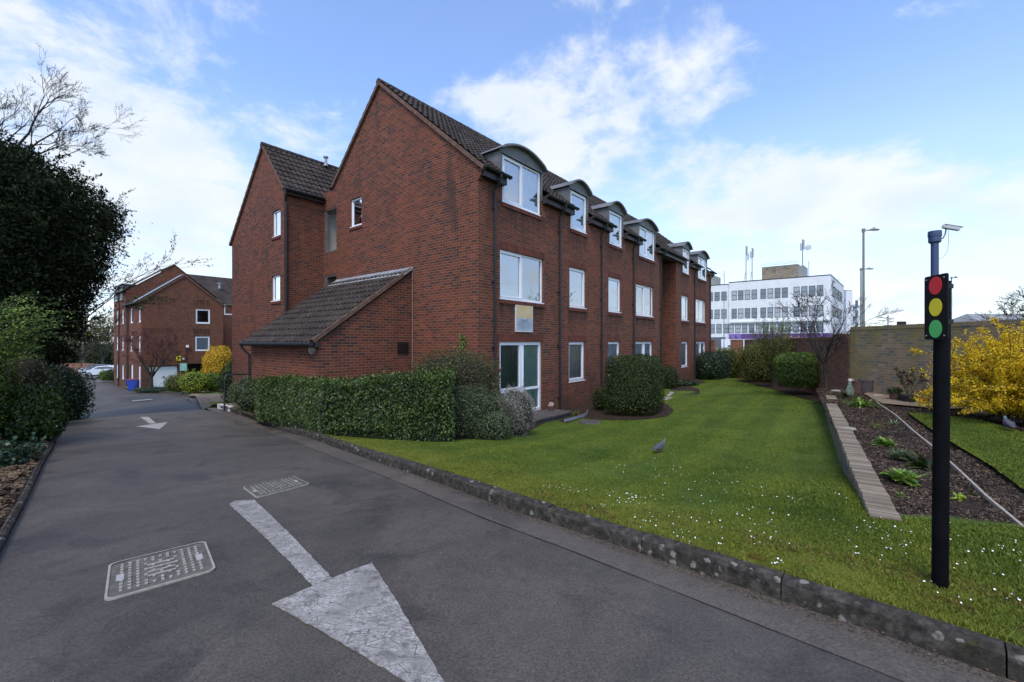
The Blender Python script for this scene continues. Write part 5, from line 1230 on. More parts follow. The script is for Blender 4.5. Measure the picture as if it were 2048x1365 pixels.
zz = g(p_.x, p_.y); mb.box(p_-dd_*.45+Vector((0,0,zz-.05))-nn_*.012*-1, dd_*.9, -nn_*.14, Vector((0,0,.185))); tag(mb.build('painted_kerb_stone', mat('white_kerb_paint', (.55,.55,.55), .7, var=.2, vscale=8), bevel=.01), 'white painted kerb stone at the foot of the handrail', 'kerb stone')

# ================================================================ ON THE ROAD
def road_pt(p, h=.006): return Vector((p.x, p.y, g(p.x, p.y)+h))
paint = bpy.data.materials.new('worn_road_paint'); paint.use_nodes = True
def mk_paint(m):
    t = m.node_tree; k = NT(t); b = t.nodes['Principled BSDF']; pos = k.n('ShaderNodeNewGeometry').outputs['Position']
    jit = k.vm('SCALE', k.n('ShaderNodeTexNoise', i_Vector=pos).outputs['Color'], sc=.05).outputs[0]
    pj = k.vm('ADD', pos, jit).outputs[0]
    mp = k.n('ShaderNodeMapping'); k.l(pj, mp.inputs[0]); mp.inputs['Rotation'].default_value = (0,0,R(28)); mp.inputs['Scale'].default_value = (1.0, 2.2, 1)
    vo = k.n('ShaderNodeTexVoronoi', feature='DISTANCE_TO_EDGE'); k.l(mp.outputs[0], vo.inputs['Vector']); vo.inputs['Scale'].default_value = 6.
    v2 = k.n('ShaderNodeTexVoronoi', feature='DISTANCE_TO_EDGE'); k.l(mp.outputs[0], v2.inputs['Vector']); v2.inputs['Scale'].default_value = 22
    n1 = k.noise(pos, 5, 5, .65); n2 = k.noise(pos, 70, 3, .7)
    c = k.mix(k.mr(n1, .35, .65), (.24,.215,.19,1), (.42,.38,.34,1))
    c = k.mix(k.mr(n2, .35, .6, .5, 0), c, (.13,.12,.105,1)); c = k.mix(k.mr(k.noise(pos, 11, 7, .75), .50, .66, 0, .62), c, (.095,.082,.068,1)); c = k.mix(k.mr(k.noise(mp.outputs[0], 9, 5, .7), .55, .62, 0, .5), c, (.07,.06,.05,1))
    crack = k.math('MAXIMUM', k.math('MULTIPLY', k.mr(vo.outputs['Distance'], .016, .004), k.mr(n1, .36, .5)), k.math('MULTIPLY', k.mr(v2.outputs['Distance'], .035, .008), k.mr(n1, .45, .55)))
    c = k.mix(k.math('MULTIPLY', crack, .85), c, (.055,.05,.047,1)); k.l(c, b.inputs['Base Color']); b.inputs['Roughness'].default_value = .75
    bm = k.n('ShaderNodeBump'); bm.inputs['Strength'].default_value = .6; bm.inputs['Distance'].default_value = .004; k.l(k.math('SUBTRACT', n2, crack), bm.inputs['Height']); k.l(bm.outputs[0], b.inputs['Normal'])
mk_paint(paint)
def jag(poly, step, amp, seed):
    r = random.Random(seed); out = []
    for i, p in enumerate(poly):
        q = poly[(i+1)%len(poly)]; L_ = (q-p).length; n_ = max(1, int(L_/step)); nn = Vector((q.y-p.y, p.x-q.x, 0)).normalized()
        for j in range(n_): out.append(p.lerp(q, j/n_)+nn*(r.uniform(-amp, amp) if j else 0))
    return out
def marking(name, polys, step, amp, m, label, cat, hs):
    mb = MB()
    for i, (pl, h) in enumerate(zip(polys, hs)):
        pts = jag([gp(*q) for q in pl], step, amp, i+3); top = [road_pt(p, h) for p in pts]
        if sum((top[(k+1)%len(top)].x-top[k].x)*(top[(k+1)%len(top)].y+top[k].y) for k in range(len(top))) > 0: top.reverse()
        mb.poly(top); [mb.poly([top[k]-Vector((0,0,h-.001)), top[(k+1)%len(top)]-Vector((0,0,h-.001)), top[(k+1)%len(top)], top[k]]) for k in range(len(top))]
    return tag(mb.build(name, m), label, cat)
marking('road_arrow', [[(458,1010),(470,1003),(508,1001),(560,1050),(664,1158),(625,1173)], [(544,1210),(640,1168),(744,1127),(800,1215),(855,1310),(923,1430),(813,1366),(680,1285)]], .035, .004, paint,
        'large cracked white arrow painted on the near tarmac', 'road marking', [.007,.007])
marking('road_arrow', [[(279,835),(295,834.5),(312,847),(300,848)], [(273,853.5),(335,845),(319,858.8)]], .2, .01, mat('faded_road_paint', (.34,.32,.29), .8, var=.25, vscale=6), 'small pale arrow painted further down the drive', 'road marking', [.006,.006])
mb = MB(); r = random.Random(6)
for i in range(34):
    p = gp(262+36*i/34+r.uniform(-.4,.4), 802.5-3.2*i/34+r.uniform(-.5,.5)); s_ = .05
    mb.poly([road_pt(p, .006), road_pt(p+Vector((s_*3,0,0)), .006), road_pt(p+Vector((s_*3,s_*2,0)), .006), road_pt(p+Vector((0,s_*2,0)), .006)])
tag(mb.build('broken_road_line', mat('white_dash', (.26,.25,.23), .8)), 'faint broken white line across the drive before the bend', 'road marking')

iron = mottled('worn_cast_iron', [(.3,(.055,.045,.035)),(.7,(.16,.138,.108))], 14, rough=.5, bump=.3, spec=.5); iron.node_tree.nodes['Principled BSDF'].inputs['Metallic'].default_value = 0.
brt = mottled('polished_iron', [(.3,(.20,.175,.14)),(.7,(.42,.38,.31))], 30, rough=.42, bump=.15, spec=.6); brt.node_tree.nodes['Principled BSDF'].inputs['Metallic'].default_value = 0.
conc = mottled('concrete_surround', [(.3,(.28,.26,.24)),(.7,(.42,.40,.37))], 30, bump=.3)
def manhole(A, B, D, label, seed):
    """A, B along one side, D across from A"""
    A, B, D = (gp(*q) for q in (A, B, D)); ex, ey = (B-A), (D-A); t = thing('manhole_cover', label, 'manhole cover', road_pt((B+D)/2, .003), 'manhole covers in the drive')
    lx, ly = ex.length, ey.length
    def X(a, b, h): p = A+ex*(a/lx)+ey*(b/ly); return Vector((p.x, p.y, g(p.x, p.y)+h))
    def plate_(off, h0, h1, r_, mt, nm, hole=None):
        mb = MB(); ring = [(a-off if a < lx/2 else a+off, b-off if b < ly/2 else b+off) for a, b in rrect(lx, ly, r_)]
        if hole is None:
            mb.poly([X(a, b, h1) for a, b in ring]); [mb.poly([X(*ring[i], h0), X(*ring[(i+1)%len(ring)], h0), X(*ring[(i+1)%len(ring)], h1), X(*ring[i], h1)]) for i in range(len(ring))]
        else:
            rin_ = [(lx/2+(a-lx/2)*(1-2*hole/lx), ly/2+(b-ly/2)*(1-2*hole/ly)) for a, b in ring]
            for i in range(len(ring)):
                j = (i+1)%len(ring); mb.poly([X(*ring[i], h1), X(*ring[j], h1), X(*rin_[j], h1), X(*rin_[i], h1)]); mb.poly([X(*ring[i], h0), X(*ring[j], h0), X(*ring[j], h1), X(*ring[i], h1)])
        f_ = [p for p in mb.f]; return mb.build(nm, mt, t)
    plate_(.004, .0, .006, .05, iron, 'cover_plate'); plate_(.012, .0, .012, .05, brt, 'frame', hole=.013)
    mb = MB(); r = random.Random(seed); na, nb_ = 11, 10
    for i in range(na):
        for j in range(nb_):
            a = lx*(.075+.85*(i+.5)/na); b = ly*(.09+.82*(j+.5)/nb_)
            ca, cb_ = a/lx-.5, b/ly-.5
            if abs(ca) < .17 and abs(cb_) < .30 and (i+j) % 2: continue
            if (i in (0, na-1)) and abs(cb_) < .12: continue
            w_, d_ = (.030, .013); w_ *= r.uniform(.85, 1.1)
            p = [X(a-d_/2*1.3, b-w_/2*.8, .006), X(a+d_/2*1.3, b-w_/2*.8, .006), X(a+d_/2*1.3, b+w_/2*.8, .006), X(a-d_/2*1.3, b+w_/2*.8, .006)]; u3 = Vector((0,0,.008))
            mb.poly([q+u3 for q in p]); [mb.poly([p[k], p[(k+1)%4], p[(k+1)%4]+u3, p[k]+u3]) for k in range(4)]
    mb.build('stud_pattern', brt, t)
    mb = MB()
    for k in range(4):
        a = lx*.5; b = ly*(.33+.11*k); p = [X(a-.075, b-.008, .006), X(a+.075, b-.008, .006), X(a+.075, b+.008, .006), X(a-.075, b+.008, .006)]; u3 = Vector((0,0,.005)); mb.poly([q+u3 for q in p]); [mb.poly([p[m_], p[(m_+1)%4], p[(m_+1)%4]+u3, p[m_]+u3]) for m_ in range(4)]
    mb.build('raised_bars', brt, t)
    for a in (.035, lx-.075): mb = MB(); p = [X(a, ly*.42, .0075), X(a+.04, ly*.42, .0075), X(a+.04, ly*.60, .0075), X(a, ly*.60, .0075)]; mb.poly(p); mb.build('lifting_slot', conc, t)
manhole((213,1203),(428,1142),(222,1131), 'larger looking manhole cover with raised studs nearest the camera, left of the arrow', 1)
manhole((515,997),(618,970),(487,976), 'further manhole cover with raised studs just beyond the arrow tail', 2)

# ================================================================ PLANTS
def grow(mb, p, d, L, r, lev, rnd, spread=.7, up=.15, nch=4, minr=.004, tips=None, droop=0., seg=4, ratio=.62):
    """a limb and everything that springs from it"""
    pts = [Vector(p)]; rr = [r]; d = Vector(d).normalized()
    for i in range(seg):
        d = (d+Vector((rnd.gauss(0,.13), rnd.gauss(0,.13), rnd.gauss(0,.10)+up*.25-droop*.2*i))).normalized(); pts.append(pts[-1]+d*L/seg); rr.append(max(minr*.6, r*(1-.6*(i+1)/seg)))
    mb[min(lev_max-lev, len(mb)-1)].tube(pts, rr, 7 if r > .04 else (5 if r > .012 else 3), caps=False)
    if lev <= 0:
        if tips is not None: tips += [(pts[k].lerp(pts[k+1], rnd.random()), (pts[k+1]-pts[k]).normalized()) for k in range(1, seg) for _ in range(2)]
        return
    for c in range(nch+(1 if rnd.random() < .4 else 0)):
        t = rnd.uniform(.3, 1.0) if c else 1.0; k = min(seg-1, int(t*seg)); q = pts[k].lerp(pts[k+1], t*seg-k); dd = (pts[k+1]-pts[k]).normalized()
        ax = Vector((rnd.gauss(0,1), rnd.gauss(0,1), rnd.gauss(0,.6))); ax = (ax-dd*ax.dot(dd)).normalized(); sp = spread*rnd.uniform(.5, 1.2)*(1 if c else .4)
        grow(mb, q, dd*math.cos(sp)+ax*math.sin(sp)+Vector((0,0,up*.3)), L*ratio*rnd.uniform(.7, 1.15), max(minr, rr[k]*.62), lev-1, rnd, spread, up, nch, minr, tips, droop, seg, ratio)
def bare_tree(name, label, cat, base, h, lev, seed, mats, spread=.7, up=.2, nch=4, r0=.1, lean=(0,0,1), L0=None, leafs=None, minr=.004, nlead=3, ratio=.62, grp=None, droop=0.):
    global lev_max
    t = thing(name, label, cat, base, grp); rnd = random.Random(seed); mb = [MB(), MB()]; tips = []; lev_max = lev+1
    base = Vector(base); lean = Vector(lean).normalized(); L0 = L0 or h*.35
    top = base+lean*L0; mid = base.lerp(top, .5)+Vector((rnd.uniform(-.05,.05)*h*.3, 0, 0)); mb[0].tube([base-Vector((0,0,.2)), base+lean*.05, mid, top], [r0*1.5, r0*1.15, r0, r0*.85], 10, caps=False)
    lev_max = lev
    for i in range(nlead):
        a = 2*math.pi*(i+rnd.random()*.6)/nlead; d = lean*1.0+Vector((math.cos(a), math.sin(a), 0))*spread*.9
        st = top-lean*L0*rnd.uniform(0,.12); grow(mb, st, d, h*.38, r0*.6, lev, rnd, spread, up, nch, minr, tips, droop, 4, ratio)
    mb[0].build('trunk', mats[0], t, smooth=True)
    if mb[1].v: mb[1].build('twigs', mats[1], t)
    if leafs and tips:
        m_, n_l, L_, W_, nm = leafs; a = np.array([tuple(p) for p, _ in tips]); idx = rng.integers(0, len(a), n_l); p_ = a[idx]+rng.normal(0, .03, (n_l, 3)); leaves(nm, p_, rng.normal(0, 1, (n_l, 3)), L_, W_, m_, t)
    return t
def bush(name, label, cat, c, rad, n, N, L, Wd, m, rot=0., seed=1, amp=.09, depth=.3, k=2.5, cm=None, cf=.82, grp=None, up=.3, stems=0, cut=None, part='foliage', fold=.15):
    """c = centre of the mass; its foot is at c.z - rad z"""
    t = thing(name, label, cat, (c[0], c[1], c[2]-rad[2]), grp)
    p, nn = blob(c, rad, n, N, depth, amp, rot, seed, k, zmin=c[2]-rad[2]*.99)
    leaves(part, p, nn, L, Wd, m, t, up, fold)
    ns_ = 46; ps, ns2 = blob(c, rad, n, ns_, .02, amp, rot, seed, k, zmin=c[2]-rad[2]*.5); sl = rng.uniform(.5, 1.6, (len(ps),1))*L*2.2; dv = unit(ns2+np.array([0,0,.7])+rng.normal(0,.25,ps.shape)); q = np.concatenate([ps+dv*sl*f_ for f_ in (.25,.45,.6,.75,.9,1.)]); q = q+rng.normal(0, L*.18, q.shape); leaves('shoot_foliage', q, rng.normal(0,1,q.shape), L*.9, Wd*.9, m, t, up, fold)
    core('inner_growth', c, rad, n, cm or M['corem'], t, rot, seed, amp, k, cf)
    if stems:
        mb = MB(); r = random.Random(seed)
        for _ in range(stems):
            a = r.uniform(0, 6.28); b0 = Vector((c[0]+r.uniform(-.2,.2)*rad[0], c[1]+r.uniform(-.2,.2)*rad[1], c[2]-rad[2])); e = Vector((c[0]+math.cos(a)*rad[0]*1.02, c[1]+math.sin(a)*rad[1]*1.02, c[2]+r.uniform(-.3,.9)*rad[2]))
            mb.tube([b0, b0.lerp(e, .5)+Vector((0,0,rad[2]*.2)), e, e+Vector((math.cos(a)*.06, math.sin(a)*.06, .12))], [.012, .008, .005, .002], 4)
        mb.build('stems', M['twig'], t)
    return t
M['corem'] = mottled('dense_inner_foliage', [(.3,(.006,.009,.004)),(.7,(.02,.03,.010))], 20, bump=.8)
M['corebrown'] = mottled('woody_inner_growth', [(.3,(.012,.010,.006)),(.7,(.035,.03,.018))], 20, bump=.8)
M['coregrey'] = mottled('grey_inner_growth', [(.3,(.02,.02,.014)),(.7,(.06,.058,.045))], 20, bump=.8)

# --- clipped laurel hedge along the drive
hp = [gp(506,842,LIFT), gp(560,855,LIFT), gp(640,872,LIFT), gp(760,881,LIFT), gp(868,886,LIFT), gp(900,886,LIFT)]
hz = [-1.10, -.97, -.84, -.74, -.64, -.62]; HWd = 1.35
def hedge_pts(N, side='all'):
    seg = np.array([(b_-a_).length for a_, b_ in zip(hp[:-1], hp[1:])]); cum = np.concatenate([[0], np.cumsum(seg)])/seg.sum()
    t = rng.uniform(-.01, 1.01, N); i = np.clip(np.searchsorted(cum, t)-1, 0, len(seg)-1); f_ = ((t-cum[i])/(cum[i+1]-cum[i]))[:, None]
    H = np.array([tuple(p) for p in hp]); Z = np.array(hz); base = H[i]*(1-f_)+H[i+1]*f_; top = Z[i]*(1-f_[:,0])+Z[i+1]*f_[:,0]
    back = np.array([-.10, 1.0, 0]); fc = rng.choice(4, N, p=[.46, .36, .06, .12])
    s = rng.uniform(0, 1, N); w = rng.uniform(0, HWd, N); end = fc == 3
    z = np.where(fc == 1, top, base[:, 2]+(top-base[:, 2])*s); ww = np.where(fc == 0, 0, np.where(fc == 2, HWd, w)); rnd_ = .1
    # round the top shoulder
    ww = ww+np.where((fc == 0), np.clip(s-.85, 0, 1)*.7, 0); ww = np.where((fc == 0), ww+np.clip(.22-s, 0, 1)*.5, ww)
    p = base+back*ww[:, None]; p[:, 2] = z
    nrm = np.stack([np.where(fc == 0, 0, 0.), np.where(fc == 0, -1., np.where(fc == 2, 1., 0)), np.where(fc == 1, 1., .15)], 1)
    # left end face
    e = np.where(end)[0]; p[e, 0] = H[0][0]+rng.uniform(-.05,.02,len(e)); p[e, 1] = H[0][1]+w[e]; p[e, 2] = H[0][2]+(Z[0]-H[0][2])*s[e]; nrm[e] = (-1, 0, .2)
    lum = lump(p, 1.7, 3)*.085+lump(p, 5, 4)*.045
    return p+nrm*(lum-rng.uniform(0, .16, N)**1.0)[:, None], nrm
hd_ = thing('hedge', 'long clipped dark green laurel hedge beside the kerb in front of the low tiled store', 'hedge', tuple(hp[2]))
p, nn = hedge_pts(9000); kp = p[:, 2] > np.percentile(p[:, 2], 55); q_ = p[kp & (nn[:, 2] > .5)]; q_[:, 2] += rng.uniform(-.02, .10, len(q_))**1; leaves('lit_top_foliage', q_, np.tile((0,-.3,1.), (len(q_),1)), .055, .022, M['midgreen'], hd_, up=.9)  # lighter leaves along the hedge top: light from above put into the leaf colour
p, nn = hedge_pts(46000); leaves('foliage', p, nn, .062, .025, M['laurel'], hd_, up=.35, fold=.2)
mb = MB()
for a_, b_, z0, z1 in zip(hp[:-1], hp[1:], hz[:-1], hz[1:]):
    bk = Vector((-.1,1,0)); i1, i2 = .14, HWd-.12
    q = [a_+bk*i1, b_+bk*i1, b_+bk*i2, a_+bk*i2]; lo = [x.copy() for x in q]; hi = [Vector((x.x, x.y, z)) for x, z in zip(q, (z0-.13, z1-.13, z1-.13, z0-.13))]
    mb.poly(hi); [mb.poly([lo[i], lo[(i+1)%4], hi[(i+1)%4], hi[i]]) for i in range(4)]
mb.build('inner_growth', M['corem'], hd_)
def lit_top_leaves(t, c, rad, n, N, m, rot=0., seed=0, amp=.06, frac=.35, L=.045):  # brighter leaf layer over a shrub's top, sunlight from above painted as leaf colour
    p, nn = blob(c, (rad[0]*1.01, rad[1]*1.01, rad[2]*1.02), n, N, .06, amp, rot, seed, 2.5, zmin=c[2]+rad[2]*frac); leaves('lit_top_foliage', p, nn, L, L*.45, m, t, .8)
def gl_(px, py): return gp(px, py, LIFT)
c = gl_(482, 826); bush('lavender_bush', 'grey flecked bush at the left end of the hedge by the handrail', 'shrub', (c.x+.1, c.y+.55, c.z+.50), (.75,.62,.55), 2.4, 8000, .045, .016, M['cotone'], seed=5, cm=M['corem'])
c = P(912, 780, 10.35); zb_ = g(c.x, c.y)+LIFT; bush('mixed_shrub', 'brownish green twiggy shrub between the laurel hedge and the building corner', 'shrub', (c.x, c.y, (zb_-.25)/2), (1.08,.66,(-.20-zb_)/2), 2.8, 21000, .042, .02, M['hedge2'], seed=6, amp=.10, cm=M['corebrown'], stems=70)
c = P(926, 834, 9.5); zb_ = g(c.x, c.y)+LIFT; bush('spreading_shrub', 'low spreading grey green small leaved shrub at the lawn edge below the brown twiggy one', 'shrub', (c.x-.05, c.y, zb_+.46), (1.0,.56,.66), 2.2, 14000, .030, .014, M['cotone'], seed=7, amp=.13, cm=M['corem'], stems=20)
c = P(980, 852, 9.35); zb_ = g(c.x, c.y)+LIFT; bush('spreading_shrub', 'lowest mound of grey green leaves spilling onto the lawn in front of the silvery shrub', 'shrub', (c.x, c.y, zb_+.27), (.50,.38,.36), 2.1, 8000, .030, .014, M['cotone'], seed=27, amp=.15, cm=M['corem'], stems=10)
c = P(1030, 830, 10.15); zb_ = g(c.x, c.y)+LIFT; bush('silvery_shrub', 'pale silvery rounded shrub in front of the french door', 'shrub', (c.x, c.y, zb_+.52), (.48,.44,.60), 2.2, 15000, .028, .011, M['hebe'], seed=8, amp=.17, cm=M['coregrey'])
iv = thing('climbing_plant', 'thin green climber creeping up the corner bricks above the twiggy shrub', 'climber', tuple(W(-.05, .55, -1.0)))
mb = MB(); pth = [W(-.03,.55,-1.0), W(-.03,.50,-.5), W(-.03,.6,-.2), W(-.03,.52,.05), W(-.03,.62,.2)]; mb.tube(pth, [.01,.008,.006,.004,.002], 4); mb.build('stem', M['twig'], iv)
tt_ = rng.uniform(0, 1, 420)**1.6; a_ = np.array([tuple(x) for x in pth]); k_ = np.clip((tt_*4).astype(int), 0, 3); p = a_[k_]*(1-(tt_*4-k_)[:,None])+a_[k_+1]*(tt_*4-k_)[:,None]; p += (np.array(tuple(dL))*rng.normal(0,1,(420,1))*(.16*(1-tt_)+.03)[:,None])+rng.normal(0,.02,(420,3)); leaves('foliage', p, np.tile(tuple(-dR), (420,1)), .05, .035, M['bright'], iv)

# --- shrubs by the facade and at the far end of the lawn
c = P(1272, 760, 13.3); zb_ = g(c.x, c.y)+LIFT; bush('clipped_shrub', 'big square clipped dark green shrub standing in a mulch bed on the lawn', 'shrub', (c.x, c.y+.2, (zb_-.41)/2), (.80,.80,(-.41-zb_)/2), 5.5, 26000, .045, .022, M['privet'], rot=-.6, seed=11, amp=.045, k=4, depth=.2)
c = P(1206, 800, 14.6); zb_ = g(c.x, c.y)+LIFT; bush('small_shrub', 'small dark shrub against the bricks left of the square clipped shrub', 'shrub', (c.x, c.y, zb_+.35), (.35,.3,.42), 2.4, 2500, .05, .022, M['privet'], seed=12)
c = P(1338, 755, 21.2); zb_ = g(c.x, c.y)+LIFT; bush('small_shrub', 'dark leafy shrub in the recess beyond the square clipped shrub', 'shrub', (c.x, c.y, zb_+.5), (.45,.45,.62), 2.2, 3000, .07, .03, M['privet'], seed=13)
c = P(1362, 770, 22.0); zb_ = g(c.x, c.y)+LIFT; bush('ground_cover_plant', 'low dark plant at the foot of the second brick bay', 'plant', (c.x, c.y, zb_+.12), (.9,.3,.16), 2.2, 2200, .06, .03, M['ivy'], seed=14)
c = P(1424, 735, 26.2); zb_ = g(c.x, c.y)+LIFT; bush('round_shrub', 'dark glossy round shrub at the far corner of the apartment building', 'shrub', (c.x, c.y, (zb_-.62)/2), (.98,.9,(-.62-zb_)/2), 3.2, 13000, .075, .035, M['ivy'], seed=15, amp=.05)
c = P(1452, 715, 31); bush('leafy_shrub', 'yellow green shrub behind the dark round one by the gate', 'shrub', (c.x, c.y, -1.5), (1.1,.8,1.15), 2.4, 6000, .09, .04, M['olive'], seed=16)
c = P(1518, 730, 22.5); zb_ = g(c.x, c.y)+LIFT; bush('clipped_shrub', 'clipped shrub with yellow green top left of the loose yellowish bush', 'shrub', (c.x, c.y, (zb_-.12)/2), (.85,.8,(-.12-zb_)/2), 3.4, 14000, .06, .03, M['olive'], seed=17, amp=.06)
c = P(1598, 745, 16.2); zb_ = g(c.x, c.y)+LIFT; bush('clipped_shrub', 'flat topped clipped shrub with bright green top beside the bare tree', 'shrub', (c.x, c.y, (zb_-.46)/2+.15), (.78,.72,(-.46-zb_)/2-.12), 3.2, 18000, .042, .02, M['midgreen'], seed=18, amp=.06, stems=14); lit_top_leaves(bpy.context.scene.objects['clipped_shrub.002'] if 'clipped_shrub.002' in bpy.data.objects else None, (c.x, c.y, (zb_-.46)/2+.15), (.78,.72,(-.46-zb_)/2-.12), 3.2, 9000, M['bright'], 0, 18, .06, .45)
bb = thing('loose_shrub', 'loose open shrub with thin stems and yellowish young leaves between the clipped bushes', 'shrub', (11.6, 19.2, g(11.6,19.2)+LIFT)); mb = MB(); r = random.Random(21); tp_ = []
b0 = Vector(bb.location)
for i in range(46):
    a = r.uniform(0, 6.28); sp = r.uniform(.2, 1.15); h_ = r.uniform(1.9, 3.3); q = [b0+Vector((r.uniform(-.15,.15), r.uniform(-.15,.15), 0))]
    for s_ in (.35, .7, 1.0): q.append(b0+Vector((math.cos(a)*sp*s_**1.4+r.gauss(0,.05), math.sin(a)*sp*s_**1.4+r.gauss(0,.05), h_*s_-(.15*sp if s_ == 1 else 0))))
    mb.tube(q, [.016,.011,.007,.003], 4)
    for _ in range(60): t_ = r.uniform(.35, 1)*3; k = min(2, int(t_)); tp_.append(tuple(q[k].lerp(q[k+1], t_-k)))
mb.build('stems', M['twig'], bb); a_ = np.array(tp_); a_ = np.repeat(a_, 4, 0)+rng.normal(0, .05, (len(tp_)*4, 3)); leaves('foliage', a_, rng.normal(0,1,a_.shape), .06, .024, M['olive'], bb)
bare_tree('bare_tree', 'small bare twiggy tree before the red brick wall, right of the clipped bushes', 'tree', (9.95, 13.7, g(9.95,13.7)+LIFT-.1), 3.3, 5, 33, [M['bark'], M['twig']], spread=.62, up=.12, nch=3, r0=.06, L0=1.35, nlead=6, minr=.0042, lean=(-.06,0,1), ratio=.60)

# --- yellow forsythia at the right
def forsythia(name, label, b0, rx, ry, h, ns, nf, seed, fl=.035, lean=(0,0)):
    t = thing(name, label, 'shrub', b0); mb = MB(); r = random.Random(seed); pts = []; b0 = Vector(b0)
    for i in range(ns):
        a = r.uniform(0, 6.28); sp = r.random()**.5; hh = h*r.uniform(.20, 1.02)*(1-.25*sp); q = [b0+Vector((r.gauss(0,.12)*rx, r.gauss(0,.12)*ry, 0))]
        ex, ey = math.cos(a)*sp*rx+lean[0], math.sin(a)*sp*ry+lean[1]
        for s_ in (.25, .5, .75, 1.0): q.append(b0+Vector((ex*s_**1.5+r.gauss(0,.03)*rx, ey*s_**1.5+r.gauss(0,.03)*ry, hh*(s_**.8)-(.35*sp*h*.4*s_**4))))
        mb.tube(q, [.017,.013,.010,.006,.003], 5)
        for j in range(3):
            k = r.choice((1,2,3)); u_ = q[k].lerp(q[k+1], r.random()); e_ = u_+Vector((r.gauss(0,.22), r.gauss(0,.22), r.uniform(.0,.35))); mb.tube([u_, u_.lerp(e_, .5)+Vector((0,0,.04)), e_], [.006,.004,.002], 3); pts += [tuple(u_.lerp(e_, r.random())) for _ in range(12)]
        for _ in range(26): t_ = .8+r.random()**.8*3.1; k = min(3, int(t_)); pts.append(tuple(q[k].lerp(q[k+1], t_-k)))
    mb.build('stems', M['bark'], t); a_ = np.array(pts); idx = rng.integers(0, len(a_), nf//5); a_ = np.repeat(a_[idx], 5, 0)+rng.normal(0, .028, (nf//5*5, 3)); leaves('blossom', a_, rng.normal(0,1,a_.shape), fl, fl*.6, M['yellow'], t, up=.0)
    return t
forsythia('forsythia_bush', 'large forsythia covered in yellow blossom against the right hand garden wall', (9.2, 7.9, -1.45), 1.15, 1.3, 2.05, 150, 80000, 4, .034, lean=(-.22, .12))
q = P(437,725,29); bush('forsythia_bush', 'rounded golden yellow bush between the two brick buildings at the end of the drive', 'shrub', (q.x, q.y, -1.75), (.95,.9,1.45), 2.2, 9000, .08, .045, M['golden'], seed=19, amp=.14, depth=.5, cm=M['corebrown'], cf=.6, stems=24)

# --- left bank: dark yew, ivy, shrubs
def yew():
    ax, ay = -16.3, 12.4; prof = [(-2.8,1.9),(-2.0,2.2),(-.9,2.3),(0,2.55),(2.1,3.25),(3.1,3.5),(4.2,3.7),(4.8,3.2),(5.3,2.5),(5.7,1.6),(6.0,.5)]
    zs = np.array([a for a, b in prof]); rs = np.array([b for a, b in prof])
    t = thing('yew_tree', 'massive dark evergreen tree overhanging the left edge of the drive', 'tree', (ax, ay, g(ax, ay)))
    ncl = 2500; z = rng.uniform(-2.5, 5.95, ncl); th = rng.uniform(-2.5, 1.35, ncl); r_ = np.interp(z, zs, rs); L3 = lump(np.stack([np.cos(th)*2, np.sin(th)*2, z*.6], 1), 1.6, 2)
    r_ = r_*(1+.13*L3+.13*lump(np.stack([np.cos(th)*2, np.sin(th)*2, z*.6], 1), 5.0, 12))-rng.uniform(0, 1, ncl)**1.5*1.3-.15
    cen = np.stack([ax+r_*np.cos(th), ay+r_*np.sin(th), z], 1)
    # keep the crown clear of the tarmac below head height
    low = (cen[:, 2] < .2) & (cen[:, 0] > -12.35-(cen[:,1]-11.4)*.42); cen = cen[~low]; n_c = len(cen)
    per = 96; p = np.repeat(cen, per, 0); sz = np.repeat(rng.uniform(.10, .30, n_c), per)[:, None]; off = rng.normal(0, 1, p.shape)*sz*np.array([.9, .9, .9])
    out = np.stack([p[:, 0]-ax, p[:, 1]-ay, np.zeros(len(p))], 1); out = unit(out); p = p+off+out*rng.uniform(0, .25, (len(p), 1)); p[:, 2] -= .15*np.linalg.norm(off, axis=1)
    leaves('foliage', p, out, .115, .042, M['yew'], t, up=.1)
    npl = 330; z = rng.uniform(-1.0, 5.75, npl); th = rng.uniform(-2.3, 1.2, npl); r_ = np.interp(z, zs, rs)*.97; b_ = np.stack([ax+r_*np.cos(th), ay+r_*np.sin(th), z], 1); o_ = np.stack([np.cos(th), np.sin(th), np.zeros(npl)], 1)
    dv = unit(o_*rng.uniform(.2, 1., (npl,1))+np.array([0,0,1.])*rng.uniform(-.1, .9, (npl,1))+rng.normal(0,.2,(npl,3))); ln = rng.uniform(.25, .95, (npl,1)); ns_ = 56
    s_ = np.tile(rng.uniform(0, 1, ns_), npl)[:,None]; q = np.repeat(b_, ns_, 0)+np.repeat(dv*ln, ns_, 0)*s_+np.array([0,0,-.25])*s_**2*np.repeat(ln, ns_, 0); q = q+rng.normal(0, 1, q.shape)*(.11*(1.15-s_)); leaves('spray_foliage', q, np.repeat(o_, ns_, 0), .105, .038, M['yew'], t, up=.3)
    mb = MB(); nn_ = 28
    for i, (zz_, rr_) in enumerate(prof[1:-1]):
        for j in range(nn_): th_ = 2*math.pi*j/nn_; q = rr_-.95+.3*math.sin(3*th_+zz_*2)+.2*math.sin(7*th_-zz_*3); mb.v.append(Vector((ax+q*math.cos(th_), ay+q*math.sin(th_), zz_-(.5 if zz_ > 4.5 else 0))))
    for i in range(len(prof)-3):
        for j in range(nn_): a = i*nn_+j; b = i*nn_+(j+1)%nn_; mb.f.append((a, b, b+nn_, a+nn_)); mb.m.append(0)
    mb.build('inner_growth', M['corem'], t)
    mb = MB(); mb.tube([Vector((ax,ay,-3)), Vector((ax+.1,ay,0)), Vector((ax,ay+.1,3.5))], [.55,.45,.3], 10); mb.build('trunk', M['bark'], t)
yew()
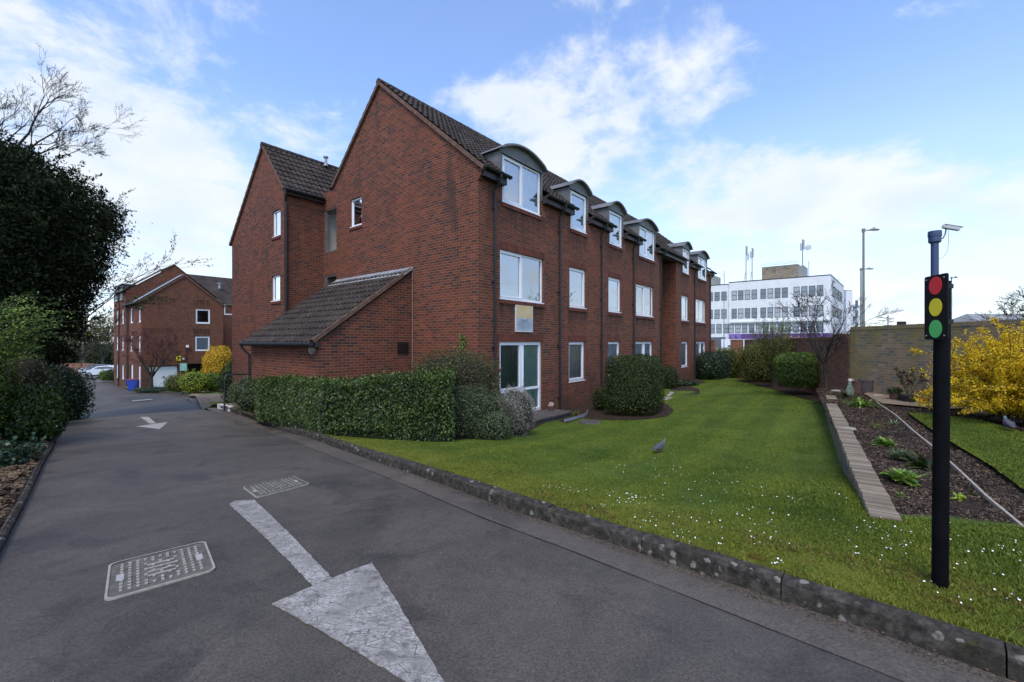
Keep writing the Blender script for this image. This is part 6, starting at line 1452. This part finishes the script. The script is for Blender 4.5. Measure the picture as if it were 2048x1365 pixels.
def bare_left():
    global lev_max
    bz = g(-17.5, 14.5); t = thing('bare_tree', 'tall bare tree with budding twigs rising behind the dark evergreen', 'tree', (-17.5, 14.5, bz)); rnd = random.Random(12); tips = []; mb = [MB(), MB()]
    mb[0].tube([Vector((-17.5,14.5,bz-.2)), Vector((-17.3,14.3,3)), Vector((-17.2,14,6.0))], [.3,.25,.2], 10, caps=False); lev_max = 4
    for (px0, py0, d0), (px1, py1, d1), r0 in [((20,330,13.5),(105,190,13),.045),((-5,330,13.5),(35,180,13.5),.05),((-60,330,14),(0,130,14),.05),((50,325,13.3),(150,275,13),.03),((20,330,13.3),(130,225,12.6),.035),((-80,330,13.5),(-20,190,13),.05),((110,330,13),(165,300,12.5),.016),((-30,330,13.3),(60,240,13),.035)]:
        a_, b_ = P(px0, py0, d0), P(px1, py1, d1); mb[0].tube([Vector((-17.2,14,5.4)), Vector((-17,13.8,5.6)).lerp(a_, .6)-Vector((0,0,.3)), a_], [r0*1.5, r0*1.2, r0], 7, caps=False)
        grow(mb, a_, b_-a_, (b_-a_).length*.72, r0, 4, rnd, .60, .12, 4, .0036, tips, 0, 5, .55)
    mb[0].build('trunk', M['bark'], t, smooth=True); mb[1].build('twigs', M['twig'], t)
    a_ = np.array([tuple(p) for p, _ in tips]); a_ = a_[rng.integers(0, len(a_), 4200)]+rng.normal(0,.012,(4200,3)); leaves('buds', a_, rng.normal(0,1,a_.shape), .034, .016, M['yew'], t)
bare_left()
def twig_limb():
    global lev_max
    t = thing('slender_tree', 'slender tree whose thin budding branches reach out over the drive below the dark crown', 'tree', (-18.2, 17, g(-18.2,17))); rnd = random.Random(5); tips = []; mb = [MB(), MB()]; lev_max = 2
    mb[0].tube([Vector((-18.2,17,g(-18.2,17)-.1)), Vector((-17.8,16.9,-.8)), Vector((-16.8,16.2,.6))], [.11,.09,.06], 8, caps=False)
    for (x0,y0), (x1,y1) in [((150,640),(285,520)),((150,640),(315,530)),((150,655),(250,615)),((120,600),(240,585)),((150,650),(262,560)),((120,660),(235,680)),((110,560),(225,480))]:
        a_, b_ = P(x0, y0, 15), P(x1, y1, 14.5); mb[0].tube([Vector((-16.8,16.2,.6)), a_], [.04,.03], 6, caps=False); grow(mb, a_, b_-a_, (b_-a_).length, .02, 2, rnd, .45, .12, 4, .004, tips, 0, 5, .42)
    mb[0].build('limb', M['bark'], t, smooth=True); mb[1].build('twigs', M['twig'], t); a_ = np.array([tuple(p) for p, _ in tips]); a_ = a_[rng.integers(0, len(a_), 1500)]+rng.normal(0,.02,(1500,3)); leaves('buds', a_, rng.normal(0,1,a_.shape), .06, .03, M['olive'], t)
twig_limb()
def bk(px, py): return gp(px, py, .05)
bush('laurel_shrub', 'glossy mid green laurel shrub by the edging on the left bank', 'shrub', (-8.95, 8.1, -1.33), (.34,.5,.56), 2.3, 8000, .075, .034, M['laurel'], seed=31, amp=.13)
bush('conifer_shrub', 'yellowish green feathery shrub at the left edge of the view', 'shrub', (-9.3, 6.9, -.75), (.92,1.1,1.15), 2.2, 24000, .055, .020, M['midgreen'], seed=32, amp=.14, stems=30)
c = P(118, 800, 12.0); bush('ivy_mound', 'dark glossy ivy mass at the foot of the big evergreen', 'ivy', (c.x-.55, c.y, -1.65), (.62,1.3,.95), 2.6, 12000, .06, .045, M['ivy'], seed=33, amp=.12)
c = P(60, 740, 10.4); bush('brown_shrub', 'brownish green leaved shrub between the feathery shrub and the dark evergreen', 'shrub', (c.x-.3, c.y, -1.15), (.6,.7,.95), 2.2, 6000, .05, .025, M['hedge2'], seed=34, amp=.16, depth=.5, stems=16, cm=M['corebrown'])
def spray_plant():
    t = thing('arching_shrub', 'arching stems with fresh light green leaves hanging before the dark evergreen', 'shrub', (-12.2, 8.6, g(-12.2,8.6))); mb = MB(); r = random.Random(9); pts = []
    b0 = Vector(t.location)
    for i in range(34):
        py = r.uniform(585, 720); ex = P(r.uniform(20, 145)-max(0, py-640)*.6, py, r.uniform(7.2, 8.6)); q = [b0+Vector((r.gauss(0,.15), r.gauss(0,.15), 0)), b0.lerp(ex, .3)+Vector((0,0,1.5)), b0.lerp(ex, .7)+Vector((0,0,.55)), b0.lerp(ex, .87)+Vector((0,0,.22)), ex]; mb.tube(q, [.016,.012,.008,.005,.002], 4)
        for j in range(5):
            k = r.choice((2,2,3)); u_ = q[k].lerp(q[k+1], r.random()); e_ = u_+Vector((r.uniform(.05,.4), r.gauss(0,.2), r.uniform(-.12,.08))); mb.tube([u_, e_], [.004,.002], 3); pts += [tuple(u_.lerp(e_, r.random())) for _ in range(14)]
        for _ in range(60): t_ = r.uniform(2.0, 4); k = min(3, int(t_)); pts.append(tuple(q[k].lerp(q[k+1], t_-k)))
    mb.build('stems', M['twig'], t); a_ = np.array(pts); a_ = a_+rng.normal(0,.022,a_.shape); leaves('foliage', a_, np.tile((0,-.2,1.), (len(a_),1)), .045, .024, M['bright'], t, up=0, spread=.6)
spray_plant()
c = bk(20, 955); c.x -= .95; c.y += .3; bush('ivy_mound', 'low patch of dark ivy leaves on the leaf litter at the left edge', 'ivy', (c.x-.35, c.y+.25, c.z+.06), (.75,.7,.2), 2.2, 3200, .06, .05, M['ivy'], seed=35, amp=.18)

# --- planting around the far building and beyond
def fb(name, label, px, py, rx, h, m, N, L, seed, n=2.2, cat='shrub', lift=.1, cm=None): q = gp(px, py, lift); return bush(name, label, cat, (q.x, q.y+rx*.6, q.z+h*.5), (rx, rx*.8, h*.5), n, N, L, L*.5, m, seed=seed, amp=.12, cm=cm)
fb('lime_shrub', 'yellow green spurge clump beside the garage kerb, left of the brightest one', 346, 787, .75, 1.15, M['olive'], 3500, .08, 41)
fb('lime_shrub', 'brightest lime green spurge clump in front of the dark garage opening', 377, 789, .85, 1.35, M['lime'], 4500, .08, 42)
fb('lime_shrub', 'mid green leafy clump right of the lime spurge by the gravel', 414, 787, .75, 1.25, M['bright'], 4000, .08, 43)
c = P(487, 745, 19.5); bush('leafy_shrub', 'broad mid green shrub behind the hedge end below the golden bush', 'shrub', (c.x, c.y, -1.75), (.95,.9,1.15), 2.4, 8000, .07, .04, M['laurel'], seed=44, amp=.1)
fb('low_shrub', 'low dark shrub at the foot of the far block beside the lane', 226, 765, 1.3, 1.5, M['privet'], 4000, .11, 45)
fb('low_shrub', 'bright green low plant spilling toward the lane past the far block', 207, 763, .9, 1.2, M['bright'], 3000, .11, 46)
q = gp(300, 784, .1); bush('ground_cover_plant', 'low green and violet flowering ground cover around the reddish tree', 'plant', (q.x-.1, q.y+.5, q.z+.1), (1.7,.7,.22), 2.2, 3500, .07, .04, M['ivy'], seed=47)
q = gp(290, 783, .1); bare_tree('red_twigged_tree', 'small spreading tree with reddish twigs in front of the garage', 'tree', (q.x, q.y+.6, q.z), 5.2, 5, 9, [M['bark'], M['redtwig']], spread=.62, up=.2, nch=3, r0=.14, L0=1.1, nlead=6, minr=.011, ratio=.62, leafs=(M['redleaf'], 5000, .055, .03, 'buds'))
for i, (px, d, h, lb, m_) in enumerate([(205, 84, 9.5, 'pale budding tree beyond the parked cars, left of the far block', 'far'), (168, 78, 8, 'greener tree beyond the parked cars partly behind the dark evergreen', 'olive')]):
    o = P(px, 684, d); zb_ = -5.2; bare_tree('far_tree', lb, 'tree', (o.x, o.y, zb_), h+2, 4, 50+i, [M['bark2'], M['bark2']], spread=.8, up=.15, nch=4, r0=.22, L0=2.2, nlead=5, minr=.02, ratio=.66, leafs=(M[m_], 9000, .22, .12, 'foliage'), grp='trees beyond the parked cars')
for i, (px, d) in enumerate([(150, 92), (188, 90), (222, 92), (120, 88)]):
    o = P(px, 684, d); bush('far_bush', ['dark bush behind the far low wall', 'mid green bush behind the white car', 'bush beside the far block behind the red car', 'bush hidden low behind the evergreen trunk'][i], 'bush', (o.x, o.y, -3.2), (3,2,2.4+.3*i), 2.2, 3500, .3, .16, M['far'], seed=60+i, amp=.15)
o = P(2100, 684, 40); bare_tree('garden_tree', 'half bare spreading tree beyond the wall at the right edge', 'tree', (o.x, o.y, -2.8), 6.8, 4, 77, [M['bark'], M['twig']], spread=.8, up=.1, nch=4, r0=.18, L0=3.0, nlead=5, minr=.014, ratio=.66, leafs=(M['olive'], 6000, .11, .06, 'foliage'))

for i, (x, y, h, sd_, lb) in enumerate([(44, 17, 9, 81, 'half bare tree across the street mirrored in the upper windows, nearer one'), (40, 26, 8, 82, 'half bare tree across the street mirrored in the upper windows, further one')]):
    bare_tree('street_tree', lb, 'tree', (x, y, -2.8), h, 4, sd_, [M['bark'], M['twig']], spread=.8, up=.1, nch=4, r0=.2, L0=2.6, nlead=5, minr=.016, ratio=.66, leafs=(M['olive'], 7000, .14, .08, 'foliage'), grp='trees across the street')
# --- plants in the flower bed
def rosette(name, label, px, py, n, L, Wd, m, seed, fn=None, lift=.35, cat='plant'):
    q = (fn or rp)(px, py); r = random.Random(seed); mb = MB()
    for i in range(n):
        a = r.uniform(0, 6.283); e = r.uniform(.15, 1.2); l = L*r.uniform(.6, 1.1); d = Vector((math.cos(a)*math.cos(e), math.sin(a)*math.cos(e), math.sin(e))); s = Vector((-math.sin(a), math.cos(a), 0)); p = q+Vector((r.gauss(0,.02), r.gauss(0,.02), 0))*(L*8); w = Wd*r.uniform(.7,1.1); row = []
        for t_, ww in ((0,.15),(.3,.8),(.6,1.),(.85,.6),(1,.02)): c_ = p+d*l*t_-Vector((0,0,lift*l*t_*t_)); row.append((c_-s*w*ww/2+Vector((0,0,.15*w)), c_, c_+s*w*ww/2+Vector((0,0,.15*w))))
        for (a0,a1,a2),(b0_,b1,b2) in zip(row[:-1], row[1:]): mb.poly([a0,a1,b1,b0_]); mb.poly([a1,a2,b2,b1])
    return tag(mb.build(name, m, smooth=False, origin=tuple(q)), label, cat)
rosette('bed_plant', 'leafy light green plant low in the bed near the timber edging, widest of the clumps', 1770, 892, 80, .19, .06, M['bright'], 1)
rosette('bed_plant', 'big leafy green plant nearest the post on its left', 1848, 937, 44, .27, .085, M['privet'], 2)
rosette('bed_plant', 'fresh green broad leaved plant in the middle of the bed, nearest the brick edge', 1802, 962, 64, .22, .075, M['bright'], 3)
rosette('bed_plant', 'blue grey tufted plant behind the broad leaved ones', 1800, 918, 260, .17, .012, M['cotone'], 4, lift=.1)
rosette('bed_plant', 'small yellowish green plant right of the post', 1918, 1000, 16, .10, .035, M['lime'], 5)
rosette('bed_plant', 'tiny green seedling near the near end of the brick edge', 1804, 993, 10, .07, .03, M['bright'], 6)
rosette('bed_plant', 'dull green tuft right of the small yellowish plant', 1945, 990, 14, .09, .02, M['privet'], 7)
rosette('bed_plant', 'green day lily like clump at the far end of the flower bed', 1722, 815, 70, .42, .05, M['bright'], 8, lift=.35)
rosette('bed_plant', 'small leafy clump left of the pale garden ornament', 1688, 795, 30, .3, .05, M['privet'], 9)
rosette('bed_plant', 'low straggly green patch halfway down the bed', 1752, 855, 40, .16, .02, M['olive'], 10)
rosette('bed_plant', 'low straggly patch beside the timber edging', 1785, 850, 44, .18, .02, M['cotone'], 11)
def pot(name, label, px, py, r0, r1, h, m, fn=rp):
    q = fn(px, py); t = thing(name, label, 'plant pot', q); mb = MB(); mb.lathe(q, [(r0,0),(r1,h*.9),(r1*1.07,h*.9),(r1*1.07,h),(r1*.93,h),(r1*.9,h*.88)], 18); mb.build('pot', m, t, smooth=False); return t, q
terr = mat('brown_pot', (.10,.05,.035), .8, var=.2); redp = mat('red_glaze', (.45,.02,.03), .35); teal = mat('teal_glaze', (.05,.16,.13), .4)
t, q = pot('plant_pot', 'wide black pot holding a sparse leggy shrub by the wall', 1817, 806, .13, .17, .17, M['blackpl'])
mb = [MB(), MB()]; lev_max = 3; tips = []; rnd = random.Random(3)
for i in range(5): grow(mb, q+Vector((0,0,.15)), (math.cos(i*1.3)*.5, math.sin(i*1.3)*.5, 1), .38, .012, 3, rnd, .5, .15, 3, .003, tips, 0, 4, .6)
mb[0].build('stems', M['bark2'], t); mb[1].build('twigs', M['twig'], t); a_ = np.array([tuple(p) for p, _ in tips]); a_ = a_[rng.integers(0,len(a_),330)]; leaves('foliage', a_, rng.normal(0,1,a_.shape), .06, .035, M['deadleaf'], t)
t, q = pot('plant_pot', 'brown pot tipped beside the wide black pot', 1790, 802, .09, .12, .2, terr)
p_, n_n = blob((q.x, q.y, q.z+.24), (.15,.15,.1), 2, 300, .6, .1, 0, 3); leaves('foliage', p_, n_n, .06, .03, M['privet'], t)
pot('plant_pot', 'small bright red pot left of the post', 1845, 806, .07, .09, .09, redp); pot('plant_pot', 'small teal pot beside the red one', 1829, 804, .04, .055, .07, teal)
t, q = pot('plant_pot', 'tall dark planter half hidden by the post', 1862, 806, .08, .07, .24, M['blackpl']); 
t, q = pot('plant_pot', 'grey tub against the wall behind the flower bed', 1733, 787, .15, .18, .38, M['stepstone']); t, q = pot('plant_pot', 'second dull tub against the wall just left of the grey one', 1715, 786, .13, .15, .34, terr)
q = rp(1700, 795); t = thing('garden_ornament', 'pale weathered bird like garden ornament at the far end of the bed', 'ornament', q); mb = MB()
mb.lathe(q, [(.06,0),(.09,.07),(.10,.16),(.07,.25),(.04,.33),(.035,.38)], 14, sx=1.2, sy=.7); mb.build('body', mottled('mossy_stone', [(.3,(.04,.06,.04)),(.7,(.22,.27,.20))], 22), t, smooth=True)
mb = MB(); mb.lathe(q+Vector((0,0,.38)), [(.02,0),(.04,.03),(.045,.06),(.03,.10),(.01,.11)], 12); mb.tube([q+Vector((.05,0,.46)), q+Vector((.11,0,.44))], [.02,.008], 6); mb.build('head', mat('pale_stone', (.5,.42,.38), .8), t, smooth=True)
for px, py, lb in [(1672, 784, 'small pale stone by the far end of the low wall'), (1756, 794, 'flat grey stone on the gravel strip'), (1697, 862, 'flat pale stone lying against the brick edge')]:
    q = rp(px, py); mb = MB(); mb.lathe(q, [(.09,0),(.12,.02),(.10,.05),(.04,.06)], 9, sx=1.2, sy=.7); tag(mb.build('stone', M['slab']), lb, 'stone')

# --- step, planter edging and small things by the french door
mb = MB(); mb.bw(.95, 3.35, -.80, -.02, -2.6, -2.22); mb.bw(.92, 3.38, -.84, -.0, -2.22, -2.155); tag(mb.build('door_step', M['stepstone'], bevel=.01), 'dark stone step below the green curtained french door', 'step')
q = gl_(1180, 846); mb = MB(); mb.lathe(q+Vector((0,0,-.05)), [(.30,0),(.31,.06),(.29,.09)], 22); tag(mb.build('stepping_stone', M['stepstone']), 'round brown stepping stone on the lawn beside the curved edging', 'paving stone')
pe = [gl_(*a) for a in [(1128,846),(1140,843),(1155,839),(1168,835),(1175,830),(1174,826)]]; mb = MB()
for a_, b_ in zip(pe[:-1], pe[1:]): nn_ = Vector(((b_-a_).y, -(b_-a_).x, 0)).normalized()*.015; mb.box(a_-Vector((0,0,.05)), b_-a_, nn_, Vector((0,0,.15)))
tag(mb.build('planter_edging', mottled('blue_grey_edging', [(.3,(.16,.18,.20)),(.7,(.27,.30,.33))], 9)), 'curved blue grey edging around a small bed by the french door', 'edging')
rosette('small_plant', 'thin grassy plants inside the curved blue grey edging', 1150, 833, 60, .25, .018, M['olive'], 21, gl_, .2)
rosette('small_plant', 'low green plant beside the dark stone step', 1122, 838, 26, .18, .03, M['privet'], 22, gl_, .4)
q = W(3.0, -.3, -2.155); t = thing('flower_pot', 'small pot with pinkish white flowers on the dark stone step', 'plant pot', q); mb = MB(); mb.lathe(q, [(.05,0),(.07,.11),(.075,.13)], 12); mb.build('pot', terr, t)
p_, n_n = blob((q.x, q.y, q.z+.18), (.10,.10,.07), 2, 150, .5, .1, 0, 3); leaves('flowers', p_, n_n, .04, .03, mat('pinkish_petal', (.55,.42,.38), .7), t)

# --- wood pigeons
def pigeon(q, yaw, label, head_up=.0):
    t = thing('pigeon', label, 'bird', q, 'pigeons on the grass'); mt = Matrix.Rotation(yaw, 3, 'Z')
    def X(x, y, z): return Vector(q)+mt@Vector((x, y, z))
    st = [(-.20,.085,.022,.006),(-.15,.09,.028,.012),(-.11,.10,.040,.030),(-.06,.105,.056,.050),(0,.112,.062,.058),(.05,.125,.056,.055),(.085,.148,.038,.040),(.103,.175,.025,.027),(.115,.198,.022,.024),(.128,.212,.021,.022),(.143,.214,.014,.014),(.152,.211,.006,.006),(.170,.206,.003,.003)]
    mb = MB(); n = 14
    for x, z, ry, rz in st:
        for j in range(n): a = 2*math.pi*j/n; mb.v.append(X(x, ry*math.cos(a), z+rz*math.sin(a)))
    for i in range(len(st)-1):
        for j in range(n): a = i*n+j; b = i*n+(j+1)%n; mb.f.append((a, b, b+n, a+n)); mb.m.append(0 if i < 6 else (1 if i < 10 else 2))
    mb.f.append(tuple(range(n-1,-1,-1))); mb.m.append(0)
    mb.build('body', [mottled('grey_plumage', [(.3,(.05,.05,.06)),(.7,(.13,.125,.145))], 30), mat('neck_plumage', (.06,.11,.12), .45), mat('beak', (.45,.3,.2), .5)], t, smooth=True)
    for s in (-1, 1):
        mb = MB(); w = [(.07,.135),(.03,.155),(-.04,.15),(-.12,.115),(-.19,.092),(-.12,.085),(-.04,.085),(.03,.10)]; mb.poly([X(x, s*(.060 if -.1 < x < .05 else .040), z) for x, z in w]); mb.poly([X(x, s*(.052 if -.1 < x < .05 else .032), z) for x, z in w][::-1])
        for i in range(8): (x0,z0),(x1,z1) = w[i], w[(i+1)%8]; y = lambda x: (.060 if -.1 < x < .05 else .040); mb.poly([X(x0,s*y(x0),z0), X(x1,s*y(x1),z1), X(x1,s*(y(x1)-.008),z1), X(x0,s*(y(x0)-.008),z0)])
        mb.build('wing', mottled('wing_plumage', [(.3,(.05,.05,.065)),(.7,(.12,.12,.145))], 40), t)
        mb = MB(); mb.tube([X(-.01, s*.025, .06), X(0, s*.026, .02), X(.0, s*.026, .0)], [.007,.004,.004], 6); mb.tube([X(-.015, s*.026, .003), X(.03, s*.03, .002)], [.003,.002], 5); mb.build('leg', mat('pink_leg', (.4,.13,.12), .6), t)
        mb = MB(); mb.lathe(X(.135, s*.0185, .214), [(.001,-.003),(.004,0),(.001,.003)], 6); mb.build('eye', mat('bird_eye', (.5,.45,.1), .2), t)
q = gl_(1320, 906); pigeon(q, R(35), 'grey pigeon walking on the main lawn, facing away to the right'); q = rp(2017, 868); q.z += .055; pigeon(q, R(60), 'grey pigeon on the small lawn beside the forsythia at the right edge')

# ================================================================ GRASS, DAISIES, CHIPS, LITTER (uncountable)
def near_pts(N, x0, x1, y0, y1, poly, ref, power=2.0, holes=()):
    out = []; 
    while sum(map(len, out)) < N:
        q = np.stack([rng.uniform(x0, x1, 200000), rng.uniform(y0, y1, 200000)], 1); d = np.hypot(q[:,0], q[:,1]); q = q[(rng.uniform(0,1,len(q)) < np.minimum(1, (ref/d)**power)) & (np.abs(q[:,0]) < q[:,1]*1.35+1.0)]
        q = q[inpoly(q, poly)]
        for h in holes: q = q[~inpoly(q, h)]
        out.append(q)
    return np.concatenate(out)[:N]
def blades(xy, z, name, m, h0=.009, h1=.024, w0=.0035):
    N = len(xy); d = np.hypot(xy[:,0], xy[:,1]); base = np.stack([xy[:,0], xy[:,1], z-.004], 1); th = rng.uniform(0, 6.283, N); w = (w0*(1+d*.13))[:,None]*rng.uniform(.7,1.3,(N,1)); h = rng.uniform(h0, h1, (N,1))*(1+.25*lump(base, 1.3, 3)[:,None]); ln = rng.normal(0, .45, (N,2))*h
    s = np.stack([np.cos(th), np.sin(th), np.zeros(N)], 1)*w; v = np.stack([base-s, base+s, base+np.concatenate([ln, h], 1)], 1).reshape(-1, 3)
    o = raw_mesh(name, v, 3, m); o['kind'] = 'stuff'; return o
kerb_land = offs(kb, .14 if True else 0); lp = [(p.x, p.y) for p in kb]; 
kin = offs(kb, .14); kout = offs(kb, -.14); 
test = kb[6]; side_ = 1 if inpoly(np.array([[kin[6].x, kin[6].y]]), [(p.x, p.y) for p in land_poly])[0] else -1
klin = kin if side_ == 1 else kout
lawn_in = [(p.x, p.y) for p in klin]+[(p.x, p.y) for p in far_r]+[(-36,75),(40,95),(50,20),(40,-14)]
wallfoot = [NW, FW, FW+Vector((.5,0,0)), rin[1], rin[0], NW+Vector((.25,0,0))]
garden_xy = [(p.x, p.y) for p in garden_poly]; hedge_xy = [(p.x, p.y) for p in [gl_(506,842), gl_(640,872), gl_(760,881), gl_(900,888), gl_(985,884), gl_(1060,876), gl_(1105,856), W(1,0,0), W(0,0,0), W(-3,2,0), W(-3,9,0)]]
bld_xy = [(W(u, v, 0).x, W(u, v, 0).y) for u, v in ((0,0),(23,0),(23,10),(0,10))]; sb_xy = [(gl_(*a).x, gl_(*a).y) for a in [(1168,838),(1185,818),(1205,800),(1290,795),(1335,810),(1348,822),(1335,834),(1290,840),(1230,842)]]
wb_xy = [(gl_(*a).x, gl_(*a).y) for a in [(1640,806),(1600,797),(1560,783),(1500,768),(1470,760),(1520,752),(1600,762),(1646,776),(1648,800)]]
xy = near_pts(360000, -5, 16, .8, 28, lawn_in, 3.0, 1.9, [garden_xy[:4]+garden_xy[4:], hedge_xy, bld_xy, sb_xy, wb_xy]); z = G(xy)+LIFT
blades(xy, z, 'grass', M['grassb'])
xy = near_pts(45000, 4, 12, 3, 10, [(p.x, p.y) for p in rl], 5.0, 1.5); blades(xy, ZR(xy)+.055, 'garden_grass', M['grassb'])
# ragged tufts where the turf meets the kerb
kk = []; 
for i in range(len(klin)-1):
    a_, b_ = klin[i], klin[i+1]; L_ = (b_-a_).length; n_k = int(min(1500, 900*L_/max(1.5, a_.length*.6))); t_ = rng.uniform(0, 1, n_k)[:,None]; kk.append(np.array([a_[:2]])*(1-t_)+np.array([b_[:2]])*t_+rng.normal(0,.022,(n_k,2)))
kk = np.concatenate(kk); kk = kk[kk[:,1] < 20]; blades(kk, G(kk)+LIFT+.004, 'verge_grass', M['grassb'], .02, .05, .0035)
# daisies: loose drifts
cl = near_pts(120, .5, 7, 1.8, 8, lawn_in, 3.2, 1.6, [garden_xy, hedge_xy]); 
sel = np.exp(-((np.abs((cl[:,0]*.62-cl[:,1]*.78))-0)**2)*0); dz = np.repeat(cl, 9, 0)+rng.normal(0, .10, (len(cl)*9, 2)); ok = inpoly(dz, lawn_in) & ~inpoly(dz, garden_xy) & ~inpoly(dz, hedge_xy)
# they favour the strip near the kerb
kd = np.min(np.stack([np.hypot(dz[:,0]-p.x, dz[:,1]-p.y) for p in kb[:60]]), 0); dz = dz[ok & (rng.uniform(0,1,len(dz)) < np.exp(-kd/1.5)*1.2)]
zz = G(dz)+LIFT; N = len(dz); v = []
nr = unit(np.stack([rng.normal(0,.35,N), rng.normal(-.3,.35,N), np.ones(N)], 1)); ax1 = unit(np.cross(nr, [1,0,0])); ax2 = np.cross(nr, ax1); c0 = np.stack([dz[:,0], dz[:,1], zz+rng.uniform(.014,.03,N)], 1); rr_ = rng.uniform(.003,.0065,(N,1))
v = np.stack([c0+ax1*rr_*math.cos(2*math.pi*k/7)+ax2*rr_*math.sin(2*math.pi*k/7) for k in range(7)], 1).reshape(-1,3); raw_mesh('daisies', v, 7, M['petal'])['kind'] = 'stuff'
# moss and thin brown turf patches near the kerb come from scattered dead blades
xy = near_pts(26000, .2, 9, 1.2, 9, lawn_in, 3.0, 1.6, [garden_xy, hedge_xy]); kd = np.min(np.stack([np.hypot(xy[:,0]-p.x, xy[:,1]-p.y) for p in kb[:60]]), 0); l3 = lump(np.stack([xy[:,0], xy[:,1], xy[:,0]*0], 1), 3.5, 8)
xy = xy[(kd < .75) & (l3 > .1)]; M['thatch'] = leaf_mat('thatch', [(.07,.045,.012),(.15,.11,.025),(.24,.20,.05)], rough=.9, trans=.1); blades(xy, G(xy)+LIFT+.006, 'dry_grass', M['thatch'], .012, .03, .005)
def chips(name, xy, z, m, L, W_, grow_=.12):
    d = np.hypot(xy[:,0], xy[:,1])[:,None]; N = len(xy); p = np.stack([xy[:,0], xy[:,1], z+rng.uniform(0,.014,N)], 1); n = unit(np.stack([rng.normal(0,.45,N), rng.normal(0,.45,N), np.ones(N)], 1)); a = unit(np.cross(n, rng.normal(0,1,(N,3)))); b = np.cross(n, a); l = L*rng.uniform(.4,1.4,(N,1))*(1+d*grow_); w = W_*rng.uniform(.5,1.3,(N,1))*(1+d*grow_)
    v = np.stack([p-a*l/2-b*w*.4, p+a*l/2-b*w*.5, p+a*l*.45+b*w/2, p-a*l*.4+b*w*.5], 1).reshape(-1,3); raw_mesh(name, v, 4, m)['kind'] = 'stuff'
rlx = [(p.x, p.y) for p in rl]; grx = [(p.x, p.y) for p in gr]
xy = near_pts(60000, 2.4, 12, 2.8, 14, garden_xy, 3.8, 1.7, [rlx, grx]); chips('bark_chips', xy, ZR(xy)+.03*lump(np.concatenate([xy, xy[:, :1]*0], 1), 3.0, 5), M['chip'], .015, .008, .06)
xy = near_pts(26000, -14, -2, .8, 13, [(p.x, p.y) for p in offs(lk, -.08)]+[(-46,62),(-60,30),(-45,-12)], 4.0, 1.5); xy = xy[~inpoly(xy, [(p.x, p.y) for p in road_poly])]; chips('fallen_leaves', xy, G(xy)+.055, M['deadleaf'], .035, .02)
# grit gathered in the gutter
xy = near_pts(1500, -2, 6, 1, 8, [(p.x, p.y) for p in kb+offs(kb, -.10 if side_ == 1 else .10)[::-1]], 2.4, 1.2); 
if len(xy): chips('gutter_grit', xy, G(xy)+.006, M['deadleaf'], .008, .005, .1)

# ---------------------------------------------------------------- lift the model so the road lies near z = 0
for o in list(scene.objects):
    if o.parent is None: o.location.z += EYE
for o in scene.objects:
    if '_o' in o: del o['_o']
